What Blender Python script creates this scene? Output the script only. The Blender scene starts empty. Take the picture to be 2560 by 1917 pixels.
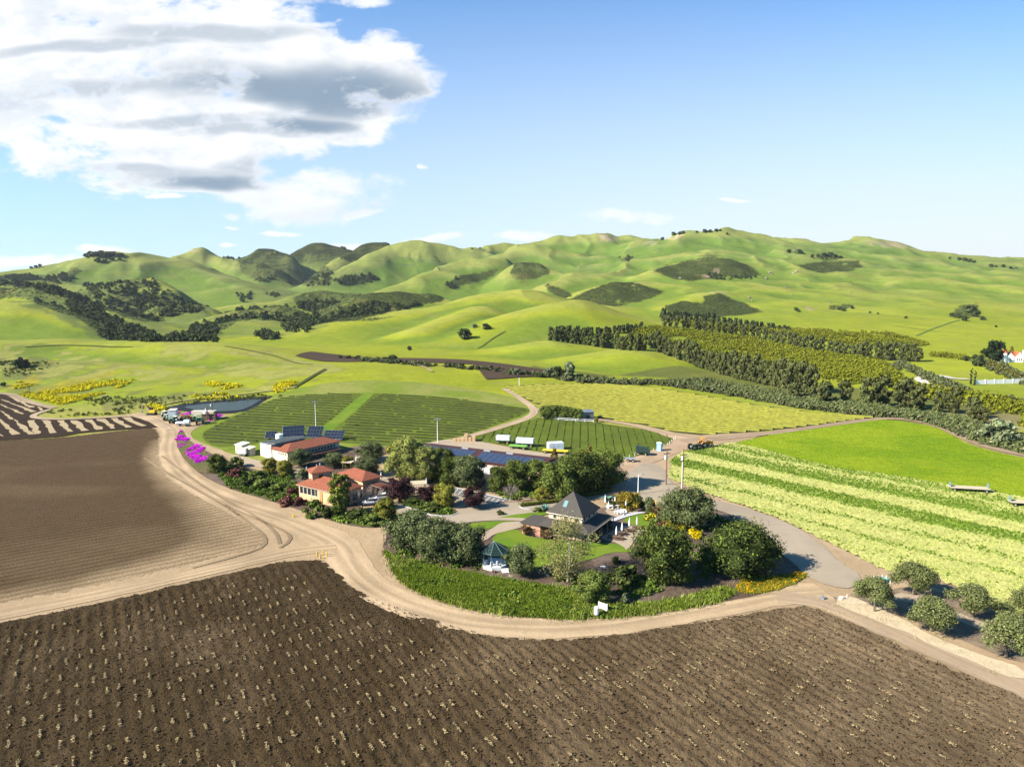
import bpy, bmesh, math, random
import numpy as np
from mathutils import Vector, Matrix
from mathutils.geometry import delaunay_2d_cdt
R = math.radians
rng = np.random.default_rng(7)
random.seed(7)
S = bpy.context.scene
COL = S.collection

# ------------------------------------------------------------------ camera, light, exposure
CAM_H = 54.0; F = 1707.0; TILT = R(7.95)
cam = bpy.data.objects.new('camera', bpy.data.cameras.new('camera'))
COL.objects.link(cam); S.camera = cam
cam.location = (0, 0, CAM_H); cam.rotation_euler = (R(90) - TILT, 0, 0)
cam.data.sensor_width = 36; cam.data.lens = 24.0; cam.data.clip_end = 9000; cam.data.clip_start = 0.5
SUN_AZ, SUN_EL = R(22), R(33)
ld = Vector((math.cos(SUN_AZ) * math.cos(SUN_EL), math.sin(SUN_AZ) * math.cos(SUN_EL), -math.sin(SUN_EL)))
sun = bpy.data.objects.new('sun', bpy.data.lights.new('sun', 'SUN'))
COL.objects.link(sun)
sun.data.energy = 5.0; sun.data.angle = R(0.53); sun.data.color = (1.0, 0.93, 0.80)
sun.rotation_euler = ld.to_track_quat('-Z', 'Y').to_euler()
sun.location = (-300, -120, 250)
S.view_settings.view_transform = 'Standard'; S.view_settings.look = 'None'
S.view_settings.gamma = 1; S.view_settings.exposure = 1.66
HAZE = 0.00003
S.cycles.use_denoising = True
S.cycles.max_bounces = 5; S.cycles.diffuse_bounces = 2; S.cycles.transparent_max_bounces = 8
S.cycles.caustics_reflective = False; S.cycles.caustics_refractive = False

def pixdir(u, v):
    """world direction of a photograph pixel, scaled so that its y component is 1"""
    x = (np.asarray(u, float) - 1280) / F; yd = (np.asarray(v, float) - 958.5) / F
    dy = math.cos(TILT) - yd * math.sin(TILT); dz = -math.sin(TILT) - yd * math.cos(TILT)
    return x / dy, dz / dy

# ------------------------------------------------------------------ node helpers
def mat(name):
    m = bpy.data.materials.new(name); m.use_nodes = True
    nt = m.node_tree; b = nt.nodes['Principled BSDF']
    return m, nt, b
def N(nt, t, **k):
    n = nt.nodes.new(t)
    for a, b in k.items():
        if a.startswith('i_'):
            key = a[2:]
            n.inputs[int(key) if key.isdigit() else key.replace('_', ' ')].default_value = b
        else: setattr(n, a, b)
    return n
def math_n(nt, op, a, b=None, c=None, clamp=False):
    n = nt.nodes.new('ShaderNodeMath'); n.operation = op; n.use_clamp = clamp
    for i, v in enumerate((a, b, c)):
        if v is None: continue
        if isinstance(v, (int, float)): n.inputs[i].default_value = v
        else: nt.links.new(v, n.inputs[i])
    return n.outputs[0]
def smooth(nt, v, a, b, lo=0.0, hi=1.0):
    n = nt.nodes.new('ShaderNodeMapRange'); n.interpolation_type = 'SMOOTHSTEP'
    nt.links.new(v, n.inputs[0])
    for i, x in zip((1, 2, 3, 4), (a, b, lo, hi)): n.inputs[i].default_value = x
    return n.outputs[0]
def mixc(nt, fac, a, b, mode='MIX'):
    n = nt.nodes.new('ShaderNodeMix'); n.data_type = 'RGBA'; n.blend_type = mode
    for k, v in ((0, fac), (6, a), (7, b)):
        if isinstance(v, (int, float)): n.inputs[k].default_value = v
        elif isinstance(v, tuple): n.inputs[k].default_value = (*v, 1)[:4]
        else: nt.links.new(v, n.inputs[k])
    return n.outputs[2]
def noise(nt, scale, detail=4, rough=0.55, vec=None, dist=0.0):
    n = nt.nodes.new('ShaderNodeTexNoise')
    n.inputs['Scale'].default_value = scale; n.inputs['Detail'].default_value = detail
    n.inputs['Roughness'].default_value = rough; n.inputs['Distortion'].default_value = dist
    if vec is not None: nt.links.new(vec, n.inputs['Vector'])
    return n.outputs[0]
def coords(nt, obj=False, scale=(1, 1, 1), rot=0.0):
    c = nt.nodes.new('ShaderNodeTexCoord' if obj else 'ShaderNodeNewGeometry')
    o = c.outputs['Object'] if obj else c.outputs['Position']
    m = nt.nodes.new('ShaderNodeMapping'); m.inputs['Scale'].default_value = scale
    m.inputs['Rotation'].default_value = (0, 0, rot)
    nt.links.new(o, m.inputs['Vector']); return m.outputs[0]

# ------------------------------------------------------------------ sky
W = bpy.data.worlds.new('World'); S.world = W; W.use_nodes = True
wn = W.node_tree; wn.nodes.clear()
out = N(wn, 'ShaderNodeOutputWorld'); bg = N(wn, 'ShaderNodeBackground'); bg.inputs[1].default_value = 0.050
sky = N(wn, 'ShaderNodeTexSky', sky_type='NISHITA', sun_disc=False, sun_elevation=SUN_EL,
        sun_rotation=math.atan2(-math.cos(SUN_AZ), -math.sin(SUN_AZ)), altitude=50, air_density=1.0, dust_density=0.6, ozone_density=2.0)
def build_clouds():
    tc = N(wn, 'ShaderNodeTexCoord'); sx = N(wn, 'ShaderNodeSeparateXYZ')
    wn.links.new(tc.outputs['Generated'], sx.inputs[0])
    x, y, z = sx.outputs
    yy = math_n(wn, 'MAXIMUM', y, 0.05)
    a = math_n(wn, 'DIVIDE', x, yy)          # tangent of the bearing from north
    e = math_n(wn, 'DIVIDE', z, yy)          # tangent of the height above the horizon
    front = smooth(wn, y, 0.05, 0.2)
    cmb = N(wn, 'ShaderNodeCombineXYZ')
    wn.links.new(a, cmb.inputs[0]); wn.links.new(math_n(wn, 'MULTIPLY', e, 1.9), cmb.inputs[1])
    n1 = noise(wn, 6.0, 10, 0.60, cmb.outputs[0], 0.35)
    n2 = noise(wn, 22.0, 8, 0.65, cmb.outputs[0], 0.4)
    n3 = noise(wn, 2.6, 4, 0.5, cmb.outputs[0], 0.2)
    off = N(wn, 'ShaderNodeVectorMath', operation='ADD'); wn.links.new(cmb.outputs[0], off.inputs[0]); off.inputs[1].default_value = (-0.035, 0.045, 0)
    n1b = noise(wn, 6.0, 10, 0.60, off.outputs[0], 0.35); n2b = noise(wn, 22.0, 8, 0.65, off.outputs[0], 0.4)
    aw = math_n(wn, 'ADD', a, math_n(wn, 'MULTIPLY_ADD', n1, 0.16, -0.08)); ew = math_n(wn, 'ADD', e, math_n(wn, 'MULTIPLY_ADD', n3, 0.10, -0.05))
    def blob(u, v, ru, rv, A=a, E=e):
        ca, ce = pixdir(u, v); sa = ru / F; se = rv / F
        d1 = math_n(wn, 'MULTIPLY', math_n(wn, 'SUBTRACT', A, float(ca)), 1 / sa)
        d2 = math_n(wn, 'MULTIPLY', math_n(wn, 'SUBTRACT', E, float(ce)), 1 / se)
        q = math_n(wn, 'ADD', math_n(wn, 'MULTIPLY', d1, d1), math_n(wn, 'MULTIPLY', d2, d2))
        return math_n(wn, 'SUBTRACT', 1.0, q)
    def union(bl, A=a, E=e):
        r = None
        for b in bl:
            q = blob(*b, A, E)
            r = q if r is None else math_n(wn, 'SMOOTH_MAX', r, q, 0.35)
        return r
    body = union([(150, 90, 540, 200), (480, 130, 330, 150), (780, 185, 250, 95), (975, 195, 115, 62), (330, 270, 430, 95),
                  (700, 280, 290, 85), (400, 395, 290, 62), (600, 340, 270, 55), (870, 330, 110, 34), (-150, 190, 300, 120), (500, 450, 170, 16), (120, 260, 180, 50)], aw, ew)
    small = union([(780, 480, 230, 62), (935, 105, 70, 30), (790, 78, 36, 12), (700, -20, 190, 40), (900, 0, 90, 24), (930, 500, 60, 30),
                   (30, 335, 50, 14), (190, 350, 60, 14), (120, 355, 40, 8), (1570, 545, 130, 26), (530, 520, 60, 14), (700, 562, 60, 8), (100, 650, 190, 22),
                   (270, 632, 75, 24), (880, 603, 70, 14), (1080, 604, 90, 12), (1310, 598, 80, 16), (20, 690, 260, 16), (555, 553, 50, 6), (560, 600, 40, 6), (440, 480, 40, 8), (1850, 500, 40, 6), (1050, 430, 14, 8), (900, 530, 60, 10)], aw, ew)
    edge = math_n(wn, 'ADD', math_n(wn, 'MULTIPLY_ADD', n1, 5.0, -2.45), math_n(wn, 'MULTIPLY_ADD', n2, 2.2, -1.1))
    dens = math_n(wn, 'ADD', body, edge)
    al = smooth(wn, dens, -0.35, 0.55)
    als = smooth(wn, math_n(wn, 'ADD', small, edge), -0.1, 1.0, 0, 0.9)
    alpha = math_n(wn, 'MULTIPLY', math_n(wn, 'MAXIMUM', al, als), front)
    g = union([(860, 232, 190, 46), (600, 222, 250, 36), (760, 308, 130, 20), (400, 228, 240, 18), (500, 432, 190, 26), (690, 398, 110, 16),
               (850, 520, 150, 14), (330, 408, 120, 10), (480, 312, 190, 10), (520, 95, 240, 18), (640, 330, 150, 10), (250, 120, 200, 12)], aw, ew)
    gs = smooth(wn, math_n(wn, 'ADD', g, math_n(wn, 'MULTIPLY_ADD', n1, 1.8, -0.9)), -1.5, 0.9)
    deep = union([(890, 240, 180, 38), (700, 238, 190, 24), (780, 312, 100, 14), (560, 440, 100, 14)], aw, ew)
    ds = smooth(wn, math_n(wn, 'ADD', deep, math_n(wn, 'MULTIPLY_ADD', n1, 1.2, -0.6)), -1.6, 1.1)
    rel = math_n(wn, 'ADD', math_n(wn, 'MULTIPLY', math_n(wn, 'SUBTRACT', n1b, n1), 2.6), math_n(wn, 'MULTIPLY', math_n(wn, 'SUBTRACT', n2b, n2), 0.8))
    white = mixc(wn, smooth(wn, rel, -0.35, 0.6), (6.9, 6.95, 7.0), (4.5, 5.0, 5.6))
    c = mixc(wn, math_n(wn, 'MULTIPLY', gs, 0.72), white, (2.9, 3.5, 4.15))
    c = mixc(wn, math_n(wn, 'MULTIPLY', ds, 0.75), c, (1.35, 2.05, 2.9))
    # brighter, thinner rims
    c = mixc(wn, smooth(wn, dens, 0.9, 0.1, 0, .7), c, (6.6, 6.7, 6.9))
    low = smooth(wn, e, 0.60, -0.05)
    veil = math_n(wn, 'MULTIPLY', math_n(wn, 'POWER', low, 1.15), smooth(wn, a, -0.9, 0.75, 0.62, 1.08), clamp=True)
    tint = mixc(wn, 1.0, sky.outputs[0], (0.36, 0.98, 1.42), 'MULTIPLY')
    base = mixc(wn, veil, tint, (5.7, 6.15, 6.7))
    return mixc(wn, alpha, base, c)
wn.links.new(build_clouds(), bg.inputs[0]); wn.links.new(bg.outputs[0], out.inputs[0])

# ------------------------------------------------------------------ numeric noise
def vnoise(x, y, seed=0):
    xi = np.floor(x).astype(np.int64); yi = np.floor(y).astype(np.int64)
    fx = x - xi; fy = y - yi
    sx = fx * fx * fx * (fx * (fx * 6 - 15) + 10); sy = fy * fy * fy * (fy * (fy * 6 - 15) + 10)
    def h(a, b):
        n = (a * 374761393 + b * 668265263 + seed * 974634777) & 0xFFFFFFFF
        n = ((n ^ (n >> 13)) * 1274126177) & 0xFFFFFFFF
        return ((n ^ (n >> 16)) & 0xFFFF) / 32767.5 - 1
    v00 = h(xi, yi); v10 = h(xi + 1, yi); v01 = h(xi, yi + 1); v11 = h(xi + 1, yi + 1)
    return (v00 * (1 - sx) + v10 * sx) * (1 - sy) + (v01 * (1 - sx) + v11 * sx) * sy
def fbm(x, y, wl, octs=4, seed=0, gain=0.5):
    s = 0; a = 1.0; t = 0
    for o in range(octs):
        c_, s_ = math.cos(.6 + 1.1 * o), math.sin(.6 + 1.1 * o); s = s + a * vnoise((c_ * x - s_ * y) / wl + 17.3 * o, (s_ * x + c_ * y) / wl - 9.1 * o, seed + o); t += a; a *= gain; wl /= 2.03
    return s / t
def sstep(a, b, x):
    t = np.clip((x - a) / (b - a), 0, 1); return t * t * (3 - 2 * t)

# ------------------------------------------------------------------ terrain
def P3(u, v, D):
    a, e = pixdir(u, v); return (float(a) * D, D, CAM_H + float(e) * D)
BASE_PTS = []      # control heights of the broad valley and slopes
for x in (-700, -450, -250, 0, 250, 450, 700):
    for yv in (60, 160, 260, 360): BASE_PTS.append((x, yv, 0))
for x in (-450, -200, 0, 150): BASE_PTS += [(x, 470, 0), (x, 600, 1)]
for x, z2, z3 in ((-1100, 22, 50), (-700, 15, 45), (-350, 12, 40), (0, 18, 70)):
    BASE_PTS += [(x, 850, 3), (x, 1200, z2), (x, 1700, z3), (x, 2400, z3 * .8), (x, 3000, 20)]
for u, L in ((1750, ((830, 740), (790, 900), (750, 1060), (700, 1270), (650, 1500), (612, 1750))),
             (2000, ((900, 560), (860, 660), (800, 850), (750, 1050), (700, 1270), (650, 1520), (615, 1820))),
             (2300, ((905, 520), (870, 620), (800, 860), (750, 1080), (700, 1300), (665, 1520), (640, 1780))),
             (2560, ((905, 500), (870, 620), (800, 860), (750, 1060), (705, 1280), (672, 1500))),
             (3000, ((905, 500), (800, 860), (720, 1200)))):
    for v, D in L: BASE_PTS.append(P3(u, v, D))
for x in (300, 800, 1400): BASE_PTS += [(x, 2400, 130), (x, 3000, 20)]
BASE_PTS = np.array(BASE_PTS)
def tps_fit(P):
    n = len(P); d = np.hypot(P[:, None, 0] - P[None, :, 0], P[:, None, 1] - P[None, :, 1]) / 500
    K = d ** 3; K[np.diag_indices(n)] += 0.02
    Q = np.c_[np.ones(n), P[:, :2] / 500]
    A = np.block([[K, Q], [Q.T, np.zeros((3, 3))]])
    return np.linalg.solve(A, np.r_[P[:, 2], np.zeros(3)])
TPSW = tps_fit(BASE_PTS)
def base_h(x, y):
    r = TPSW[-3] + TPSW[-2] * x / 500 + TPSW[-1] * y / 500
    for (px, py, _), w in zip(BASE_PTS, TPSW[:-3]):
        r = r + w * (((x - px) ** 2 + (y - py) ** 2) / 250000.0) ** 1.5
    return r * sstep(395, 560, y + 0.12 * np.abs(x) - 0.0 * x)

FEATS = []
def hill(pts, w, p=1.8, back=None):
    """a ridge whose crest runs through (photo x, photo y, distance) points; w = half width in metres"""
    C = np.array([P3(*q) for q in pts]); n = len(C)
    wv = (np.full(n, float(w)) if np.isscalar(w) else np.array(w, float)) * (0.72 if C[:, 1].mean() > 1300 else 0.63 if C[:, 1].mean() > 430 else 1.0)
    FEATS.append([C, wv, p, back])
# foreground hills and the vineyard knoll
hill([(-200, 852, 500), (0, 850, 500), (163, 847, 515), (244, 851, 520), (407, 853, 515), (570, 862, 500), (692, 882, 480), (814, 907, 450), (880, 925, 430)], [85, 85, 85, 85, 90, 85, 75, 55, 35])
hill([(0, 905, 425), (160, 905, 425), (330, 915, 420), (470, 925, 410)], [40, 40, 45, 35])
hill([(760, 935, 375), (850, 922, 392), (942, 918, 398), (1028, 919, 396), (1085, 924, 390), (1145, 941, 372), (1207, 962, 350)], [60, 85, 95, 95, 85, 65, 40], 2.2)
# lower grass hills
hill([(1447, 925, 440), (1492, 896, 465), (1553, 873, 485), (1593, 870, 488), (1654, 876, 485), (1720, 895, 470), (1790, 925, 450)], [35, 50, 60, 62, 60, 50, 35])
hill([(1207, 912, 500), (1288, 880, 540), (1349, 857, 565), (1382, 851, 570), (1430, 859, 570), (1532, 873, 560)], [40, 55, 60, 62, 62, 50])
hill([(1085, 880, 590), (1166, 845, 640), (1268, 800, 700), (1349, 761, 745), (1410, 750, 755), (1451, 752, 755), (1492, 768, 750), (1573, 800, 730), (1634, 818, 715)], [55, 75, 95, 110, 115, 115, 105, 85, 60])
hill([(640, 862, 660), (800, 820, 740), (922, 788, 820), (1044, 767, 880), (1146, 751, 920), (1207, 721, 960), (1247, 708, 980), (1288, 708, 985), (1370, 724, 990), (1426, 747, 985)], [60, 85, 105, 115, 120, 120, 120, 120, 115, 95])
hill([(1060, 820, 690), (1130, 790, 760), (1200, 760, 850)], [60, 70, 90])
# left hills
hill([(-200, 735, 720), (0, 743, 730), (24, 742, 730), (81, 749, 730), (122, 767, 725), (190, 800, 705), (260, 845, 680)], [90, 90, 90, 85, 75, 60, 40])
hill([(-200, 700, 900), (0, 708, 900), (100, 712, 900), (163, 731, 890), (203, 755, 870), (285, 780, 840), (366, 812, 800), (439, 850, 760)], [110, 100, 95, 85, 75, 70, 60, 45])
hill([(0, 690, 1150), (120, 700, 1150), (230, 715, 1120), (300, 705, 1120), (370, 697, 1140), (430, 720, 1120)], [90, 80, 70, 75, 75, 70])
hill([(400, 760, 1000), (480, 757, 1010), (520, 768, 1000)], [50, 55, 45])
hill([(525, 843, 760), (590, 804, 830), (631, 797, 845), (692, 806, 840), (730, 828, 810)], [40, 60, 65, 60, 40])
hill([(509, 835, 860), (570, 782, 950), (651, 772, 980), (692, 762, 990), (732, 772, 985), (790, 795, 950)], [45, 65, 75, 80, 75, 50])
hill([(366, 804, 980), (448, 790, 1050), (570, 768, 1130), (622, 753, 1170), (712, 749, 1200)], [60, 75, 85, 90, 90])
hill([(700, 850, 800), (760, 812, 880), (820, 782, 960), (861, 763, 1010), (902, 739, 1050), (942, 725, 1075), (995, 723, 1085), (1044, 735, 1085), (1077, 734, 1090), (1115, 748, 1080)], [50, 65, 80, 90, 100, 105, 105, 90, 85, 60])
hill([(712, 750, 1180), (753, 730, 1220), (814, 723, 1250), (863, 721, 1250), (905, 735, 1230)], [60, 75, 85, 85, 65])
# middle distance domes
hill([(1418, 750, 1100), (1471, 724, 1150), (1524, 706, 1180), (1573, 704, 1185), (1614, 712, 1180), (1660, 730, 1160)], [60, 80, 90, 92, 88, 60])
hill([(1361, 712, 1320), (1431, 686, 1400), (1471, 680, 1420), (1512, 684, 1420), (1555, 702, 1400)], [70, 90, 100, 95, 70])
hill([(960, 720, 1350), (1032, 694, 1430), (1085, 670, 1500), (1146, 648, 1560), (1207, 638, 1600), (1239, 643, 1600)], [80, 95, 110, 120, 120, 90])
hill([(1272, 690, 1420), (1288, 655, 1480), (1317, 648, 1490), (1366, 666, 1470), (1410, 688, 1440)], [60, 85, 90, 80, 60])
hill([(1240, 640, 1750), (1288, 621, 1800), (1329, 614, 1820), (1370, 618, 1820), (1451, 638, 1780), (1532, 659, 1720), (1614, 682, 1650), (1700, 704, 1580)], [110, 130, 140, 140, 130, 120, 110, 90])
hill([(1640, 675, 1330), (1721, 652, 1380), (1782, 644, 1400), (1823, 646, 1400), (1855, 659, 1390), (1905, 684, 1360)], [60, 75, 85, 85, 75, 50])
hill([(1664, 764, 980), (1701, 754, 1010), (1762, 738, 1050), (1802, 737, 1055), (1843, 752, 1040), (1912, 783, 1000)], [40, 55, 65, 65, 60, 40])
hill([(1950, 690, 1350), (2060, 655, 1480), (2160, 652, 1500), (2280, 690, 1350), (2330, 720, 1220)], [60, 90, 90, 70, 60])
hill([(2050, 770, 1030), (2150, 755, 1080), (2250, 765, 1060), (2360, 790, 980)], [50, 70, 70, 50])
hill([(2100, 845, 720), (2250, 820, 800), (2380, 800, 880)], [50, 70, 70])
# skyline
hill([(-300, 690, 1500), (0, 677, 1500), (81, 672, 1510), (142, 656, 1530), (203, 641, 1550), (244, 627, 1560), (285, 627, 1560), (313, 632, 1570), (407, 638, 1620), (480, 660, 1600), (560, 700, 1500), (650, 740, 1380)], [200, 190, 190, 190, 190, 190, 190, 190, 180, 160, 140, 110])
hill([(407, 642, 1850), (439, 634, 1900), (468, 622, 1930), (505, 617, 1950), (541, 634, 1950), (600, 650, 1900), (680, 665, 1850)], [110, 120, 120, 120, 120, 120, 110])
hill([(602, 646, 2150), (635, 626, 2180), (667, 619, 2190), (700, 629, 2190), (725, 641, 2180)], [80, 105, 115, 105, 80])
hill([(720, 641, 2250), (757, 617, 2300), (793, 602, 2320), (834, 610, 2320), (871, 621, 2300), (905, 630, 2300)], [90, 120, 140, 125, 110, 100])
hill([(820, 662, 2050), (877, 624, 2150), (922, 602, 2180), (963, 600, 2180)], [90, 110, 120, 110])
hill([(820, 690, 1750), (900, 655, 1850), (963, 612, 1960), (1003, 604, 1990), (1052, 595, 2000), (1125, 613, 2000), (1190, 624, 1980), (1240, 640, 1950)], [100, 120, 130, 140, 150, 140, 130, 110])
hill([(1180, 628, 2020), (1247, 598, 2080), (1288, 602, 2090), (1300, 605, 2090)], [110, 130, 130, 120])
hill([(1290, 612, 1950), (1349, 591, 2000), (1410, 585, 2020), (1467, 585, 2020), (1500, 578, 2020), (1532, 583, 2010), (1565, 594, 1980), (1614, 604, 1950)], [120, 140, 150, 150, 155, 150, 140, 130])
hill([(1585, 604, 1900), (1654, 602, 1880), (1700, 584, 1850), (1754, 581, 1840), (1815, 576, 1830), (1843, 583, 1830), (1896, 591, 1850), (1945, 600, 1880), (2026, 601, 1900), (2087, 600, 1900), (2148, 594, 1900), (2197, 598, 1880), (2250, 612, 1850), (2311, 628, 1800), (2372, 644, 1750), (2433, 657, 1700), (2494, 667, 1650), (2560, 670, 1600), (2900, 690, 1500)], [150] * 19)
def catmull(C, w, n=4):
    P_ = np.c_[C, w]; P_ = np.vstack([2 * P_[0] - P_[1], P_, 2 * P_[-1] - P_[-2]]); o_ = []
    for i in range(1, len(P_) - 2):
        for t in np.arange(n) / n:
            p0, p1, p2, p3 = P_[i - 1:i + 3]
            o_.append(.5 * (2 * p1 + (p2 - p0) * t + (2 * p0 - 5 * p1 + 4 * p2 - p3) * t * t + (3 * p1 - p0 - 3 * p2 + p3) * t ** 3))
    o_.append(P_[-2]); o_ = np.array(o_); o_[:, 3] = np.maximum(o_[:, 3], 20)
    d_ = np.r_[0, np.cumsum(np.hypot(*np.diff(o_[:, :2], axis=0).T))]; k_ = max(8, int(d_[-1] / (0.14 * o_[:, 3].min())))
    o_ = np.stack([np.interp(np.linspace(0, d_[-1], k_), d_, o_[:, j]) for j in range(4)], 1); return o_[:, :3], o_[:, 3]
def crest_field(C, wv, x, y):
    """smooth distance (in half widths) and height of the nearest stretch of crest"""
    sw = 0; sh_ = 0; sq = 0
    for (cx, cy, cz), w in zip(C, wv):
        q2 = ((x - cx) ** 2 + (y - cy) ** 2) / (w * w) + 0.035
        i4 = 1 / (q2 * q2); sw = sw + i4 * i4; sh_ = sh_ + i4 * i4 * cz
    return (3.2 / sw) ** 0.125, sh_ / sw
for ft in FEATS:
    C, wv_ = catmull(ft[0], ft[1]); ft[0] = np.c_[C[:, :2], np.maximum(C[:, 2] - base_h(C[:, 0], C[:, 1]), 0.5)]; ft[1] = wv_
def T(x, y):
    x = np.asarray(x, float); y = np.asarray(y, float); sh = np.broadcast(x, y).shape
    x = np.broadcast_to(x, sh).ravel(); y = np.broadcast_to(y, sh).ravel()
    b = base_h(x, y); acc = np.zeros(x.shape)
    PW = 7.0
    for C, wv, p, back in FEATS:
        wm = wv.max() * 2.6
        m = (x > C[:, 0].min() - wm) & (x < C[:, 0].max() + wm) & (y > C[:, 1].min() - wm) & (y < C[:, 1].max() + wm)
        if not m.any(): continue
        q, h = crest_field(C, wv, x[m], y[m])
        acc[m] += (h * np.exp(-1.05 * q ** (p + 0.35))) ** PW
    hz = acc ** (1 / PW)
    z = b + hz
    k = sstep(8, 60, z) * sstep(450, 800, y)
    n1 = fbm(x, y, 170, 4, 3); n2 = 1 - np.abs(fbm(x + 40 * n1, y, 120, 3, 11)) * 2.2
    z = z + k * (n1 * 10 + (n2 - 0.6) * np.minimum(10, z * 0.09)) * sstep(0, 1, (2600 - y) / 600)
    z = z + k * fbm(x, y, 48, 3, 8) * 1.8 + fbm(x, y, 60, 2, 5) * 0.9 * sstep(2, 12, z)
    return z.reshape(sh)
def at(u, v, z=None, dmin=40, dmax=2600):
    """where the ray of a photo pixel meets the ground (or the level z)"""
    a, e = pixdir(u, v); a = float(a); e = float(e)
    if z is not None:
        D = (z - CAM_H) / e; return Vector((a * D, D, z))
    D = np.geomspace(dmin, dmax, 500)
    below = CAM_H + e * D - T(a * D, D) < 0
    if not below.any(): D0 = dmax
    else:
        i = int(np.argmax(below)); lo, hi = D[max(i - 1, 0)], D[i]
        DD = np.linspace(lo, hi, 24); bb = CAM_H + e * DD - T(a * DD, DD) < 0
        D0 = float(DD[int(np.argmax(bb))]) if bb.any() else hi
    return Vector((a * D0, D0, float(T(a * D0, D0))))
def ats(pts): return [at(*p[:2]) for p in pts]

def inpoly(x, y, poly):
    P = np.asarray([(p[0], p[1]) for p in poly], float); r = np.zeros(np.shape(x), bool); j = len(P) - 1
    for i in range(len(P)):
        c = ((P[i, 1] > y) != (P[j, 1] > y))
        with np.errstate(divide='ignore', invalid='ignore'):
            xx = (P[j, 0] - P[i, 0]) * (y - P[i, 1]) / (P[j, 1] - P[i, 1] + 1e-12) + P[i, 0]
        r ^= c & (x < xx); j = i
    return r
def project(x, y, z):
    """photo pixel of world points (used to lay the land cover out)"""
    yc = y * math.cos(TILT) - (z - CAM_H) * math.sin(TILT)
    up = y * math.sin(TILT) + (z - CAM_H) * math.cos(TILT)
    return 1280 + F * x / yc, 958.5 - F * up / yc

# polar sheet: rings further apart with distance
NA, NR = 820, 640
ang = np.linspace(R(-50), R(50), NA)
rad = np.r_[np.geomspace(12, 180, 60), np.geomspace(181.5, 2700, NR - 66), [3000, 3500, 4200, 5500, 7000, 8500]]
AA, RR = np.meshgrid(ang, rad)
TX = RR * np.sin(AA); TY = RR * np.cos(AA); TZ = T(TX, TY)
TZ = np.where(RR > 2600, TZ * np.clip((3200 - RR) / 600, 0, 1) - 5, TZ)
# bare visibility: highest line of sight so far along each bearing
sl = (TZ - CAM_H) / RR; run = np.maximum.accumulate(sl, axis=0); VIS = sl >= run - 0.004
PU, PV = project(TX, TY, TZ)
GRASS = np.array([.178, .194, .013]); GRASS2 = np.array([.095, .135, .018]); DRYG = np.array([.19, .18, .045]); FARG = np.array([.092, .128, .030])
SCRUB = np.array([.040, .050, .013]); OAK = np.array([.015, .022, .008]); ROCK = np.array([.27, .2, .14]); YEL = np.array([.33, .26, .006]); OLIVE = np.array([.07, .075, .024])
def blur(Z, k):
    for _ in range(2):
        for ax in (0, 1):
            c_ = np.cumsum(np.concatenate([np.repeat(np.take(Z, [0], ax), k, ax), Z, np.repeat(np.take(Z, [-1], ax), k + 1, ax)], ax), ax)
            n_ = Z.shape[ax]; Z = (np.take(c_, range(2 * k + 0, 2 * k + n_), ax) - np.take(c_, range(0, n_), ax)) / (2 * k)
    return Z
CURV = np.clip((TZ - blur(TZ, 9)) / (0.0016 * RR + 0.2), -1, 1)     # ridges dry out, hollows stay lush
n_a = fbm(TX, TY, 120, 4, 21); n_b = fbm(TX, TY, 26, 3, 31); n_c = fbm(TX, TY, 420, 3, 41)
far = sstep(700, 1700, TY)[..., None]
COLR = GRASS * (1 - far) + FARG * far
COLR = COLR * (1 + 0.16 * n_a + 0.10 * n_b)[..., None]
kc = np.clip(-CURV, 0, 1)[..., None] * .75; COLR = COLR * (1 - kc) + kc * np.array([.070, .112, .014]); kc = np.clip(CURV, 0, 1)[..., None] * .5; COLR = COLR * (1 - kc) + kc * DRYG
k = sstep(0.05, 0.6, n_c + 0.4 * n_a)[..., None]; COLR = COLR * (1 - 0.35 * k) + (0.35 * k) * DRYG
k = sstep(0.0, 0.5, fbm(TX + 90, TY, 75, 4, 55))[..., None] * 0.35; COLR = COLR * (1 - k) + k * GRASS2
jit_u = 9 * fbm(TX, TY, 30, 3, 61); jit_v = 5 * fbm(TX, TY, 30, 3, 71)
SCRUBMASK = np.zeros(TX.shape); OAKMASK = np.zeros(TX.shape)
def paint(poly, dlo, dhi, colour, amt=1.0, mask=None, jit=1.0, noise_cut=None):
    global COLR
    dd = TY
    P_ = np.array(poly, float); uu = PU + jit * jit_u; vv = PV + jit * jit_v
    bb = (uu > P_[:, 0].min() - 4) & (uu < P_[:, 0].max() + 4) & (vv > P_[:, 1].min() - 4) & (vv < P_[:, 1].max() + 4) & (dd > dlo) & (dd < dhi)
    a = np.zeros(TX.shape)
    for ju, jv in ((-2, -.7), (0, .9), (2, -.2), (.5, -1.2), (-.8, .3)): a[bb] += inpoly(uu[bb] + ju, vv[bb] + jv, poly) * .2
    m = a > .5; a = a * amt
    if noise_cut is not None: a = a * sstep(noise_cut - .15, noise_cut + .15, n_b + 0.6 * fbm(TX, TY, 9, 2, 91))
    COLR = COLR * (1 - a[..., None]) + a[..., None] * colour
    if mask is not None: mask[m & (a > 0.4)] = 1
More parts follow.
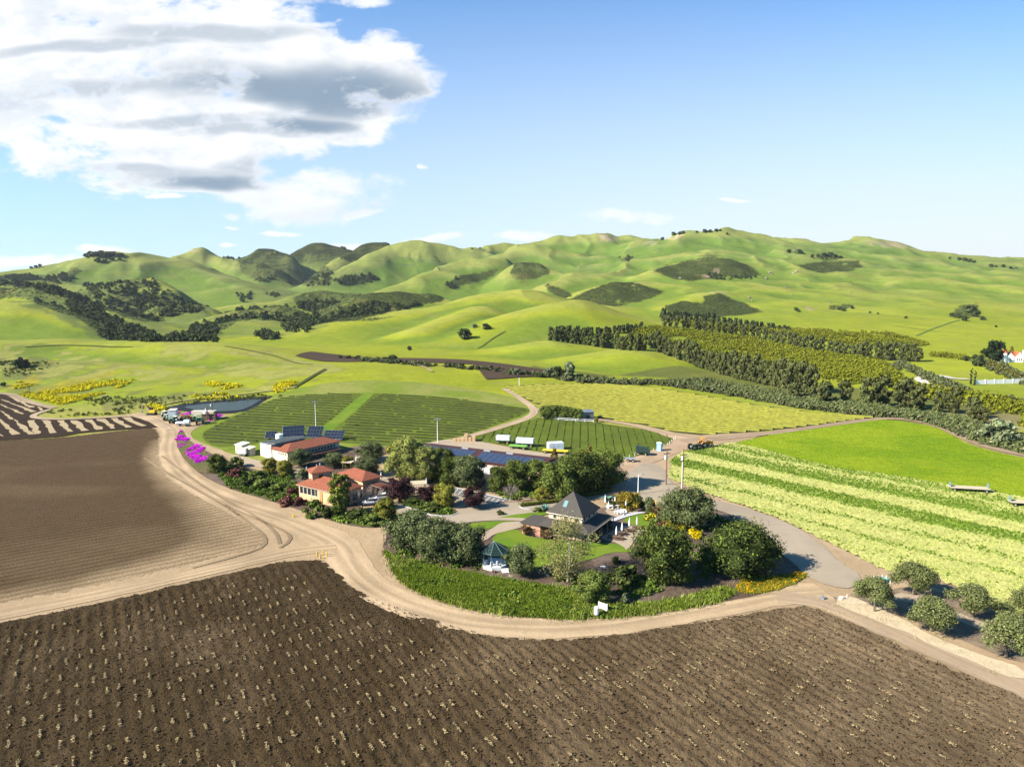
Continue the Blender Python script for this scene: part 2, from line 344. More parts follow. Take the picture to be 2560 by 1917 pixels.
SC = [([(1422, 749), (1471, 724), (1524, 706), (1573, 704), (1614, 712), (1658, 728), (1640, 745), (1590, 758), (1520, 767), (1470, 760)], 1000, 1300),
      ([(1632, 676), (1721, 652), (1782, 643), (1823, 645), (1855, 658), (1902, 684), (1880, 694), (1800, 690), (1730, 704), (1690, 698)], 1200, 1550),
      ([(1664, 765), (1701, 753), (1755, 757), (1762, 737), (1802, 736), (1843, 751), (1914, 782), (1850, 790), (1780, 793), (1700, 790), (1665, 778)], 850, 1250),
      ([(1995, 662), (2060, 655), (2150, 650), (2158, 668), (2120, 680), (2060, 683), (2010, 674)], 1200, 1700),
      ([(1280, 682), (1285, 655), (1317, 647), (1368, 666), (1378, 682), (1345, 697), (1290, 697)], 1300, 1600),
      ([(1110, 712), (1140, 692), (1200, 682), (1243, 672), (1238, 693), (1180, 705), (1130, 722)], 1250, 1700),
      ([(640, 856), (730, 822), (820, 780), (861, 761), (902, 737), (942, 723), (995, 721), (1044, 733), (1077, 731), (1118, 746), (1105, 757), (1040, 766), (922, 792), (800, 828), (700, 848)], 780, 1200),
      ([(735, 747), (760, 726), (814, 720), (902, 724), (908, 737), (870, 757), (810, 790), (770, 778), (740, 765)], 900, 1400),
      ([(508, 835), (560, 790), (600, 776), (651, 770), (692, 760), (732, 770), (775, 790), (800, 800), (715, 828), (700, 806), (640, 796), (590, 803), (530, 843)], 740, 1200),
      ([(596, 650), (680, 656), (760, 648), (812, 665), (832, 682), (822, 712), (780, 716), (700, 705), (640, 702), (606, 680)], 1300, 2150),
      ([(-50, 700), (100, 712), (180, 738), (255, 780), (335, 820), (440, 855), (280, 855), (200, 800), (120, 768), (60, 747), (-50, 745)], 600, 1000),
      ([(130, 742), (215, 722), (260, 700), (350, 695), (380, 705), (345, 728), (420, 735), (445, 745), (510, 768), (520, 780), (430, 790), (370, 805), (300, 790), (250, 765), (200, 752)], 780, 1400),
      ([(-50, 690), (60, 684), (120, 690), (175, 700), (140, 722), (60, 720), (-50, 715)], 900, 1500),
      ([(130, 690), (180, 670), (205, 680), (170, 698)], 1000, 1600),
      ([(590, 600), (905, 600), (905, 650), (830, 660), (720, 655), (590, 660)], 2100, 2600),
      ([(890, 640), (905, 605), (945, 596), (985, 602), (940, 635), (910, 645)], 2050, 2600),
      ([(1361, 711), (1400, 715), (1430, 742), (1400, 747), (1370, 725)], 1000, 1500),
      ([(850, 690), (880, 685), (905, 695), (880, 712), (850, 712)], 1300, 1900), ([(905, 690), (935, 688), (950, 700), (910, 708)], 1300, 1900)]
for i, (pl, a_, b_) in enumerate(SC):
    paint(pl, a_, b_, SCRUB * (.55 if i in (9, 14, 15) else .85), 1.0, SCRUBMASK, noise_cut=-0.8)
BRUSH_SHADE = [([(30, 700), (300, 690), (470, 730), (560, 790), (500, 860), (250, 850), (100, 770), (0, 745), (0, 700)], .8), ([(560, 640), (840, 640), (920, 700), (880, 760), (780, 830), (560, 850), (500, 800), (600, 760), (590, 700)], .6), ([(100, 640), (330, 650), (420, 690), (200, 700), (60, 690)], .5), ([(1000, 610), (1240, 630), (1100, 680), (1040, 650)], .35), ([(1250, 640), (1620, 690), (1560, 700), (1300, 670)], .4)]
for g, a_ in BRUSH_SHADE: paint(g, 550, 2300, SCRUB * 2.0, a_, noise_cut=-.3, jit=3)  # broad dark slopes: brush cover with the slopes' shade painted into the colour
GUL = [[(1015, 630), (1022, 650), (1040, 665), (1030, 645)], [(1050, 632), (1062, 655), (1050, 652)], [(1085, 638), (1120, 660), (1100, 665)],
       [(2400, 765), (2440, 760), (2450, 785), (2420, 800), (2380, 790)], [(2080, 765), (2130, 760), (2120, 775), (2060, 772)], [(880, 800), (1000, 790), (930, 805)],
       [(1740, 640), (1800, 636), (1790, 648)], [(2050, 640), (2110, 640), (2090, 652), (2060, 650)], [(1540, 645), (1590, 640), (1560, 655)]]
for g in GUL: paint(g, 600, 2300, SCRUB * 1.6, .8, SCRUBMASK)
# bare rock scars and tan slopes
for g, c in (([(1500, 590), (1545, 592), (1540, 602), (1500, 606)], ROCK), ([(1485, 582), (1530, 590), (1500, 594)], ROCK), ([(1605, 604), (1650, 602), (1640, 612), (1610, 612)], ROCK * 1.2),
             ([(1670, 588), (1715, 584), (1700, 594), (1668, 600)], ROCK * 1.2), ([(1755, 688), (1780, 682), (1775, 694), (1755, 697)], ROCK), ([(1785, 672), (1800, 670), (1797, 690), (1782, 688)], ROCK),
             ([(470, 624), (500, 622), (505, 634), (480, 632)], ROCK * 1.1), ([(2215, 706), (2250, 702), (2240, 712), (2210, 716)], DRYG * 1.1), ([(2010, 768), (2040, 765), (2045, 778), (2020, 778)], ROCK),
             ([(1770, 728), (1820, 726), (1815, 732), (1775, 733)], ROCK), ([(2150, 602), (2250, 604), (2280, 618), (2180, 616)], ROCK * .8)):
    paint(g, 700, 2300, c, .6, jit=.7, noise_cut=-0.1)
# grey brush and yellow mustard on the near left hill
paint([(0, 895), (110, 893), (160, 905), (120, 945), (0, 950)], 300, 520, OLIVE * 1.2, .8)
paint([(160, 905), (240, 900), (330, 905), (250, 935), (130, 960), (60, 985), (0, 960)], 300, 520, OLIVE * 1.3, .45, noise_cut=-.2)
paint([(400, 850), (690, 880), (860, 925), (700, 905), (560, 880), (420, 862)], 300, 640, DRYG * .9, .6)
for g in ([(20, 960), (90, 935), (110, 950), (60, 975), (30, 975)], [(90, 975), (180, 950), (290, 925), (300, 935), (200, 965), (150, 985), (110, 1000)], [(130, 1005), (240, 985), (300, 970), (290, 985), (200, 1005), (150, 1012)],
          [(320, 892), (370, 898), (340, 905)], [(500, 955), (590, 958), (610, 968), (540, 975)], [(690, 955), (740, 950), (730, 970), (680, 978)], [(440, 1000), (520, 990), (500, 1000)], [(0, 905), (160, 895), (150, 900)],
          [(370, 1010), (420, 1015), (410, 1030), (360, 1022)]):
    paint(g, 280, 560, YEL * .8, .8, jit=2.5, noise_cut=-.12)
paint([(400, 960), (560, 945), (650, 975), (500, 985), (400, 990)], 300, 460, OLIVE, .5, noise_cut=-.1)
paint([(230, 985), (420, 970), (640, 990), (400, 1005), (260, 1030)], 280, 460, OLIVE, .6, noise_cut=-.2)
paint([(0, 862), (100, 858), (180, 868), (60, 890), (0, 893)], 300, 640, GRASS2 * .75, .8)
paint([(0, 862), (250, 852), (690, 880), (880, 925), (700, 985), (640, 990), (400, 1005), (230, 1000), (0, 985)], 280, 560, OLIVE * 1.3, .55, noise_cut=.05, jit=3)
paint([(0, 862), (250, 852), (690, 880), (880, 925), (700, 985), (400, 980), (230, 960), (0, 930)], 280, 560, DRYG * 1.1, .6, noise_cut=.2, jit=2)
# creek belt: brushy olive ground
paint([(1230, 940), (1440, 925), (1700, 950), (1900, 985), (2100, 1030), (2400, 1090), (2560, 1110), (2560, 1010), (2400, 980), (2200, 975), (1990, 965), (1700, 915), (1500, 940), (1340, 915)], 270, 560, OLIVE * .9, .8)
NEARB = np.array([.20, .145, .09])
kk = np.maximum(sstep(330, 270, TY) * sstep(-0.9, 0.4, n_b) * .5, sstep(250, 215, TY))[..., None]
COLR = COLR * (1 - kk) + kk * NEARB

def new_obj(name, verts, faces, m, parent=None, smooth_=False, colour=None, label=None, cat=None, group=None, kind=None):
    me = bpy.data.meshes.new(name)
    if isinstance(verts, np.ndarray) and isinstance(faces, np.ndarray):
        me.vertices.add(len(verts)); me.vertices.foreach_set('co', verts.astype(np.float32).ravel())
        k_ = faces.shape[1]; me.loops.add(faces.size); me.loops.foreach_set('vertex_index', faces.astype(np.int32).ravel())
        me.polygons.add(len(faces)); me.polygons.foreach_set('loop_start', np.arange(0, faces.size, k_, dtype=np.int32))
        me.polygons.foreach_set('loop_total', np.full(len(faces), k_, np.int32))
        me.update(calc_edges=True)
    else: me.from_pydata([tuple(v) for v in verts], [], [tuple(f) for f in faces])
    if smooth_: me.polygons.foreach_set('use_smooth', np.ones(len(me.polygons), bool))
    if colour is not None:
        ca = me.color_attributes.new('Col', 'FLOAT_COLOR', 'POINT')
        ca.data.foreach_set('color', np.c_[colour, np.ones(len(colour))].astype(np.float32).ravel())
    for mm in (m if isinstance(m, (list, tuple)) else [m]): me.materials.append(mm)
    o = bpy.data.objects.new(name, me); COL.objects.link(o); o.parent = parent
    tag(o, label, cat, group, kind); return o
def tag(o, label=None, cat=None, group=None, kind=None):
    for k_, v_ in (('label', label), ('category', cat), ('group', group), ('kind', kind)):
        if v_: o[k_] = v_
    return o

def ground_mat(name, colour=None, var=0.35, s1=0.35, s2=2.5, bump=0.5, bscale=1.2, stripes=None, rough=0.95, colour2=None, s0=0.03):
    m, nt, b = mat(name)
    p = coords(nt)
    if colour is None:
        at_ = N(nt, 'ShaderNodeAttribute', attribute_name='Col'); base = at_.outputs['Color']
        if 'hill' in name: base = mixc(nt, smooth(nt, noise(nt, .022, 8, .72, p), .50, .70, 0, .38), base, (.185, .165, .045)); base = mixc(nt, smooth(nt, noise(nt, .05, 8, .75, p), .54, .72, 0, .45), base, (.06, .085, .018))
    else: base = colour
    n0 = noise(nt, s0, 5, .6, p); n1 = noise(nt, s1, 6, .65, p); n2 = noise(nt, s2, 4, .6, p)
    if colour2 is not None: base = mixc(nt, smooth(nt, n0, .38, .62), base, colour2)
    f = math_n(nt, 'MULTIPLY_ADD', n1, 2 * var, 1 - var); f2 = math_n(nt, 'MULTIPLY_ADD', n2, 1.2 * var, 1 - .6 * var)
    f = math_n(nt, 'MULTIPLY', f, f2)
    if stripes:
        rot, period, depth = stripes
        w = N(nt, 'ShaderNodeTexWave', wave_type='BANDS', bands_direction='X'); w.inputs['Scale'].default_value = 1 / period * math.pi / 10 * 2
        w.inputs['Distortion'].default_value = 1.2; w.inputs['Detail'].default_value = 2; w.inputs['Detail Scale'].default_value = 2
        nt.links.new(coords(nt, rot=rot), w.inputs[0]); f = math_n(nt, 'MULTIPLY', f, math_n(nt, 'MULTIPLY_ADD', w.outputs[1], depth, 1 - depth / 2))
    c = N(nt, 'ShaderNodeVectorMath', operation='SCALE')
    if isinstance(base, tuple): c.inputs[0].default_value = base
    else: nt.links.new(base, c.inputs[0])
    nt.links.new(f, c.inputs['Scale']); nt.links.new(c.outputs[0], b.inputs['Base Color'])
    b.inputs['Roughness'].default_value = rough; b.inputs['Specular IOR Level'].default_value = 0.04
    bp = N(nt, 'ShaderNodeBump'); bp.inputs['Strength'].default_value = bump; bp.inputs['Distance'].default_value = 0.5
    nt.links.new(noise(nt, bscale, 5, .65, p), bp.inputs['Height']); nt.links.new(bp.outputs[0], b.inputs['Normal'])
    return m
M = {}
M['hills'] = ground_mat('hill_grass', None, .42, .10, .8, .8, .35)
idx = np.arange(len(rad) * NA).reshape(len(rad), NA)
q = np.stack([idx[:-1, :-1], idx[:-1, 1:], idx[1:, 1:], idx[1:, :-1]], -1).reshape(-1, 4)
# lower the sheet slightly under the near fields so that their own sheets always lie above it
low = sstep(600, 380, TY) * 0.12
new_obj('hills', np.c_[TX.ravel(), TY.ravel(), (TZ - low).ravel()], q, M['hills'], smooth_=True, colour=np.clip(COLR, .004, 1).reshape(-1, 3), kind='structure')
# ==== STAGE2
# ------------------------------------------------------------------ fields, roads and beds
def chaikin(P, n=1, closed=True):
    P = np.asarray(P, float)
    for _ in range(n):
        Q = np.roll(P, -1, 0) if closed else P[1:]
        A = P if closed else P[:-1]
        N_ = np.empty((len(A) * 2, P.shape[1])); N_[0::2] = .75 * A + .25 * Q; N_[1::2] = .25 * A + .75 * Q
        P = N_ if closed else np.vstack([P[:1], N_, P[-1:]])
    return P
def world_poly(px, sm=1, extra=None):
    P = np.array([tuple(at(*p))[:2] for p in px])
    return chaikin(P, sm) if sm else P
def region(name, px, m, off, h=7.0, sm=1, kind='structure', poly=None, parent=None, edge_jit=0.0, **kw):
    P = world_poly(px, sm) if poly is None else np.asarray(poly, float)
    # split long edges
    Q = []
    for i in range(len(P)):
        a = P[i]; b = P[(i + 1) % len(P)]; n = max(1, int(np.hypot(*(b - a)) / h)); n = min(n, 60)
        for t in range(n): Q.append(a + (b - a) * t / n)
    Q = np.array(Q)
    if edge_jit: Q = Q + edge_jit * np.c_[vnoise(Q[:, 0] / 1.3, Q[:, 1] / 1.3, 5), vnoise(Q[:, 0] / 1.3, Q[:, 1] / 1.3, 6)]
    gx, gy = np.meshgrid(np.arange(Q[:, 0].min(), Q[:, 0].max(), h), np.arange(Q[:, 1].min(), Q[:, 1].max(), h))
    g = np.c_[gx.ravel(), gy.ravel()] + rng.uniform(-.2, .2, (gx.size, 2)) * h
    g = g[inpoly(g[:, 0], g[:, 1], Q)]
    V = [Vector(p) for p in Q] + [Vector(p) for p in g]
    r = delaunay_2d_cdt(V, [], [list(range(len(Q)))], 1, 1e-4)
    vs = np.array([(v.x, v.y) for v in r[0]]); z = T(vs[:, 0], vs[:, 1]) + off
    o = new_obj(name, np.c_[vs, z], [], m, parent, kind=kind if parent is None else None) if False else None
    me = bpy.data.meshes.new(name); me.from_pydata(np.c_[vs, z].tolist(), [], [tuple(f) for f in r[2]])
    bm = bmesh.new(); bm.from_mesh(me)
    for f in bm.faces:
        f.normal_update()
        if f.normal.z < 0: f.normal_flip()
        f.smooth = True
    bm.to_mesh(me); bm.free(); me.materials.append(m)
    o = bpy.data.objects.new(name, me); COL.objects.link(o); o.parent = parent
    if parent is None: tag(o, kind=kind, **kw)
    return o, Q
def ribbon(name, px, width, m, off, ruts=(), colour=(.2, .16, .11), step=2.5, parent=None, kind='structure', jag=0.25, nlat=13, world=False):
    P = np.array(px, float) if world else np.array([tuple(at(*p))[:2] for p in px])
    w = np.full(len(P), float(width)) if np.isscalar(width) else np.array(width, float)
    P = chaikin(np.c_[P, w], 2, False)
    d = np.r_[0, np.cumsum(np.hypot(*np.diff(P[:, :2], axis=0).T))]; n = max(3, int(d[-1] / step))
    tt = np.linspace(0, d[-1], n); P = np.stack([np.interp(tt, d, P[:, j]) for j in range(3)], 1)
    tg = np.gradient(P[:, :2], axis=0); tg /= np.hypot(tg[:, 0], tg[:, 1])[:, None] + 1e-9; nm = np.c_[-tg[:, 1], tg[:, 0]]
    s = np.linspace(-.5, .5, nlat)
    wj = P[:, 2:3] * (s[None] + (np.abs(s[None]) > .49) * jag * .2 * vnoise(tt / 3.1, tt * 0, 3)[:, None])
    X = P[:, 0:1] + nm[:, 0:1] * wj; Y = P[:, 1:2] + nm[:, 1:2] * wj; Z = T(X, Y) + off
    c = np.ones((n, nlat)); lat = s[None] * P[:, 2:3]
    for pos, hw, amp in ruts: c = c * (1 + amp * np.exp(-((lat - pos - .3 * vnoise(tt / 14, tt * 0 + pos, 9)[:, None]) / hw) ** 2))
    c = c * (1 + .30 * fbm(X, Y, 9, 4, 88) + .12 * vnoise(lat * 1.6 + 0 * X, tt[:, None] / 9 + 0 * X, 89)); cc = (c[..., None] * np.array(colour)).reshape(-1, 3)
    ix = np.arange(n * nlat).reshape(n, nlat)
    f = np.stack([ix[:-1, :-1], ix[1:, :-1], ix[1:, 1:], ix[:-1, 1:]], -1).reshape(-1, 4)
    o = new_obj(name, np.stack([X, Y, Z], -1).reshape(-1, 3), f, m, parent, True, cc, kind=None if parent else kind)
    # faces must look up
    if o.data.polygons[0].normal.z < 0: o.data.flip_normals()
    return o
def dir_rot(p, q):
    a = at(*p); b = at(*q); return R(90) - math.atan2(b.y - a.y, b.x - a.x)

M['dirt'] = ground_mat('dirt_track', (.27, .195, .118), .22, .5, 5, .3, 1.0, colour2=(.22, .158, .094))
M['dirtc'] = ground_mat('road_dirt', None, .16, .7, 6, .2, 1.5)
M['soil'] = ground_mat('plowed_soil', (.044, .027, .0125), .4, .6, 5, .7, 3.0, colour2=(.060, .038, .019))
M['soilc'] = ground_mat('plowed_soil_graded', None, .42, .6, 5, .8, 3.0)
M['tilledc'] = ground_mat('tilled_soil_margins', None, .28, .3, 3, .5, 2.0, stripes=(dir_rot((0, 1515), (600, 1388)), 4.2, .42))
M['tilled'] = ground_mat('tilled_soil', (.060, .038, .018), .2, .25, 3, .4, 2.0, stripes=(dir_rot((0, 1515), (600, 1388)), 5.5, .22), colour2=(.105, .072, .038), s0=.018)
M['darksoil'] = ground_mat('dark_soil', (.026, .016, .010), .35, .6, 3, .5, 1.5)
M['stubble'] = ground_mat('pale_stubble', (.27, .21, .125), .5, 1.2, 4, .6, 2.5)
M['brownfield'] = ground_mat('far_brown_soil', (.05, .033, .023), .15, .1, 1, .2, 1.0, stripes=(dir_rot((900, 912), (1380, 962)), 4, .25))
M['asphalt'] = ground_mat('worn_asphalt', (.20, .165, .122), .12, .3, 8, .1, 4, colour2=(.25, .205, .15))
M['parking'] = ground_mat('grey_asphalt', (.115, .11, .105), .1, .3, 8, .1, 4)
M['lawn'] = ground_mat('mown_lawn', (.075, .13, .012), .18, .25, 3, .3, 6, colour2=(.11, .15, .016), s0=.12)
M['gravel'] = ground_mat('pale_gravel', (.27, .215, .155), .12, .6, 10, .3, 8)
M['mulch'] = ground_mat('bark_mulch', (.085, .058, .042), .35, .8, 8, .7, 6, colour2=(.13, .095, .075), s0=.1)
M['concrete'] = ground_mat('concrete', (.33, .33, .34), .08, .5, 6, .1, 5)
M['vinegrass'] = ground_mat('vineyard_grass', (.062, .080, .012), .35, .3, 2, .6, 2, colour2=(.080, .105, .013), s0=.04)
M['flatgrass'] = ground_mat('grass_verge', (.11, .145, .017), .3, .3, 2, .6, 2, colour2=(.16, .165, .04), s0=.04)
M['bankgreen'] = ground_mat('bank_groundcover', (.05, .075, .012), .4, .5, 3, .8, 2, colour2=(.085, .08, .03), s0=.08)
M['crop'] = ground_mat('leafy_crop', (.105, .165, .005), .45, .35, 1.6, 1.0, 1.3, colour2=(.155, .20, .008), s0=.03, stripes=(dir_rot((1900, 1121), (2560, 1243)), 2.2, .35))
M['lettuce'] = ground_mat('lettuce_rows', None, .5, .5, 1.8, .8, 1.6)
M['yellow'] = ground_mat('yellow_crop_ground', (.055, .055, .02), .25, .3, 2, .5, 2)
M['poppy'] = ground_mat('poppy_ground', (.10, .12, .015), .4, .7, 4, .8, 3, colour2=(.2, .13, .01), s0=.2)

# packed dirt under the junction, the loop and the bare verges
region('packed_dirt', [(-700, 1720), (-300, 1540), (0, 1484), (200, 1450), (400, 1408), (560, 1365), (600, 1340), (560, 1300), (500, 1262), (430, 1220), (380, 1180), (370, 1110), (385, 1070), (360, 1045), (390, 1032), (440, 1048),
    (520, 1058), (560, 1070), (640, 1090), (900, 1110), (1150, 1095), (1330, 1108), (1560, 1120), (1640, 1090), (1700, 1080), (1800, 1085), (1930, 1078), (1860, 1105), (1780, 1118), (1710, 1128), (1680, 1150), (1672, 1195),
    (1760, 1232), (1900, 1280), (2050, 1345), (2180, 1410), (2260, 1440), (2420, 1500), (2560, 1570), (2900, 1720), (2900, 1900), (2560, 1740), (2400, 1672), (2200, 1585), (2100, 1545), (2000, 1530), (1700, 1600), (1400, 1640),
    (1100, 1590), (900, 1520), (800, 1450), (700, 1412), (400, 1480), (0, 1565), (-300, 1650)], M['dirt'], .03, h=9)
TP = world_poly([(-700, 1180), (-200, 1125), (0, 1101), (150, 1095), (290, 1078), (380, 1070), (398, 1080), (396, 1110), (390, 1150), (410, 1190), (455, 1222), (530, 1262), (610, 1305), (665, 1345), (650, 1368),
    (590, 1380), (400, 1428), (200, 1470), (0, 1508), (-300, 1575), (-700, 1700)])
def grid_mask(P, h):
    gx = np.arange(P[:, 0].min(), P[:, 0].max() + h, h); gy = np.arange(P[:, 1].min(), P[:, 1].max() + h, h)
    X, Y = np.meshgrid(gx, gy); ix = np.arange(X.size).reshape(X.shape)
    f = np.stack([ix[:-1, :-1], ix[:-1, 1:], ix[1:, 1:], ix[1:, :-1]], -1).reshape(-1, 4)
    cx = X.ravel()[f].mean(1); cy = Y.ravel()[f].mean(1); return X.ravel(), Y.ravel(), f[inpoly(cx + .4 * vnoise(cx, cy, 1), cy + .4 * vnoise(cx, cy, 2), P)]
def compact(V, f, C=None):
    u, inv = np.unique(f, return_inverse=True); return V[u], inv.reshape(f.shape), (None if C is None else C[u])
def edge_dist(L, x, y):
    de_ = np.full(x.shape, 999.0)
    for a_, b_ in zip(L[:-1], L[1:]):
        d_ = b_ - a_; t_ = np.clip(((x - a_[0]) * d_[0] + (y - a_[1]) * d_[1]) / (d_ @ d_), 0, 1); de_ = np.minimum(de_, np.hypot(x - a_[0] - t_ * d_[0], y - a_[1] - t_ * d_[1]))
    return de_
X, Y, f = grid_mask(TP, 1.0)
ED = np.array([tuple(at(*p))[:2] for p in [(396, 1100), (390, 1150), (410, 1190), (455, 1222), (530, 1262), (612, 1305), (665, 1345), (650, 1368), (590, 1380), (400, 1428), (200, 1470), (0, 1508), (-300, 1575)]])
J_ = np.array(at(640, 1340)[:2]); tr = edge_dist(ED, X, Y); wj = 4 + 18 * np.exp(-np.hypot(X - J_[0], Y - J_[1]) / 28)
tr = np.clip(1 - tr / wj + .45 * fbm(X, Y, 16, 4, 92), 0, 1) ** 1.3; tr = np.maximum(tr, .13 * sstep(.0, .6, fbm(X * .35, Y, 20, 3, 93)))[:, None]
V_, f_, c_ = compact(np.c_[X, Y, T(X, Y) + .06], f, (1 - tr) * np.array([.056, .036, .018]) + tr * np.array([.19, .135, .078]))
new_obj('tilled_field', V_, f_, M['tilledc'], smooth_=True, colour=c_, kind='structure')
z4 = lambda L: [(x / 4.424, 940 + y / 4.424) for x, y in L]
SF, _ = region('strip_field', z4([(-900, 150), (-60, 198), (0, 200), (150, 215), (250, 265), (300, 295), (440, 330), (560, 365), (480, 385), (380, 420), (320, 455), (400, 480), (800, 487), (1200, 465), (1450, 445), (1560, 455), (1700, 500),
    (1780, 550), (1740, 575), (1400, 590), (1000, 620), (830, 640), (700, 670), (400, 690), (0, 712), (-900, 800)]), M['darksoil'], .07, h=10, edge_jit=.4)
for L in ([(300, 495), (370, 490), (465, 635), (385, 645)], [(465, 490), (540, 490), (635, 625), (565, 635)], [(630, 490), (705, 490), (810, 615), (740, 620)], [(775, 490), (855, 490), (975, 600), (905, 612)],
          [(945, 485), (1020, 485), (1135, 590), (1065, 600)], [(1070, 475), (1150, 475), (1290, 580), (1225, 587)], [(1210, 470), (1290, 467), (1450, 565), (1385, 575)], [(1345, 460), (1425, 457), (1605, 550), (1545, 562)],
          [(130, 480), (195, 500), (380, 645), (315, 650)], [(-30, 470), (10, 480), (210, 640), (140, 655)], [(-90, 560), (-40, 600), (50, 665), (-10, 675)], [(0, 380), (30, 385), (160, 480), (110, 480)], [(0, 310), (40, 320), (285, 420), (230, 425)],
          [(0, 255), (30, 262), (405, 395), (340, 402)], [(90, 222), (130, 225), (380, 345), (330, 350)], [(395, 345), (425, 345), (475, 378), (445, 382)]):
    region('stubble_strip', z4(L), M['stubble'], .12, h=4, sm=0, parent=SF, edge_jit=.7)
bp_ = [tuple(at(u, v, 0.5))[:2] for u, v in [(780, 899), (850, 901), (900, 903), (1000, 906), (1150, 913), (1250, 927), (1400, 946), (1470, 958), (1330, 962), (1262, 967), (1215, 970)]] + [(-25, 425), (-60, 430), (-110, 440), (-150, 470)]
region('brown_field', None, M['brownfield'], .35, h=8, poly=bp_)
region('grass_verge', [(440, 1110), (450, 1085), (480, 1068), (560, 1048), (640, 1008), (700, 980), (860, 950), (1100, 960), (1260, 985), (1350, 1020), (1400, 1035), (1300, 1065), (1170, 1100), (1050, 1125), (960, 1135), (860, 1130), (720, 1120),
    (640, 1160), (560, 1130), (480, 1110)], M['flatgrass'], .05, h=5)
region('vineyard_ground', [(500, 1085), (540, 1062), (640, 1014), (700, 992), (800, 984), (1000, 985), (1100, 990), (1200, 1005), (1320, 1020), (1325, 1032), (1200, 1078), (1120, 1100), (1060, 1110), (950, 1115), (880, 1108), (700, 1100), (560, 1120), (520, 1112)], M['vinegrass'], .08, h=4)
region('level_vineyard_ground', [(1165, 1098), (1240, 1075), (1330, 1047), (1380, 1040), (1500, 1058), (1620, 1075), (1697, 1092), (1690, 1108), (1620, 1132), (1560, 1150), (1540, 1147), (1450, 1137), (1330, 1130), (1240, 1110)], M['vinegrass'], .07, h=9)
region('green_strip', [(908, 984), (935, 985), (830, 1078), (800, 1072)], M['lawn'], .14, h=4, sm=0)
region('yellow_field', [(1260, 966), (1330, 962), (1500, 958), (1620, 965), (1760, 988), (1900, 1013), (2040, 1031), (2187, 1043), (2050, 1062), (1900, 1078), (1750, 1088), (1700, 1083), (1600, 1060), (1500, 1045), (1400, 1030), (1330, 1005), (1285, 985)], M['yellow'], .07, h=9, sm=0)
region('green_field', [(1868, 1100), (1960, 1080), (2100, 1060), (2195, 1048), (2260, 1053), (2330, 1066), (2380, 1088), (2420, 1112), (2500, 1132), (2560, 1146), (2900, 1190), (2900, 1330), (2560, 1243), (2400, 1216), (2250, 1191), (2100, 1171), (1990, 1146), (1900, 1121), (1830, 1107)], M['crop'], .12, h=8, edge_jit=.5)
# picked-over lettuce field: green and straw bands that run with the rows
LP = world_poly([(1672, 1195), (1678, 1150), (1704, 1130), (1760, 1118), (1830, 1107), (1900, 1121), (1990, 1146), (2100, 1171), (2250, 1191), (2400, 1216), (2560, 1243), (2900, 1330), (2900, 1700), (2560, 1540), (2400, 1470), (2280, 1420), (2240, 1437), (2180, 1410), (2060, 1350), (1960, 1300), (1850, 1260), (1740, 1225)], 0)
la = np.array(at(1900, 1121)[:2]); lb = np.array(at(2560, 1243)[:2]); ldir = (lb - la) / np.hypot(*(lb - la)); lnor = np.array([-ldir[1], ldir[0]])
def grid_mask(P, h):
    gx = np.arange(P[:, 0].min(), P[:, 0].max() + h, h); gy = np.arange(P[:, 1].min(), P[:, 1].max() + h, h)
    X, Y = np.meshgrid(gx, gy); ix = np.arange(X.size).reshape(X.shape)
    f = np.stack([ix[:-1, :-1], ix[:-1, 1:], ix[1:, 1:], ix[1:, :-1]], -1).reshape(-1, 4)
    cx = X.ravel()[f].mean(1); cy = Y.ravel()[f].mean(1); return X.ravel(), Y.ravel(), f[inpoly(cx + .4 * vnoise(cx, cy, 1), cy + .4 * vnoise(cx, cy, 2), P)]
def compact(V, f, C=None):
    u, inv = np.unique(f, return_inverse=True); return V[u], inv.reshape(f.shape), (None if C is None else C[u])
X, Y, f = grid_mask(LP, .8)
sv = (X * lnor[0] + Y * lnor[1]) - la @ lnor
stops = [(1187, 1), (1200, .75), (1213, .35), (1222, .9), (1230, .5), (1248, .1), (1256, .95), (1274, 1), (1281, .15), (1298, .2), (1308, .95), (1330, .85), (1338, .5), (1346, .95), (1370, .9), (1376, .5), (1384, .95), (1420, .8), (1425, 1), (1470, .8)]
ss = [float((np.array(at(2300, v)[:2]) - la) @ lnor) for v, _ in stops]; o_ = np.argsort(ss)
pale = np.interp(sv + 1.6 * fbm(X, Y, 9, 3, 4), np.array(ss)[o_], np.array([p for _, p in stops])[o_])
fine = .5 + .5 * np.sin(sv / 1.05 * 2 * np.pi)
pale = np.clip(pale + .35 * fbm(X, Y, 2.2, 2, 8) + .22 * (fine - .5) + .25 * fbm(X / 6, Y, 4, 2, 18), 0, 1)[:, None]
lc = (1 - pale) * np.array([.13, .19, .020]) + pale * np.array([.35, .34, .11])
Zl = T(X, Y) + .10 + .09 * fine + .08 * vnoise(X / .9, Y / .9, 4)
V_, f_, c_ = compact(np.c_[X, Y, Zl], f, lc)
new_obj('lettuce_field', V_, f_, M['lettuce'], smooth_=True, colour=c_, kind='structure')

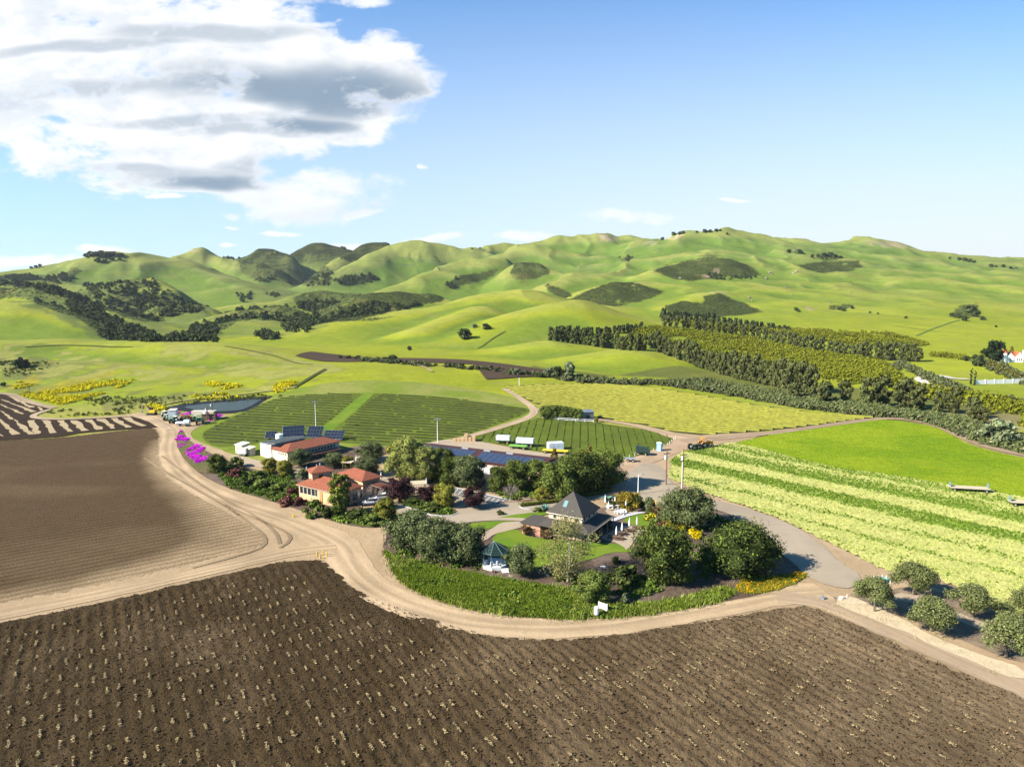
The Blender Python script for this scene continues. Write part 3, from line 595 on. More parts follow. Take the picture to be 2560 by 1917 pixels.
# foreground ploughed field with real clods and furrows
FP = np.vstack([world_poly([(-10, 1560), (200, 1518), (400, 1474), (600, 1428), (700, 1405), (800, 1401), (838, 1428), (870, 1463), (930, 1497), (1000, 1523), (1100, 1556), (1200, 1586), (1300, 1599), (1400, 1602), (1500, 1593),
    (1600, 1580), (1700, 1563), (1800, 1548), (1900, 1531), (1960, 1521), (2010, 1516), (2060, 1528), (2110, 1550), (2200, 1592), (2300, 1638), (2400, 1683), (2480, 1715), (2560, 1750), (2760, 1840)], 0), [(62, 34), (-75, 34), (-150, 80), (-120, 97)]])
fa = math.atan2(1, float(pixdir(217, 720)[0])); fd = np.array([math.cos(fa), math.sin(fa)]); fn = np.array([-fd[1], fd[0]])
X, Y, f = grid_mask(FP, .25)
fs = X * fn[0] + Y * fn[1]; ft = X * fd[0] + Y * fd[1]
rid = 1 - np.abs(vnoise(fs / .62, ft / 1.15, 2)) * 1.7; rid2 = 1 - np.abs(vnoise(fs / .32 + 9, ft / .42, 3)) * 1.6
dist_edge = np.full(X.shape, 9.0)
for i in range(len(FP)):
    a, b = FP[i], FP[(i + 1) % len(FP)]; dd = b - a; t = np.clip(((X - a[0]) * dd[0] + (Y - a[1]) * dd[1]) / (dd @ dd), 0, 1)
    dist_edge = np.minimum(dist_edge, np.hypot(X - a[0] - t * dd[0], Y - a[1] - t * dd[1]))
ek = sstep(0, 3.0, dist_edge)
rough_k = .55 + .45 * sstep(-.4, .5, fbm(X, Y, 30, 2, 77))
Zf = .08 + ek * rough_k * (.16 * rid ** 2 + .17 * rid2 + .10 * np.sin(fs / 1.75 * 2 * np.pi)) + .1 * fbm(X, Y, 7, 2, 6)
Zf = np.maximum(Zf, .05)
V_, f_, _ = compact(np.c_[X, Y, Zf], f)
paler = np.clip(sstep(-50, 110, V_[:, 0]) * .85 + .22 * fbm(V_[:, 0], V_[:, 1], 18, 4, 66) + .25 * fbm(V_[:, 0] * 1.5, V_[:, 1] * .5, 5, 3, 67), 0, 1)[:, None]  # soil colour grows paler towards the right, broken up by noise
new_obj('plowed_field', V_, f_, M['soilc'], smooth_=True, kind='structure', colour=np.array([.040, .0265, .0125]) * (1 - paler) + paler * np.array([.165, .115, .066]))

# roads
rt = ((-1.0, .45, -.22), (1.0, .45, -.22), (0, .5, .12), (2.4, .5, .1), (-2.4, .5, .1))
RC = (.275, .20, .122)
ribbon('dirt_road', [(330, 1035), (395, 1050), (436, 1080), (420, 1120), (432, 1160), (470, 1203), (532, 1240), (622, 1272), (720, 1303), (800, 1335), (850, 1365), (868, 1402), (900, 1447), (960, 1490), (1040, 1524), (1140, 1551), (1260, 1566),
    (1400, 1570), (1540, 1558), (1680, 1536), (1820, 1508), (1950, 1486), (2060, 1478)], [5, 6, 6.5, 6.5, 6.5, 6.5, 7, 7.5, 8, 9, 9, 8, 7.5, 7.3, 7.3, 7.3, 7.3, 7.3, 7.3, 7.3, 7.3, 7.3, 7.3], M['dirtc'], .09, rt, RC)
ribbon('dirt_road', [(840, 1368), (760, 1376), (680, 1392), (600, 1410), (450, 1444), (300, 1477), (150, 1508), (0, 1538), (-200, 1580), (-500, 1650)], 4.3, M['dirtc'], .11, ((-.9, .35, -.25), (.9, .35, -.25), (0, .4, .15)), RC)
ribbon('dirt_track', [(1940, 1492), (2050, 1503), (2150, 1546), (2300, 1612), (2450, 1678), (2560, 1724), (2800, 1830)], 4.6, M['dirtc'], .11, ((-.9, .35, -.12), (.9, .35, -.12)), (.25, .185, .12))
ribbon('dirt_track', [(560, 1040), (500, 1062), (472, 1075), (462, 1088), (475, 1103), (540, 1128), (600, 1155), (680, 1175), (760, 1185)], [3.2] * 6 + [5, 6, 7], M['dirtc'], .15, ((-.9, .35, -.25), (.9, .35, -.25)), RC)
ribbon('dirt_track', [(1150, 1098), (1240, 1072), (1330, 1043), (1338, 1022), (1300, 996), (1262, 972)], 3.5, M['dirtc'], .16, (), (.27, .2, .13))
ribbon('dirt_track', [(1338, 1022), (1420, 1036), (1500, 1049), (1600, 1065), (1690, 1090), (1720, 1100), (1690, 1120), (1620, 1145), (1560, 1172), (1500, 1200)], [3.5, 3.5, 3.5, 4, 7, 9, 8, 8, 9, 10], M['dirtc'], .13, (), (.26, .185, .12))
ribbon('dirt_track', [(1700, 1103), (1800, 1096), (1900, 1086), (2050, 1067), (2190, 1046), (2262, 1047), (2335, 1060), (2385, 1082), (2430, 1105), (2500, 1125), (2560, 1138), (2800, 1180)], [6, 5, 4.5] + [4] * 9, M['dirtc'], .15, ((-.8, .4, -.15), (.8, .4, -.15)), (.23, .165, .11))
ribbon('dirt_track', z4([(-500, 160), (0, 190), (150, 205), (270, 270), (440, 320), (600, 355)]), 3.5, M['dirtc'], .14, (), (.22, .165, .11))
ribbon('dirt_track', z4([(560, 370), (420, 410), (350, 445), (430, 475), (800, 478), (1200, 456), (1500, 435), (1640, 470), (1780, 530), (1880, 600)]), 2.6, M['dirtc'], .16, (), (.26, .195, .13))
for px_ in ([(405, 1140), (470, 1190), (560, 1250), (640, 1290), (690, 1330), (700, 1360)], [(560, 1262), (640, 1320), (670, 1350), (655, 1372), (590, 1392), (480, 1420)], [(560, 1262), (610, 1285), (720, 1330), (730, 1350), (700, 1370)], [(360, 1145), (420, 1185), (520, 1240), (600, 1290)]):
    ribbon('wheel_track', px_, .8, M['dirtc'], .13, (), (.185, .132, .078), nlat=5)
M['mid'] = ground_mat('trampled_soil', (.16, .112, .062), .3, .4, 4, .4, 2.0, colour2=(.10, .07, .038), s0=.05)
def cdist(p, q): return (at(*p) - at(*q)).length
for px_, w_, c_ in (([(380, 1018), (450, 1003), (560, 992), (650, 981), (742, 969)], 2.0, (.19, .17, .07)), ([(735, 969), (760, 955), (790, 936), (814, 923)], 1.6, (.035, .045, .015)), ([(560, 866), (620, 876), (700, 892), (780, 912)], 1.6, (.085, .10, .025)), ([(1194, 872), (1228, 848), (1264, 828)], 1.6, (.07, .085, .02)), ([(940, 653), (1000, 657), (1060, 668), (1100, 678)], 2.6, (.06, .08, .03)),
    ([(2235, 815), (2330, 828), (2440, 836), (2560, 842)], 2.0, (.09, .12, .035)), ([(1900, 700), (2000, 716), (2120, 722), (2240, 716)], 2.4, (.15, .15, .06)), ([(1700, 628), (1780, 634), (1860, 650)], 2.4, (.08, .11, .035)), ([(2000, 765), (2080, 782), (2200, 786), (2330, 800)], 2.0, (.17, .16, .07)), ([(2290, 840), (2350, 815), (2400, 800)], 1.8, (.09, .12, .035)), ([(60, 868), (200, 862), (330, 868)], 2.0, (.085, .10, .025)), ([(1010, 905), (1060, 918), (1080, 930)], 2.0, (.22, .18, .10))):
    ribbon('stock_trail', px_, w_, M['dirtc'], .45, (), c_, nlat=5)
# ------------------------------------------------------------------ inside the loop: beds, lawns, drives, paths
C3 = lambda L, z=3.6867, ox=1250, oy=1050: [(ox + x / z, oy + y / z) for x, y in L]
C2 = lambda L: C3(L, ox=900)
region('planting_bed', [(440, 1108), (448, 1130), (468, 1158), (505, 1190), (560, 1218), (640, 1243), (720, 1266), (800, 1294), (860, 1312), (920, 1321), (968, 1317), (968, 1345), (952, 1372), (985, 1395), (984, 1428), (1020, 1470), (1080, 1496),
    (1160, 1520), (1280, 1541), (1400, 1549), (1500, 1546), (1600, 1539), (1700, 1522), (1800, 1506), (1900, 1489), (1960, 1463), (2017, 1438), (1985, 1408), (1940, 1375), (1900, 1335), (1850, 1292), (1790, 1258), (1720, 1248), (1640, 1258),
    (1560, 1262), (1440, 1280), (1330, 1300), (1200, 1290), (1060, 1300), (960, 1290), (880, 1260), (860, 1190), (940, 1130), (1080, 1150), (1250, 1175), (1380, 1190), (1500, 1190), (1545, 1180), (1500, 1160), (1380, 1150), (1100, 1105), (960, 1120), (880, 1112), (720, 1180), (640, 1170), (560, 1150), (480, 1110)],
    M['mulch'], .13, h=7)
region('drive', C2([(120, 690), (330, 780), (560, 840), (640, 870), (740, 885), (850, 880), (900, 860), (880, 800), (900, 760), (850, 700), (830, 640), (880, 625), (1150, 690), (1390, 740), (1470, 765), (1600, 755), (1780, 720), (2000, 640), (2250, 600), (2500, 470), (2640, 380),
    (2800, 440), (2850, 560), (3000, 690), (3350, 760), (3613, 830), (3871, 922), (4092, 1032), (4277, 1180), (4424, 1327), (4640, 1440), (4560, 1560), (4330, 1540), (4111, 1440), (3999, 1320), (3830, 1200), (3600, 1000), (3480, 900), (3300, 830), (3050, 790), (2850, 780), (2650, 790), (2500, 770), (2300, 700), (2100, 740), (1900, 790), (1750, 840), (1600, 900), (1400, 905), (1250, 900), (1000, 950), (800, 960), (560, 960), (400, 880), (200, 780)]),
    M['asphalt'], .16, h=8)
region('parking_court', C2([(840, 640), (885, 628), (1390, 742), (1330, 765), (1250, 775), (900, 700)]), M['parking'], .19, h=6, sm=0)
region('gravel_yard', [(950, 1128), (1000, 1125), (1110, 1098), (1165, 1100), (1250, 1114), (1330, 1130), (1450, 1139), (1545, 1148), (1555, 1158), (1500, 1185), (1380, 1170), (1100, 1112)], M['gravel'], .15, h=8)
region('lawn', C2([(960, 975), (1100, 945), (1300, 935), (1500, 940), (1440, 965), (1340, 990), (1200, 1000), (1100, 1035), (1000, 1010)]), M['lawn'], .20, h=4)
region('lawn', C2([(1270, 905), (1400, 880), (1560, 860), (1750, 842), (1790, 850), (1700, 880), (1590, 905), (1400, 915)]), M['lawn'], .20, h=4)
region('lawn', C2([(1215, 1110), (1250, 1060), (1320, 1020), (1400, 1012), (1470, 1020), (1500, 1060), (1600, 1090), (1750, 1100), (2000, 1130), (2250, 1140), (2400, 1150), (2480, 1180), (2520, 1225), (2300, 1225), (2150, 1290), (1900, 1330), (1700, 1340), (1600, 1400), (1400, 1385), (1330, 1330), (1240, 1240)]), M['lawn'], .20, h=4)
region('lawn', C3([(1120, 920), (1250, 880), (1340, 868), (1400, 900), (1430, 930), (1470, 990), (1400, 1030), (1330, 1010), (1250, 990), (1190, 960)]), M['lawn'], .20, h=4)
region('gravel_path', C3([(0, 955), (100, 945), (300, 935), (300, 985), (180, 1000), (60, 1030), (-60, 1060), (-130, 1120), (-200, 1110), (-160, 1050), (-60, 1000)]), M['gravel'], .24, h=4)
region('gravel_path', C3([(0, 905), (300, 915), (300, 940), (0, 930), (-120, 935), (-250, 945), (-200, 920)]), M['asphalt'], .25, h=4)
PATIO = C3([(930, 1085), (1000, 1050), (1080, 1000), (1180, 975), (1280, 1000), (1340, 1020), (1280, 1060), (1230, 1130), (1180, 1215), (1130, 1170), (1040, 1125), (940, 1110)])
region('patio', PATIO, M['gravel'], .24, h=4)
region('patio', C3([(960, 830), (1060, 815), (1150, 835), (1260, 850), (1300, 862), (1200, 880), (1080, 905), (1000, 880)]), M['gravel'], .24, h=4)
region('concrete_path', C3([(1010, 930), (1130, 880), (1290, 852), (1360, 858), (1240, 880), (1120, 915), (1020, 955)]), M['concrete'], .27, h=4)
region('court', C2([(0, 500), (120, 510), (260, 530), (250, 560), (450, 570), (600, 600), (720, 590), (640, 620), (480, 700), (350, 640), (200, 600), (0, 560)]), M['gravel'], .2, h=5)
region('court', C2([(-60, 350), (20, 330), (280, 330), (300, 390), (200, 400), (0, 400)]), M['gravel'], .2, h=5)
C1 = lambda L: C3(L, ox=400, oy=1000)
region('drive', C1([(640, 520), (700, 505), (840, 545), (1000, 590), (1100, 630), (1000, 640), (800, 600), (650, 560)]), M['gravel'], .2, h=5)

POOL = [(455, 1018), (500, 1012), (600, 1003), (655, 998), (648, 1004), (625, 1018), (596, 1028), (520, 1030), (478, 1024)]
region('reservoir_liner', [(405, 1020), (470, 1008), (560, 999), (640, 992), (688, 989), (664, 1000), (640, 1018), (606, 1032), (520, 1035), (470, 1029), (430, 1024)], ground_mat('black_liner', (.012, .013, .017), .1, .2, 1, .1, 1, rough=.5), .1, h=6)
mw, nt, b = mat('pond_water'); b.inputs['Base Color'].default_value = (.018, .034, .032, 1); b.inputs['Roughness'].default_value = .35; b.inputs['Specular IOR Level'].default_value = .12
bp = N(nt, 'ShaderNodeBump'); bp.inputs['Strength'].default_value = .08; nt.links.new(noise(nt, 1.6, 3, .5, coords(nt)), bp.inputs['Height']); nt.links.new(bp.outputs[0], b.inputs['Normal'])
region('reservoir_water', POOL, mw, .25, h=20, sm=1)

# ------------------------------------------------------------------ geometry collector for parts
class MB:
    def __init__(s): s.v = []; s.f = []; s.c = []
    def add(s, vs, fs, c=None):
        n = len(s.v); s.v += [tuple(v) for v in vs]; s.f += [tuple(i + n for i in f) for f in fs]
        if c is not None: s.c += [c] * len(vs)
        return s
    def box(s, x0, x1, y0, y1, z0, z1, c=None):
        return s.add([(x0, y0, z0), (x1, y0, z0), (x1, y1, z0), (x0, y1, z0), (x0, y0, z1), (x1, y0, z1), (x1, y1, z1), (x0, y1, z1)],
              [(0, 3, 2, 1), (4, 5, 6, 7), (0, 1, 5, 4), (1, 2, 6, 5), (2, 3, 7, 6), (3, 0, 4, 7)], c)
    def tube(s, pts, rad, n=6, c=None, cap=True):
        pts = [Vector(p) for p in pts]; rad = [rad] * len(pts) if isinstance(rad, (int, float)) else rad
        vs = []; fs = []
        for i, p in enumerate(pts):
            t = (pts[min(i + 1, len(pts) - 1)] - pts[max(i - 1, 0)]).normalized()
            a = t.cross(Vector((0, 0, 1)) if abs(t.z) < .95 else Vector((1, 0, 0))).normalized(); b = t.cross(a)
            for k in range(n):
                q = 2 * math.pi * k / n; vs.append(p + (a * math.cos(q) + b * math.sin(q)) * rad[i])
        for i in range(len(pts) - 1):
            for k in range(n):
                j = (k + 1) % n; fs.append((i * n + k, i * n + j, (i + 1) * n + j, (i + 1) * n + k))
        if cap: fs.append(tuple(range(n - 1, -1, -1))); fs.append(tuple(range((len(pts) - 1) * n, len(pts) * n)))
        return s.add(vs, fs, c)
    def cyl(s, x, y, z0, z1, r, r2=None, n=10, c=None): return s.tube([(x, y, z0), (x, y, z1)], [r, r if r2 is None else r2], n, c)
    def wheel(s, x, y, z, r, w, n=14, c=None): return s.tube([(x, y - w / 2, z), (x, y + w / 2, z)], r, n, c)
    def build(s, name, m, parent=None, **kw):
        o = new_obj(name, s.v, s.f, m, parent, colour=np.array(s.c) if s.c else None, **kw); return o
def box(*a): return MB().box(*a)
def thing(name, loc, rz, label, cat, group=None):
    o = bpy.data.objects.new(name, None); COL.objects.link(o); o.empty_display_size = .3
    o.location = loc; o.rotation_euler = (0, 0, rz); return tag(o, label, cat, group)
def children(o, _c={}): return [c for c in bpy.data.objects if c.parent == o]
def dup(root, loc, rz=0, sc=1.0, label=None, group=None):
    r = root.copy(); COL.objects.link(r); r.location = loc; r.rotation_euler = (0, 0, rz)
    r.scale = (sc, sc, sc) if isinstance(sc, (int, float)) else sc
    if label: r['label'] = label
    if group: r['group'] = group
    for ch in root.get('_kids', []) if False else KIDS.get(root.name, []):
        c = ch.copy(); COL.objects.link(c); c.parent = r
        for g in KIDS.get(ch.name, []):
            d = g.copy(); COL.objects.link(d); d.parent = c
    return r
KIDS = {}
def remember(root):
    for c in children(root):
        KIDS.setdefault(root.name, []).append(c)
        for g in children(c): KIDS.setdefault(c.name, []).append(g)
    return root
def plain(name, c, rough=.8, metal=0, var=.12, s=2.0, spec=.3, bump=0, rnd=0):
    m, nt, b = mat(name); p = coords(nt, True)
    f = math_n(nt, 'MULTIPLY_ADD', noise(nt, s, 4, .6, p), 2 * var, 1 - var)
    if rnd:
        oi = N(nt, 'ShaderNodeObjectInfo'); f = math_n(nt, 'MULTIPLY', f, math_n(nt, 'MULTIPLY_ADD', oi.outputs['Random'], 2 * rnd, 1 - rnd))
    v = N(nt, 'ShaderNodeVectorMath', operation='SCALE'); v.inputs[0].default_value = c; nt.links.new(f, v.inputs['Scale'])
    nt.links.new(v.outputs[0], b.inputs['Base Color']); b.inputs['Roughness'].default_value = rough; b.inputs['Metallic'].default_value = metal
    b.inputs['Specular IOR Level'].default_value = spec; return m

# ------------------------------------------------------------------ foliage
def leaf_mat(name, rnd=.18):
    m, nt, b = mat(name); a = N(nt, 'ShaderNodeAttribute', attribute_name='Col'); oi = N(nt, 'ShaderNodeObjectInfo')
    f = math_n(nt, 'MULTIPLY_ADD', oi.outputs['Random'], 2 * rnd, 1 - rnd)
    v = N(nt, 'ShaderNodeVectorMath', operation='SCALE'); nt.links.new(a.outputs['Color'], v.inputs[0]); nt.links.new(f, v.inputs['Scale'])
    nt.links.new(v.outputs[0], b.inputs['Base Color']); b.inputs['Roughness'].default_value = .9; b.inputs['Specular IOR Level'].default_value = .04
    return m
M['leaf'] = leaf_mat('foliage'); M['leaf_still'] = leaf_mat('foliage_even', .04)
M['bark'] = plain('bark', (.11, .085, .06), .95, var=.35, s=3); M['palebark'] = plain('pale_bark', (.30, .27, .21), .9, var=.3, s=3)
def leaf_cloud(r, centres, radii, n, size, colour, cvar=.35, squash=.85, droop=0.0, inner=.35, flat=.42, tips=None, core=True, corecol=.85):
    """many leaf-sized quads spread through a set of rounded clumps"""
    centres = np.array(centres, float); radii = np.array(radii, float)
    pr = radii ** 2 / (radii ** 2).sum(); k = r.choice(len(centres), n, p=pr)
    d = r.normal(size=(n, 3)); d /= np.linalg.norm(d, axis=1)[:, None]
    rr = (inner + (1 - inner) * r.random(n) ** .45) * (1 + .16 * r.normal(size=n))
    p = centres[k] + d * (radii[k] * rr)[:, None] * np.array([1, 1, squash])
    p[:, 2] -= droop * r.random(n) ** 2 * radii[k]
    nn = d + flat * r.normal(size=(n, 3)); nn /= np.linalg.norm(nn, axis=1)[:, None]
    t = np.cross(nn, r.normal(size=(n, 3))); t /= np.linalg.norm(t, axis=1)[:, None] + 1e-9; b = np.cross(nn, t)
    s = size * (.6 + .8 * r.random(n))[:, None]; asp = .55
    V = np.stack([p - t * s - b * s * asp * .3, p + b * s * asp, p + t * s, p - b * s * asp], 1).reshape(-1, 3)
    F_ = np.arange(4 * n).reshape(n, 4)
    cl = 1 + cvar * .5 * r.normal(size=len(centres)); cf = (cl[k] * (1 + cvar * .5 * r.normal(size=n))).clip(.35, 2)
    C_ = np.array(colour)[None] * cf[:, None]
    if tips is not None:
        tm = (r.random(n) < tips[0]) & (rr > .8); C_[tm] = np.array(tips[1]) * (1 + .2 * r.normal(size=(tm.sum(), 1)))
    C_ = np.repeat(C_.clip(.002, 1), 4, 0); fl = F_.tolist(); V = V.tolist(); C_ = C_.tolist()
    if core:      # twig masses inside each clump stop the light
        for c, q in zip(centres, radii):
            vs, fs = ico(1); vs = vs * q * .62 * np.array([1, 1, squash]) * (1 + .18 * r.normal(size=(len(vs), 1))) + c; o_ = len(V)
            V += vs.tolist(); fl += [[i + o_ for i in f] for f in fs]; C_ += [[x * corecol for x in colour]] * len(vs)
    return V, fl, C_
_ico = {}
def ico(n):
    if n not in _ico:
        bm = bmesh.new(); bmesh.ops.create_icosphere(bm, subdivisions=n, radius=1)
        _ico[n] = (np.array([v.co[:] for v in bm.verts]), [[v.index for v in f.verts] for f in bm.faces]); bm.free()
    return _ico[n]
def lobes(r, H, W_, base, n, shape='round'):
    """clump centres inside a crown of height H, width W_, whose underside is at base"""
    c = []; q = []
    for i in range(n):
        h = (i + .5) / n; a = i * 2.4 + r.random() * 1.6
        if shape == 'round': prof = math.sin(math.pi * (.12 + .80 * h)) ** .6
        elif shape == 'cone': prof = (1 - h) ** .8 * .95 + .05
        elif shape == 'column': prof = .55 + .2 * math.sin(math.pi * h)
        elif shape == 'vase': prof = .35 + .65 * h
        elif shape == 'umbrella': prof = .55 + .45 * math.sin(math.pi * min(1, h * .9 + .25))
        elif shape == 'mound': prof = math.cos(h * 1.35) ** .7
        rad = W_ / 2 * prof; rl = W_ * (.13 + .15 * r.random() ** 1.3) * (1 - .2 * h if shape != 'vase' else 1)
        d_ = max(0, rad * r.uniform(.75, 1.28) - rl * .8) * math.sqrt(.35 + .65 * r.random())
        z = base + (H - base) * h; z = min(max(z, base + rl * .5), H - rl * .7)
        c.append((d_ * math.cos(a), d_ * math.sin(a), z)); q.append(rl)
    return c, q
def make_tree(name, label, cat, H, W_, base, nl, n, leaf, colour, shape='round', seed=1, trunk=.22, bark='bark', parts=True, **kw):
    r = np.random.default_rng(seed); c, q = lobes(r, H, W_, base, nl, shape)
    V, F_, C_ = leaf_cloud(r, c, q, n, leaf, colour, **kw)
    root = thing(name, (0, 0, 0), 0, label, cat)
    new_obj('crown', V, F_, M['leaf'], root, colour=np.array(C_))
    tb = MB(); fork = max(.4, base * .75)
    lean = r.normal(size=2) * .06 * base
    tb.tube([(0, 0, -.3), (lean[0] * .5, lean[1] * .5, fork * .5), (lean[0], lean[1], fork)], [trunk * 1.25, trunk, trunk * .85], 7)
    for i in range(0, len(c), max(1, len(c) // 7)):
        e = np.array(c[i]); m_ = np.array([lean[0], lean[1], fork]); mid = m_ * .45 + e * .55 + np.array([0, 0, -.08 * H])
        tb.tube([m_, mid, e * .92 + m_ * .08], [trunk * .5, trunk * .33, trunk * .12], 5)
    tb.build('trunk', M[bark], root); remember(root); return root
def make_shrub(name, label, cat, H, W_, n, leaf, colour, seed=1, nl=6, shape='mound', **kw):
    r = np.random.default_rng(seed); c, q = lobes(r, H, W_, .05, nl, shape)
    q = [min(x, H * .5) for x in q]
    V, F_, C_ = leaf_cloud(r, c, q, n, leaf, colour, **kw)
    V = np.array(V); V[:, 2] = np.maximum(V[:, 2], .02)
    return new_obj(name, V.tolist(), F_, M['leaf'], colour=np.array(C_), label=label, cat=cat)
def bare_tree(name, label, H, W_, colour, seed=1, n=260):
    r = np.random.default_rng(seed); root = thing(name, (0, 0, 0), 0, label, 'tree'); tb = MB(); tw = MB()
    tb.tube([(0, 0, -.2), (.05, 0, H * .28)], [.14, .1], 6)
    for i in range(9):
        a = i * .7 + r.random() * .3; e = Vector((math.cos(a) * W_ * .33, math.sin(a) * W_ * .33, H * (.62 + .25 * r.random())))
        tb.tube([(.05, 0, H * .26), e * .5 + Vector((0, 0, H * .18)), e], [.07, .045, .02], 5)
        for k in range(n // 9):
            s_ = e * (.45 + .5 * r.random()); s_.z = H * .3 + (e.z - H * .3) * r.random() ** .5
            d = Vector((s_.x + r.normal() * .5, s_.y + r.normal() * .5, .9 + r.random())).normalized() * H * .3 * (.4 + .6 * r.random())
            tw.tube([s_, s_ + d * .5 + Vector(r.normal(size=3)) * .08, s_ + d], [.022, .016, .008], 3, cap=False)
    tb.build('trunk', plain(name + '_bark', colour, .95), root); tw.build('twigs', plain(name + '_twig', tuple(x * 1.25 for x in colour), .95), root)
    return remember(root)
# ==== STAGE3
# ------------------------------------------------------------------ tree kinds
GREY = (.066, .080, .030); SYC = (.135, .145, .035); DKG = (.035, .048, .012); MIDG = (.062, .080, .016); YG = (.13, .125, .018); PLUM = (.028, .012, .014); BROWNG = (.056, .062, .020)
PROTO = {}
def proto(key, fn): PROTO[key] = [fn, False, None]
def put(key, u, v, hpx, label, group=None, wide=1.0, rz=None, name=None, H=None):
    fn = PROTO[key]
    if fn[2] is None:
        o = fn[0](); fn[2] = o
        o['_h'] = 0
        zs = [max((c.bound_box[6][2] for c in KIDS.get(o.name, [])), default=0), (o.bound_box[6][2] if o.type == 'MESH' else 0)]
        fn.append(max(zs)); del o['_h']; first = True
    else: first = False
    o = fn[2]; p = at(u, v); dist = math.hypot(p.y, CAM_H - p.z)
    h = H or hpx * dist / F * (1.08 if p.y < 260 else 1.15); s = h / fn[3]; wide = wide * (1.14 if p.y < 260 else 1.0)
    rz = random.uniform(0, 6.28) if rz is None else rz
    sc = (s * wide, s * wide, s)
    if first: o.location = p; o.rotation_euler = (0, 0, rz); o.scale = sc; o['label'] = label
    else: o = dup(o, p, rz, sc, label)
    if group: o['group'] = group
    elif 'group' in o: del o['group']
    return o
T_ = dict
for i in range(3):
    proto('olive%d' % i, lambda i=i: make_tree('olive_tree', 'x', 'tree', 6, 7, 1.2, 24, 13000, .13, GREY, seed=10 + i, tips=(.25, (.125, .14, .06)), trunk=.25))
for i in range(2): proto('grove%d' % i, lambda i=i: make_tree('olive_tree', 'x', 'tree', 5.6, 6.2, 2.0, 22, 11000, .12, (.075, .085, .028), seed=101 + i, shape='umbrella', tips=(.25, (.13, .14, .06)), trunk=.14, bark='bark', core=False, inner=.25))
proto('shade0', lambda: make_tree('evergreen_tree', 'x', 'tree', 9, 10.5, 1.0, 38, 20000, .18, DKG, seed=21, tips=(.25, (.12, .135, .022)), trunk=.35, cvar=.5))
proto('shade1', lambda: make_tree('evergreen_tree', 'x', 'tree', 8, 12, 1.2, 38, 20000, .18, DKG, seed=22, shape='umbrella', tips=(.25, (.10, .13, .022)), trunk=.35, cvar=.5))
for i in range(3): proto('mid%d' % i, lambda i=i: make_tree('broadleaf_tree', 'x', 'tree', 8, 8, .6, 28, 14000, .16, MIDG, seed=31 + i, tips=(.28, (.125, .15, .035)), cvar=.5, trunk=.25))
for i in range(2): proto('syc%d' % i, lambda i=i: make_tree('sycamore_tree', 'x', 'tree', 10, 9, 1.8, 30, 12000, .17, SYC, seed=41 + i, tips=(.3, (.20, .21, .06)), bark='palebark', core=True, corecol=.85, trunk=.28))
proto('airy', lambda: make_tree('sycamore_tree', 'x', 'tree', 12, 12, 1.5, 34, 8000, .15, (.15, .145, .05), seed=44, bark='palebark', core=False, inner=.1, shape='round', flat=1.2, tips=(.2, (.22, .16, .05)), trunk=.3))
for i in range(2): proto('yellow%d' % i, lambda i=i: make_tree('leafy_tree', 'x', 'tree', 5, 5, .5, 20, 8000, .13, YG, seed=51 + i, tips=(.3, (.22, .20, .035)), cvar=.6))
proto('plum', lambda: make_tree('plum_tree', 'x', 'tree', 5, 5.4, 1.2, 16, 6000, .15, PLUM, seed=61, tips=(.12, (.06, .03, .03))))
proto('plumthin', lambda: make_tree('plum_tree', 'x', 'tree', 5, 5.4, 1.2, 13, 1000, .20, (.05, .028, .028), seed=62, core=False, inner=.1))
proto('cone', lambda: make_tree('conifer_tree', 'x', 'tree', 7, 4.6, .5, 18, 3200, .26, (.10, .085, .02), seed=63, shape='cone', tips=(.3, (.20, .14, .03)), cvar=.5))
proto('cypress', lambda: make_tree('tall_conifer', 'x', 'tree', 9, 5.6, .4, 26, 9000, .18, MIDG, seed=64, shape='column', tips=(.35, (.17, .18, .03)), cvar=.6))
proto('pine', lambda: make_tree('pine_tree', 'x', 'tree', 14, 14, 1.0, 20, 2200, .7, (.018, .030, .011), seed=65, cvar=.4, trunk=.4))
proto('column', lambda: make_tree('cypress_tree', 'x', 'tree', 12, 2.6, .2, 12, 900, .4, (.02, .035, .012), seed=66, shape='column'))
proto('oakfar', lambda: make_tree('oak_tree', 'x', 'tree', 8, 10, 1.0, 12, 520, .9, (.038, .048, .017), seed=67, cvar=.5, corecol=.85, trunk=.3))
proto('brownfar', lambda: make_tree('creekside_tree', 'x', 'tree', 9, 8, .4, 14, 900, .6, BROWNG, seed=68, cvar=.5, corecol=.85, tips=(.15, (.075, .068, .028)), trunk=.25))
proto('willow', lambda: make_tree('willow_tree', 'x', 'tree', 8, 9, .8, 16, 1800, .5, (.10, .12, .06), seed=69, cvar=.5, tips=(.3, (.18, .19, .10)), trunk=.3))
proto('mound', lambda: make_shrub('green_shrub', 'x', 'shrub', 2.2, 3.6, 1100, .20, MIDG, seed=71, tips=(.3, (.11, .14, .03))))
proto('darkmound', lambda: make_shrub('dark_shrub', 'x', 'shrub', 2.0, 3.2, 1000, .20, DKG, seed=72, tips=(.2, (.08, .09, .025))))
proto('greymound', lambda: make_shrub('grey_shrub', 'x', 'shrub', 2.0, 3.0, 900, .18, GREY, seed=73, tips=(.3, (.16, .17, .11))))
proto('redmound', lambda: make_shrub('red_shrub', 'x', 'shrub', 2.0, 3.2, 900, .18, (.075, .028, .022), seed=74, tips=(.3, (.16, .07, .06))))
proto('goldmound', lambda: make_shrub('golden_shrub', 'x', 'shrub', 3.4, 5.6, 2800, .17, (.13, .085, .010), seed=75, tips=(.4, (.18, .16, .02)), nl=9, cvar=.2))
proto('flowermound', lambda: make_shrub('flowering_shrub', 'x', 'shrub', 1.8, 3.0, 800, .17, (.075, .085, .014), seed=76, tips=(.35, (.42, .33, .01))))
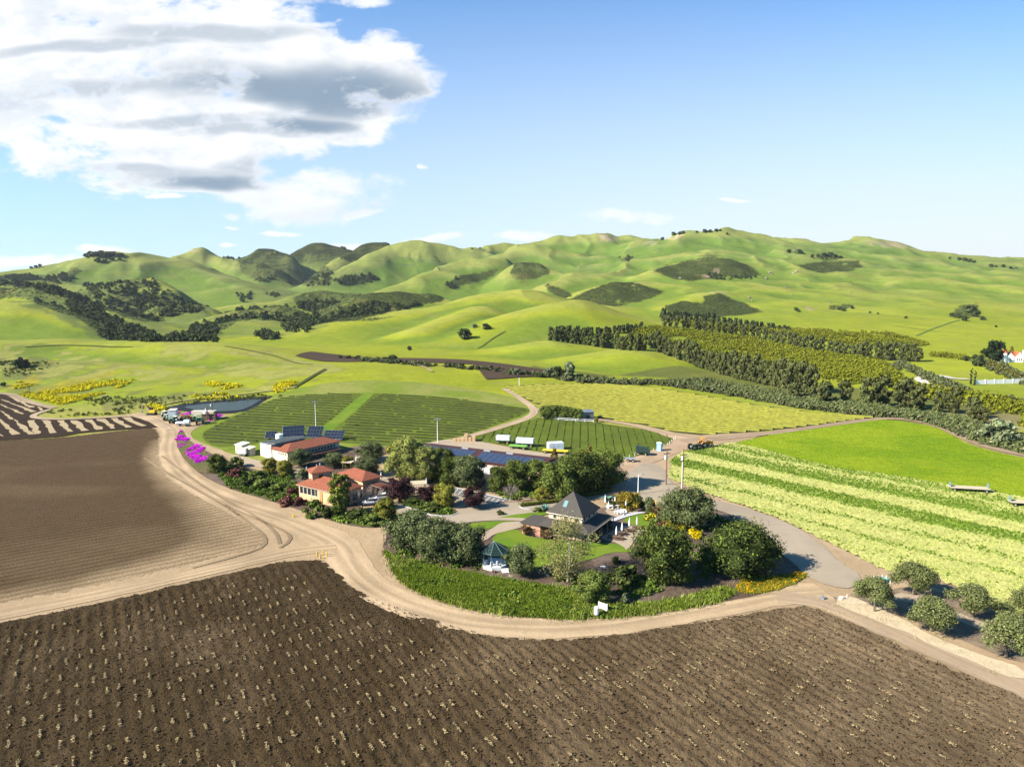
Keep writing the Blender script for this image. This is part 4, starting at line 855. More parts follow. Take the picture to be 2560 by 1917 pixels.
def strap_plant(name, colour, colour2, H=1.8, n=60, w=.09, seed=5, spread=.9):
    r = np.random.default_rng(seed); V = []; F_ = []; C_ = []
    for i in range(n):
        a = r.random() * 6.28; sp = spread * (.3 + .8 * r.random()); h = H * (.6 + .4 * r.random()); d = np.array([math.cos(a), math.sin(a), 0]); s_ = np.array([-d[1], d[0], 0]) * w
        p0 = d * .06; p1 = d * sp * .45 + [0, 0, h * .7]; p2 = d * sp + [0, 0, h * (.95 - .4 * r.random())]; o_ = len(V)
        V += [p0 - s_, p0 + s_, p1 - s_, p1 + s_, p2]; F_ += [(o_, o_ + 1, o_ + 3, o_ + 2), (o_ + 2, o_ + 3, o_ + 4)]
        c = np.array(colour if r.random() < .6 else colour2) * (.7 + .6 * r.random()); C_ += [c] * 5
    return new_obj(name, [tuple(v) for v in V], F_, M['leaf'], colour=np.array(C_), label='x', cat='plant')
proto('flax', lambda: strap_plant('flax_plant', (.09, .045, .03), (.13, .11, .03), 2.2, 90, .09, 5, 1.5))
proto('agave', lambda: strap_plant('agave_plant', (.09, .16, .13), (.06, .12, .10), 1.5, 34, .16, 6, 1.5))

# garden trees and shrubs: (kind, x, y of the foot in the photo, height in photo pixels, label)
for q_ in [
    ('olive0', 1030, 1371, 92, 'grey-green olive tree by the metal gate, first of the row left of the gazebo', 1.0),
    ('olive1', 1088, 1402, 104, 'tall grey-green olive tree in the middle of the row left of the gazebo', .95),
    ('olive2', 1126, 1398, 90, 'olive tree half hidden in the row between the tall olive and the gazebo', .9),
    ('olive0', 1162, 1410, 98, 'pale sunlit olive tree whose crown touches the gazebo on its left side', .95),
    ('olive1', 1304, 1442, 78, 'small olive tree standing just right of the gazebo steps', .85),
    ('airy', 1418, 1455, 158, 'sparse pale yellow-green sycamore with visible branches in front of the pyramid-roofed house', .95),
    ('mid0', 1480, 1506, 78, 'dark bushy tree right of the sparse sycamore near the white water tank', 1.0),
    ('shade0', 1660, 1454, 134, 'large dark evergreen below the picnic patio, left one of the two biggest garden trees', .84),
    ('shade1', 1850, 1428, 124, 'wide dark evergreen at the road bend shading the asphalt, right of the other big evergreen', .96),
    ('olive2', 1722, 1318, 96, 'broad silvery olive tree beside the asphalt road above the yellow flowers', 1.05),
    ('mid1', 1244, 1229, 64, 'light green tree at the left end of the dense row below the long barn', .9),
    ('mid2', 1285, 1226, 76, 'bushy light-topped tree second from the left in the row below the barn', .95),
    ('mid0', 1339, 1224, 76, 'rounded green tree in the middle of the row hiding the barn eave', .95),
    ('mid1', 1396, 1247, 92, 'tall green tree directly behind the pyramid roof house on its left', .95),
    ('shade0', 1453, 1234, 102, 'big dark tree standing right behind the pyramid roof', .85),
    ('mid2', 1512, 1218, 92, 'dark tree at the right end of the row throwing shade on the asphalt', 1.0),
    ('mid0', 1425, 1215, 80, 'green tree filling the gap behind the tree row, next to the rusty conifers', .9),
    ('yellow0', 1356, 1251, 34, 'low yellow-green tree at the left end of the clipped hedge', 1.2),
    ('cone', 1386, 1160, 38, 'rusty yellow conifer beside the yellow flat wagon', 1.0),
    ('cone', 1452, 1158, 34, 'rusty conifer, lower of two behind the right end of the tree row', 1.1),
    ('cone', 1474, 1155, 40, 'rusty conifer, taller of two behind the right end of the tree row', 1.0),
    ('syc0', 1014, 1202, 108, 'tall light green sycamore behind the dark plum tree near the terrace', .95),
    ('syc1', 1065, 1210, 92, 'light green sycamore beside the lawn shelter, right of the tallest sycamore', .9),
    ('mid1', 1106, 1182, 64, 'green tree in front of the barn solar roof', 1.0),
    ('mid2', 1118, 1213, 70, 'green tree with a bare pale trunk above the parking court', .9),
    ('olive1', 1171, 1222, 82, 'grey-green tree left of the barn wall gap', .95),
    ('mid0', 1150, 1200, 60, 'dark green tree wedged between two trees above the parking court', 1.0),
    ('plum', 998, 1253, 56, 'large dark purple plum tree beside the lawn shelter', 1.15),
    ('plum', 1074, 1253, 40, 'dark purple plum tree in the middle of the planted island', 1.2),
    ('plum', 1182, 1270, 48, 'purple plum tree standing alone at the tip of the drive island', 1.05),
    ('plumthin', 1198, 1226, 36, 'thin half-bare plum tree behind the parking bays', 1.1),
    ('yellow1', 1112, 1267, 56, 'yellow-green tree on the island between the two plum trees', 1.0),
    ('yellow0', 965, 1301, 56, 'bright yellow-green tree in front of the white cars', 1.0),
    ('cypress', 850, 1286, 98, 'tall yellow-tipped conifer covering the corner of the terracotta house', .95),
    ('yellow1', 674, 1184, 38, 'yellow-green tree below the winery end wall, left of a pair', 1.0),
    ('yellow0', 712, 1190, 40, 'yellow-green tree below the winery end wall, right of a pair', 1.1),
    ('olive2', 750, 1166, 44, 'grey olive tree against the winery corner', 1.1),
    ('olive0', 835, 1168, 36, 'spreading olive tree in front of the winery porch', 1.3),
    ('yellow1', 868, 1170, 30, 'small yellow-tipped tree behind the tower of the terracotta house', 1.1),
    ('olive1', 929, 1154, 48, 'broad grey olive tree at the right end of the winery', 1.3),
    ('olive0', 918, 1188, 44, 'grey olive tree behind the roof of the terracotta house', 1.35),
    ('mid1', 541, 1181, 46, 'dark green tree at the right end of the pink flower bank', 1.1),
    ('grove0', 2186, 1529, 82, 'small olive tree nearest the junction and the stones, first of the roadside grove', 1.0),
    ('grove1', 2282, 1488, 80, 'olive tree beside the field edge and white stakes, second of the roadside grove', 1.1),
    ('grove0', 2326, 1579, 85, 'olive tree in the middle of the grove next to the farm track', 1.05),
    ('grove1', 2432, 1543, 78, 'olive tree at the lettuce edge on the upper right of the grove', 1.2),
    ('grove0', 2516, 1644, 105, 'largest olive tree of the grove nearest the camera at the right edge', 1.0),
    ('grove1', 2578, 1560, 90, 'olive tree cut by the right edge of the picture', 1.0)]:
    put(q_[0], q_[1], q_[2], q_[3], q_[4], wide=q_[5])
for q_ in [
    ('mound', 590, 1168, 26, 'rounded green shrub beside the gravel drive below the white trailer', 1.1), ('redmound', 592, 1192, 24, 'greyish red shrub on the bank below the gravel drive', 1.3),
    ('mound', 640, 1196, 20, 'low green shrub on the bank left of the yellow-green trees', 1.6), ('mound', 655, 1222, 24, 'green mound shrub in the middle of the bank by the dirt road', 1.7),
    ('darkmound', 620, 1215, 22, 'dark green mound shrub on the lower bank near the road', 1.7), ('mound', 700, 1235, 26, 'bright green mound shrub left of the reddish shrubs', 1.6),
    ('redmound', 730, 1240, 22, 'dull red shrub at the left wall of the terracotta house', 1.0), ('redmound', 718, 1262, 22, 'red-leaved shrub nearest the road below the terracotta house', 1.2),
    ('redmound', 748, 1264, 22, 'red-leaved shrub against the left corner of the terracotta house', 1.2), ('mound', 788, 1286, 36, 'large green mound shrub in front of the terracotta house wall', 1.1),
    ('darkmound', 828, 1292, 26, 'grey-green shrub at the foot of the tall conifer', 1.1), ('darkmound', 900, 1300, 26, 'dark shrub on the bank below the bare trees', 1.7), ('mound', 930, 1310, 24, 'green shrub on the bank left of the bright yellow-green tree', 1.6),
    ('greymound', 760, 1195, 24, 'grey shrub left of the house tower', 1.2), ('flowermound', 977, 1137, 24, 'bright yellow-green shrub beside the court behind the sycamores', 1.1),
    ('darkmound', 1040, 1262, 18, 'dark shrub on the left end of the planted island', 2.2), ('mound', 1075, 1275, 18, 'green shrub on the kerb side of the planted island', 2.4),
    ('darkmound', 1540, 1411, 20, 'small clipped round shrub alone on the mulch', .8), ('darkmound', 1567, 1462, 50, 'large dark-leaved shrub left of the biggest evergreen', 1.0),
    ('greymound', 1622, 1455, 30, 'silvery shrub at the foot of the biggest evergreen', .9), ('greymound', 1562, 1512, 28, 'isolated silvery shrub above the white frame sign', 1.0),
    ('goldmound', 1570, 1269, 40, 'large domed golden-orange shrub by the terrace', 1.0), ('mound', 1592, 1270, 30, 'dark green dome shrub attached right of the golden shrub', 1.1),
    ('darkmound', 1540, 1268, 16, 'low green ball shrub left of the golden dome', 1.0), ('greymound', 1624, 1277, 34, 'upright grey shrub right of the golden dome', .7), ('greymound', 1650, 1284, 26, 'grey-green shrub before the yellow posts', 1.0),
    ('darkmound', 1628, 1284, 16, 'low olive shrub at the path end', 1.3), ('flowermound', 1632, 1302, 22, 'yellow-topped shrub at the tip of the concrete path', 1.0), ('redmound', 1656, 1322, 19, 'brownish mound shrub beside the yellow flowers', 1.1),
    ('darkmound', 1512, 1318, 22, 'dark shrub beneath the veranda corner', 1.2), ('flowermound', 1478, 1346, 20, 'yellowish shrub beside the patio entrance', .9), ('darkmound', 1400, 1450, 18, 'dark shrub in the shade under the sparse sycamore', 1.5),
    ('flowermound', 1176, 1412, 18, 'pale flowering shrub at the left foot of the gazebo', 1.0), ('darkmound', 1250, 1287, 12, 'small reddish bush on the point of the lawn by the drive', 1.0), ('mound', 1345, 1280, 12, 'low green shrub on the lawn strip beside the agave', 1.6),
    ('mound', 1690, 1316, 18, 'bright green shrub behind the yellow flowers', 1.8), ('mound', 1640, 1310, 15, 'low green shrub left of the yellow flowers', 1.4)]:
    put(q_[0], q_[1], q_[2], q_[3], q_[4], wide=q_[5])
put('flax', 1315, 1339, 28, 'dark bronze flax clump left of the pink wall'); put('flax', 1362, 1349, 24, 'bronze and yellow flax clump in front of the pink wall')
put('flax', 1537, 1255, 22, 'bronze flax clump on the terrace beside the blue agave'); put('flax', 1558, 1272, 20, 'dark flax clump in front of the golden dome'); put('flax', 1644, 1290, 26, 'brown flax clump at the foot of the broad olive')
put('agave', 1363, 1277, 15, 'blue-green agave on the lawn strip behind the house'); put('agave', 1520, 1257, 18, 'large blue agave at the terrace edge')
for (u, v, h, w, lb) in ((1276, 1253, 46, 6, 'leafless grey tree at the lower edge of the parking bays'), (906, 1276, 56, 6.5, 'leafless tree in front of the shaded house corner'), (937, 1268, 54, 6, 'upright leafless tree screening the parked white cars')):
    o = bare_tree('bare_tree', lb, 5.5, w, (.16, .13, .11), seed=u); p = at(u, v); s = h * math.hypot(p.y, CAM_H) / F / 5.5; o.location = p; o.scale = (s, s, s)

# ------------------------------------------------------------------ far trees
n_far = 0
def row(key, line, n, h0, h1, label, group, jit=3.0, wide=1.0):
    L = np.array(line, float); d = np.r_[0, np.cumsum(np.hypot(*np.diff(L, axis=0).T))]
    for t in np.linspace(0, d[-1], n):
        u, v = np.interp(t, d, L[:, 0]) + random.uniform(-jit, jit), np.interp(t, d, L[:, 1]) + random.uniform(-1, 1)
        put(key, u, v, h0 + (h1 - h0) * t / d[-1] * 1.0, label, group, wide=wide * random.uniform(.85, 1.15)).scale.z *= random.uniform(.8, 1.15)
row('brownfar', [(1374, 850), (1430, 858), (1490, 866), (1550, 874), (1610, 876)], 22, 34, 36, 'dark windbreak tree in the lower left row beside the orchard', 'windbreak row left of the orchard', wide=.62)
row('oakfar', [(1392, 836), (1450, 838), (1500, 838), (1560, 830), (1602, 822)], 20, 22, 16, 'dark tree in the thin row along the upper left orchard edge', 'thin tree row above the orchard', wide=.55)
row('brownfar', [(1628, 872), (1700, 898), (1770, 925), (1850, 948), (1940, 966), (2030, 984)], 34, 42, 66, 'tall brownish green windbreak tree along the lower orchard edge', 'windbreak row along the lower orchard edge', 4, wide=.62)
row('oakfar', [(1658, 800), (1740, 806), (1820, 814), (1920, 824), (1974, 830)], 24, 26, 16, 'dark tree in the topmost windbreak row on the slope', 'topmost windbreak row', wide=.55)
row('brownfar', [(1662, 815), (1740, 824), (1830, 838), (1917, 850), (2032, 878), (2120, 892), (2210, 900), (2295, 905)], 44, 24, 40, 'brown-green windbreak tree between the two orchards', 'windbreak row between the orchards', 3, wide=.66)
for u, v, h, k_, w in ((2060, 1012, 56, 'brownfar', .9), (2112, 1006, 52, 'brownfar', .9), (2165, 1016, 66, 'brownfar', .85), (2205, 1016, 72, 'brownfar', .85), (2262, 1020, 70, 'brownfar', .9), (2295, 1024, 58, 'brownfar', .9), (2345, 1030, 50, 'brownfar', .8), (2385, 1032, 62, 'brownfar', .7), (2430, 1045, 50, 'brownfar', .9), (2455, 1060, 40, 'brownfar', 1), (1990, 1000, 40, 'brownfar', 1)):
    put(k_, u, v, h, 'tall brownish creekside tree behind the bright green field', 'creekside trees behind the green field', wide=w)
put('willow', 2498, 1112, 62, 'pale silvery willow beside the dirt track at the right edge', wide=1.1); put('willow', 2545, 1010 + 105, 34, 'low silvery bush right of the pale willow', wide=1.2)
put('willow', 1422, 947, 40, 'tall pale willow beside the dark brown field', wide=.75); put('oakfar', 1395, 944, 26, 'dark round tree left of the tall pale willow'); put('willow', 1293, 938, 16, 'small grey willow at the brown field edge', wide=1.3)
put('willow', 1372, 940, 20, 'low grey willow clump left of the dark round tree', wide=1.3)
put('oakfar', 1163, 848, 24, 'round dark oak alone in the hollow between the two green ridges', wide=1.3); put('oakfar', 1215, 824, 14, 'smaller dark oak up the hollow, right of the lone round oak', wide=1.3)
put('willow', 1186, 820, 10, 'small grey bush above the lone round oak', wide=1.3); put('oakfar', 1024, 876, 10, 'tiny dark bush low on the big green ridge')
put('pine', 2485, 905, 50, 'huge dark spreading pine left of the white house', wide=.95); put('cone', 2528, 892, 24, 'green conifer rising behind the white house'); put('oakfar', 2443, 915, 26, 'umbrella-shaped dark tree on the green slope left of the huge pine', wide=1.15)
put('column', 2427, 961, 36, 'narrow cypress, left of a close pair by the white wall'); put('column', 2436, 963, 33, 'narrow cypress, right of a close pair by the white wall')
put('oakfar', 2415, 902, 12, 'small dark bush at the end of the orchard row', wide=1.2)
for i, (u, v, h) in enumerate(((872, 897, 8), (895, 899, 10), (945, 902, 9), (962, 903, 10), (980, 905, 16), (1120, 916, 10), (1135, 918, 9), (1155, 920, 10), (1180, 923, 9), (1320, 938, 10), (1340, 941, 9), (1240, 930, 9), (1350, 943, 10), (850, 896, 7), (1215, 927, 8))):
    put('oakfar', u, v, h, 'small dark bush along the far edge of the brown field', 'bushes along the brown field', wide=1.4)
SKY_OAKS = [(78, 672, 6), (90, 670, 7), (100, 667, 7), (112, 664, 6), (125, 659, 5), (150, 652, 6), (170, 647, 7), (178, 645, 8), (185, 644, 8), (215, 643, 12), (228, 641, 16), (240, 640, 14), (252, 641, 18), (262, 644, 16), (272, 642, 16), (283, 640, 14), (296, 642, 12), (305, 640, 9), (246, 655, 14), (262, 657, 12), (280, 652, 10), (300, 651, 9),
            (1656, 600, 7), (1672, 592, 8), (1684, 589, 9), (1700, 587, 8), (1708, 585, 8), (1742, 582, 5), (1762, 582, 9), (1775, 581, 7), (1790, 579, 7), (1800, 578, 5), (1818, 587, 5), (2065, 600, 4), (2074, 600, 6), (2080, 600, 5),
            (2375, 648, 6), (2398, 651, 8), (2412, 653, 9), (2425, 655, 8), (2435, 657, 6), (2478, 668, 8), (2490, 668, 5), (2508, 668, 7), (2526, 672, 6), (2540, 674, 6), (1972, 632, 9), (1998, 633, 10), (2030, 644, 7), (2045, 643, 8), (2060, 642, 10), (2075, 642, 12), (2085, 644, 9), (2100, 646, 7),
            (900, 606, 5), (915, 604, 5), (930, 602, 5), (945, 604, 4), (1090, 606, 4), (1180, 624, 4), (1200, 622, 4), (1260, 599, 3), (1995, 780, 7), (2100, 775, 8), (2110, 778, 9), (2130, 772, 7), (2425, 782, 20), (2440, 792, 16), (2395, 795, 14), (2380, 792, 10), (2410, 802, 12), (2455, 800, 10), (2265, 796, 6), (2490, 818, 5), (1990, 777, 9), (2175, 783, 5), (2195, 785, 4),
            (40, 712, 12), (12, 710, 12), (70, 716, 12), (95, 722, 12), (120, 733, 13), (150, 738, 14), (178, 750, 16), (330, 833, 14), (312, 838, 10), (342, 845, 12), (8, 893 + 72, 10), (50, 920, 22), (62, 916, 18), (350, 705 + 60, 10), (608, 755, 9), (614, 745, 6)]
for u, v, h in SKY_OAKS: put('oakfar', u, v, h * (.72 if 205 < u < 310 else .9), 'scattered dark oak on the distant hills', 'scattered oaks on the hills', wide=1.25)

# ------------------------------------------------------------------ scattered stuff through geometry nodes
def scatter(name, pts, sc, proto_mesh, kind='stuff', parent=None, label=None, zscale=1.0):
    pts = np.asarray(pts, float)
    me = bpy.data.meshes.new(name); me.vertices.add(len(pts)); me.vertices.foreach_set('co', pts.astype(np.float32).ravel())
    a = me.attributes.new('sz', 'FLOAT', 'POINT'); a.data.foreach_set('value', np.broadcast_to(sc, len(pts)).astype(np.float32))
    a = me.attributes.new('rz', 'FLOAT', 'POINT'); a.data.foreach_set('value', (rng.random(len(pts)) * 6.283).astype(np.float32))
    for mm in proto_mesh.materials: me.materials.append(mm)
    o = bpy.data.objects.new(name, me); COL.objects.link(o); o.parent = parent; o['kind'] = kind
    if label: o['label'] = label
    po = bpy.data.objects.new(name + '_piece', proto_mesh)
    g = bpy.data.node_groups.new(name, 'GeometryNodeTree')
    g.interface.new_socket('Geometry', in_out='INPUT', socket_type='NodeSocketGeometry'); g.interface.new_socket('Geometry', in_out='OUTPUT', socket_type='NodeSocketGeometry')
    gi = g.nodes.new('NodeGroupInput'); go = g.nodes.new('NodeGroupOutput'); ip = g.nodes.new('GeometryNodeInstanceOnPoints'); oi = g.nodes.new('GeometryNodeObjectInfo')
    oi.inputs['Object'].default_value = po
    def na(nm):
        n = g.nodes.new('GeometryNodeInputNamedAttribute'); n.data_type = 'FLOAT'; n.inputs[0].default_value = nm; return n.outputs[0]
    cx = g.nodes.new('ShaderNodeCombineXYZ'); g.links.new(na('rz'), cx.inputs[2])
    m2p = g.nodes.new('GeometryNodeMeshToPoints'); g.links.new(gi.outputs[0], m2p.inputs[0])
    g.links.new(m2p.outputs[0], ip.inputs['Points']); g.links.new(oi.outputs['Geometry'], ip.inputs['Instance'])
    g.links.new(cx.outputs[0], ip.inputs['Rotation']); g.links.new(na('sz'), ip.inputs['Scale']); g.links.new(ip.outputs[0], go.inputs[0])
    md = o.modifiers.new('scatter', 'NODES'); md.node_group = g; return o
def piece(name, V, F_, C_, m=None):
    me = bpy.data.meshes.new(name); me.from_pydata([tuple(v) for v in V], [], [tuple(f) for f in F_])
    ca = me.color_attributes.new('Col', 'FLOAT_COLOR', 'POINT'); ca.data.foreach_set('color', np.c_[np.array(C_), np.ones(len(C_))].astype(np.float32).ravel())
    me.materials.append(m or M['leaf']); return me
def bush_piece(name, H, W_, nl, n, leaf, colour, seed, **kw):
    r = np.random.default_rng(seed); c, q = lobes(r, H, W_, 0, nl, 'mound'); V, F_, C_ = leaf_cloud(r, c, [min(x, H * .6) for x in q], n, leaf, colour, **kw)
    V = np.array(V); V[:, 2] = np.maximum(V[:, 2], -.2); return piece(name, V, F_, C_)
AREA = (np.gradient(rad)[:, None] * RR * (ang[1] - ang[0]))
def sample_mask(mask, density, maxn=60000):
    w = (mask * AREA * VIS * (RR < 2650)).ravel(); n = int(min(maxn, w.sum() * density)); k = rng.choice(w.size, n, p=w / w.sum())
    x = TX.ravel()[k] + rng.uniform(-.5, .5, n) * RR.ravel()[k] * .003; y = TY.ravel()[k] + rng.uniform(-.5, .5, n) * 4
    return np.c_[x, y, T(x, y)]
P_ = sample_mask(SCRUBMASK, .10, 60000)
scatter('chaparral', P_ - [0, 0, .3], rng.uniform(.35, .85, len(P_)), bush_piece('chaparral_bush', 1.3, 4.2, 4, 34, .6, SCRUB * 1.15, 81, cvar=.4))
wood = SCRUBMASK * (TX < -120) * (CURV < -.2) * (RR < 1900)
P_ = sample_mask(wood, .02, 7000)
scatter('oak_woodland', P_ - [0, 0, .4], rng.uniform(.6, 1.2, len(P_)), bush_piece('woodland_oak', 6.5, 9, 8, 120, 1.2, (.050, .064, .021), 82, cvar=.5, corecol=.85))
# oak woods in the left valleys and gullies
def poly_pts(px, n, dlo=200, dhi=2600, sm=0):
    P = np.array(px, float); out_ = []
    m = (inpoly(PU, PV, P) & (TY > dlo) & (TY < dhi)).astype(float)
    w = (m * AREA * VIS).ravel()
    if w.sum() <= 0: return np.zeros((0, 3))
    k = rng.choice(w.size, n, p=w / w.sum()); x = TX.ravel()[k] + rng.uniform(-.5, .5, n) * RR.ravel()[k] * .002; y = TY.ravel()[k] + rng.uniform(-.5, .5, n) * 3
    return np.c_[x, y, T(x, y)]
WOODS = [([(160, 735), (190, 735), (330, 820), (440, 852), (400, 856), (300, 850), (200, 790)], 260), ([(210, 715), (380, 700), (440, 740), (510, 770), (500, 782), (420, 785), (380, 760), (300, 760), (240, 750)], 330), ([(0, 700), (90, 706), (200, 738), (190, 752), (90, 722), (0, 714)], 130),
         ([(740, 680), (832, 680), (822, 714), (770, 716)], 150), ([(820, 695), (905, 692), (950, 702), (930, 708), (850, 712)], 60), ([(470, 820), (520, 800), (545, 810), (520, 840), (460, 850)], 70), ([(440, 830), (540, 842), (545, 856), (400, 856)], 90), ([(640, 832), (690, 835), (700, 848), (645, 850)], 40), ([(720, 800), (800, 785), (770, 830), (720, 835)], 130),
         ([(1760, 680), (1830, 690), (1870, 684), (1902, 690), (1870, 700), (1780, 700)], 60), ([(590, 735), (628, 733), (630, 750), (600, 752)], 25), ([(650, 730), (700, 735), (690, 745)], 20), ([(1540, 640), (1590, 640), (1570, 655)], 20), ([(560, 640), (600, 642), (600, 650), (560, 650)], 25), ([(2020, 636), (2100, 640), (2110, 648), (2040, 648)], 40), ([(850, 615), (905, 600), (940, 600), (900, 612), (860, 625)], 40)]
pp = np.vstack([poly_pts(a, n, 500) for a, n in WOODS])
scatter('valley_oaks', pp - [0, 0, .3], rng.uniform(.4, .95, len(pp)), bush_piece('valley_oak', 7, 10, 9, 170, 1.1, (.050, .062, .021), 83, cvar=.5, corecol=.85))
# brush belt along the creek
CREEK = [([(1230, 935), (1300, 935), (1460, 958), (1640, 962), (1800, 985), (1960, 1012), (2180, 1040), (2170, 1020), (1990, 995), (1850, 968), (1760, 950), (1640, 955), (1500, 950), (1400, 940)], 1500), ([(1780, 960), (2000, 990), (2400, 1050), (2480, 1080), (2560, 1110), (2560, 1135), (2440, 1105), (2380, 1080), (2330, 1058), (2260, 1046), (2190, 1042), (2000, 1020), (1850, 990)], 2600),
         ([(2180, 960), (2260, 920), (2330, 960), (2420, 985), (2560, 1010), (2560, 1000), (2440, 985), (2340, 940), (2250, 905), (2200, 930)], 420), ([(2500, 905), (2560, 940), (2560, 965), (2470, 925), (2460, 905)], 200), ([(900, 898), (1250, 925), (1400, 945), (1250, 930), (900, 903)], 150)]
pp = np.vstack([poly_pts(a, n, 200, 640) for a, n in CREEK])
scatter('creek_brush', pp - [0, 0, .2], rng.uniform(.4, 1.2, len(pp)), bush_piece('brush_bush', 2.4, 3.6, 6, 110, .5, (.045, .055, .018), 84, cvar=.7, tips=(.2, (.12, .11, .06))))
scatter('creek_scrub', pp[::3] + rng.uniform(-2, 2, (len(pp[::3]), 3)) * [1, 1, 0] - [0, 0, .2], rng.uniform(.4, 1.0, len(pp[::3])), bush_piece('scrub_bush', 2.0, 3.4, 6, 100, .45, (.062, .066, .034), 85, cvar=.7, tips=(.2, (.11, .11, .06))))
# orchards: trees in rows; the nearest 300 are individuals
zo = lambda L: [(1280 + x / 1.728, 500 + y / 1.728) for x, y in L]
ORCH = [zo([(400, 592), (640, 548), (1000, 592), (1600, 700), (1690, 775), (1640, 800), (1420, 795), (1260, 745), (1000, 690), (800, 640), (620, 608)]), zo([(720, 518), (1000, 545), (1200, 560), (1650, 580), (1815, 628), (1650, 642), (1290, 605), (1000, 568), (750, 548)]),
        [(2200, 965), (2303, 968), (2407, 980), (2560, 1012), (2760, 1060), (2760, 1110), (2560, 1066), (2467, 1044), (2407, 1010), (2300, 1000)], [(2322, 884), (2413, 895), (2413, 901), (2330, 892)]]
od = at(1700, 830) - at(2150, 905); od = np.array([od.x, od.y]); od /= np.hypot(*od); on = np.array([-od[1], od[0]])
orch = []
for Lq in ORCH:
    P = world_poly(Lq, 0); s_ = P @ od; t_ = P @ on
    A_, B_ = np.meshgrid(np.arange(s_.min(), s_.max(), 3.0), np.arange(t_.min(), t_.max(), 6.6))
    A_ = A_.ravel() + rng.uniform(-.5, .5, A_.size); B_ = B_.ravel() + rng.uniform(-.4, .4, B_.size); x = A_ * od[0] + B_ * on[0]; y = A_ * od[1] + B_ * on[1]
    k = inpoly(x, y, P) & (fbm(x, y, 22, 2, 14) > -.42); orch.append(np.c_[x[k], y[k]])
orch = np.vstack(orch); orch = np.c_[orch, T(orch[:, 0], orch[:, 1])]
orch = orch[np.argsort(np.hypot(orch[:, 0], orch[:, 1]))]
fru = bush_piece('citrus', 3.3, 4.3, 7, 120, .55, (.10, .11, .008), 86, cvar=.5, tips=(.3, (.16, .16, .012)))
uu_, vv_ = project(orch[:, 0], orch[:, 1], orch[:, 2]); inview = (uu_ > 0) & (uu_ < 2560); ki = np.where(inview)[0][:300]; rest = np.setdiff1d(np.arange(len(orch)), ki)
for i in ki:
    o = bpy.data.objects.new('orchard_tree', fru); COL.objects.link(o); o.location = orch[i]; o.rotation_euler = (0, 0, random.uniform(0, 6.28)); s = random.uniform(.85, 1.15); o.scale = (s, s, s)
    tag(o, 'yellow-green orchard tree in a planted row at the near right end of the orchard', 'tree', 'nearest orchard trees')
scatter('orchard_rows', orch[rest], rng.uniform(.85, 1.15, len(rest)), fru)
print('orchard', len(orch))
# ==== STAGE4
# ------------------------------------------------------------------ vineyards and row crops
def row_crop(name, poly_px, p, q, spacing, w, h, m, step=1.1, colour=(.06, .08, .02), gap=.0, seed=1, off=.1, sm=1, parent=None, cvar=.3, var=.35):
    P = world_poly(poly_px, sm); a = at(*p); b = at(*q); d = np.array([b.x - a.x, b.y - a.y]); d /= np.hypot(*d); nn = np.array([-d[1], d[0]])
    s_ = P @ d; t_ = P @ nn; V = []; F_ = []; C_ = []; r = np.random.default_rng(seed); nv = 0
    for tt in np.arange(t_.min(), t_.max(), spacing):
        s = np.arange(s_.min(), s_.max(), step); x = s * d[0] + tt * nn[0]; y = s * d[1] + tt * nn[1]
        k = inpoly(x, y, P) & (r.random(len(s)) > gap)
        if k.sum() < 2: continue
        z = T(x, y) + off; hh = h * (1 + var * r.normal(size=len(s))).clip(.2, 2); ww = w * (1 + var * .7 * r.normal(size=len(s))).clip(.3, 2)
        jt = .12 * r.normal(size=len(s)); cc = np.array(colour)[None] * (1 + cvar * r.normal(size=(len(s), 1))).clip(.4, 1.9)
        prof = ((-.5, 0), (-.42, .62), (0, 1.0), (.42, .62), (.5, 0))
        pts = np.stack([np.stack([x + nn[0] * (ww * u + jt), y + nn[1] * (ww * u + jt), z + hh * v], -1) for u, v in prof], 1)
        idx_ = np.arange(len(s)); ok = k[:-1] & k[1:]
        V.append(pts.reshape(-1, 3)); C_.append(np.repeat(cc, 5, 0)); i0 = idx_[:-1][ok]
        for j in range(4): F_.append(np.stack([nv + i0 * 5 + j, nv + (i0 + 1) * 5 + j, nv + (i0 + 1) * 5 + j + 1, nv + i0 * 5 + j + 1], -1))
        nv += len(s) * 5
    V_, f_, c_ = compact(np.vstack(V), np.vstack(F_), np.vstack(C_))
    o = new_obj(name, V_, f_, m, parent, colour=c_, kind='stuff'); return o
vl = [(504, 1084), (540, 1064), (640, 1016), (700, 993), (800, 985), (905, 985), (798, 1072), (760, 1088), (700, 1097), (560, 1117), (520, 1108)]
vr = [(936, 986), (1000, 986), (1100, 991), (1200, 1006), (1316, 1021), (1322, 1031), (1200, 1076), (1120, 1098), (1060, 1108), (950, 1113), (880, 1106), (832, 1080)]
VC = (.030, .034, .012)
row_crop('vineyard_rows', vl, (560, 1060), (760, 1072), 4.2, .9, .42, M['leaf_still'], 1.0, VC, .02, cvar=.12, var=.12, seed=1)
row_crop('vineyard_rows', vr, (850, 1040), (1200, 1062), 4.2, .9, .42, M['leaf_still'], 1.0, VC, .02, cvar=.12, var=.12, seed=2)
row_crop('vineyard_rows', [(1170, 1098), (1240, 1077), (1332, 1049), (1380, 1043), (1500, 1060), (1618, 1076), (1692, 1092), (1686, 1107), (1620, 1130), (1560, 1148), (1450, 1135), (1330, 1128), (1245, 1110)], (1400, 1120), (1410, 1050), 2.9, .24, .22, M['leaf_still'], .8, (.050, .062, .014), .1, cvar=.2, var=.15, seed=3)
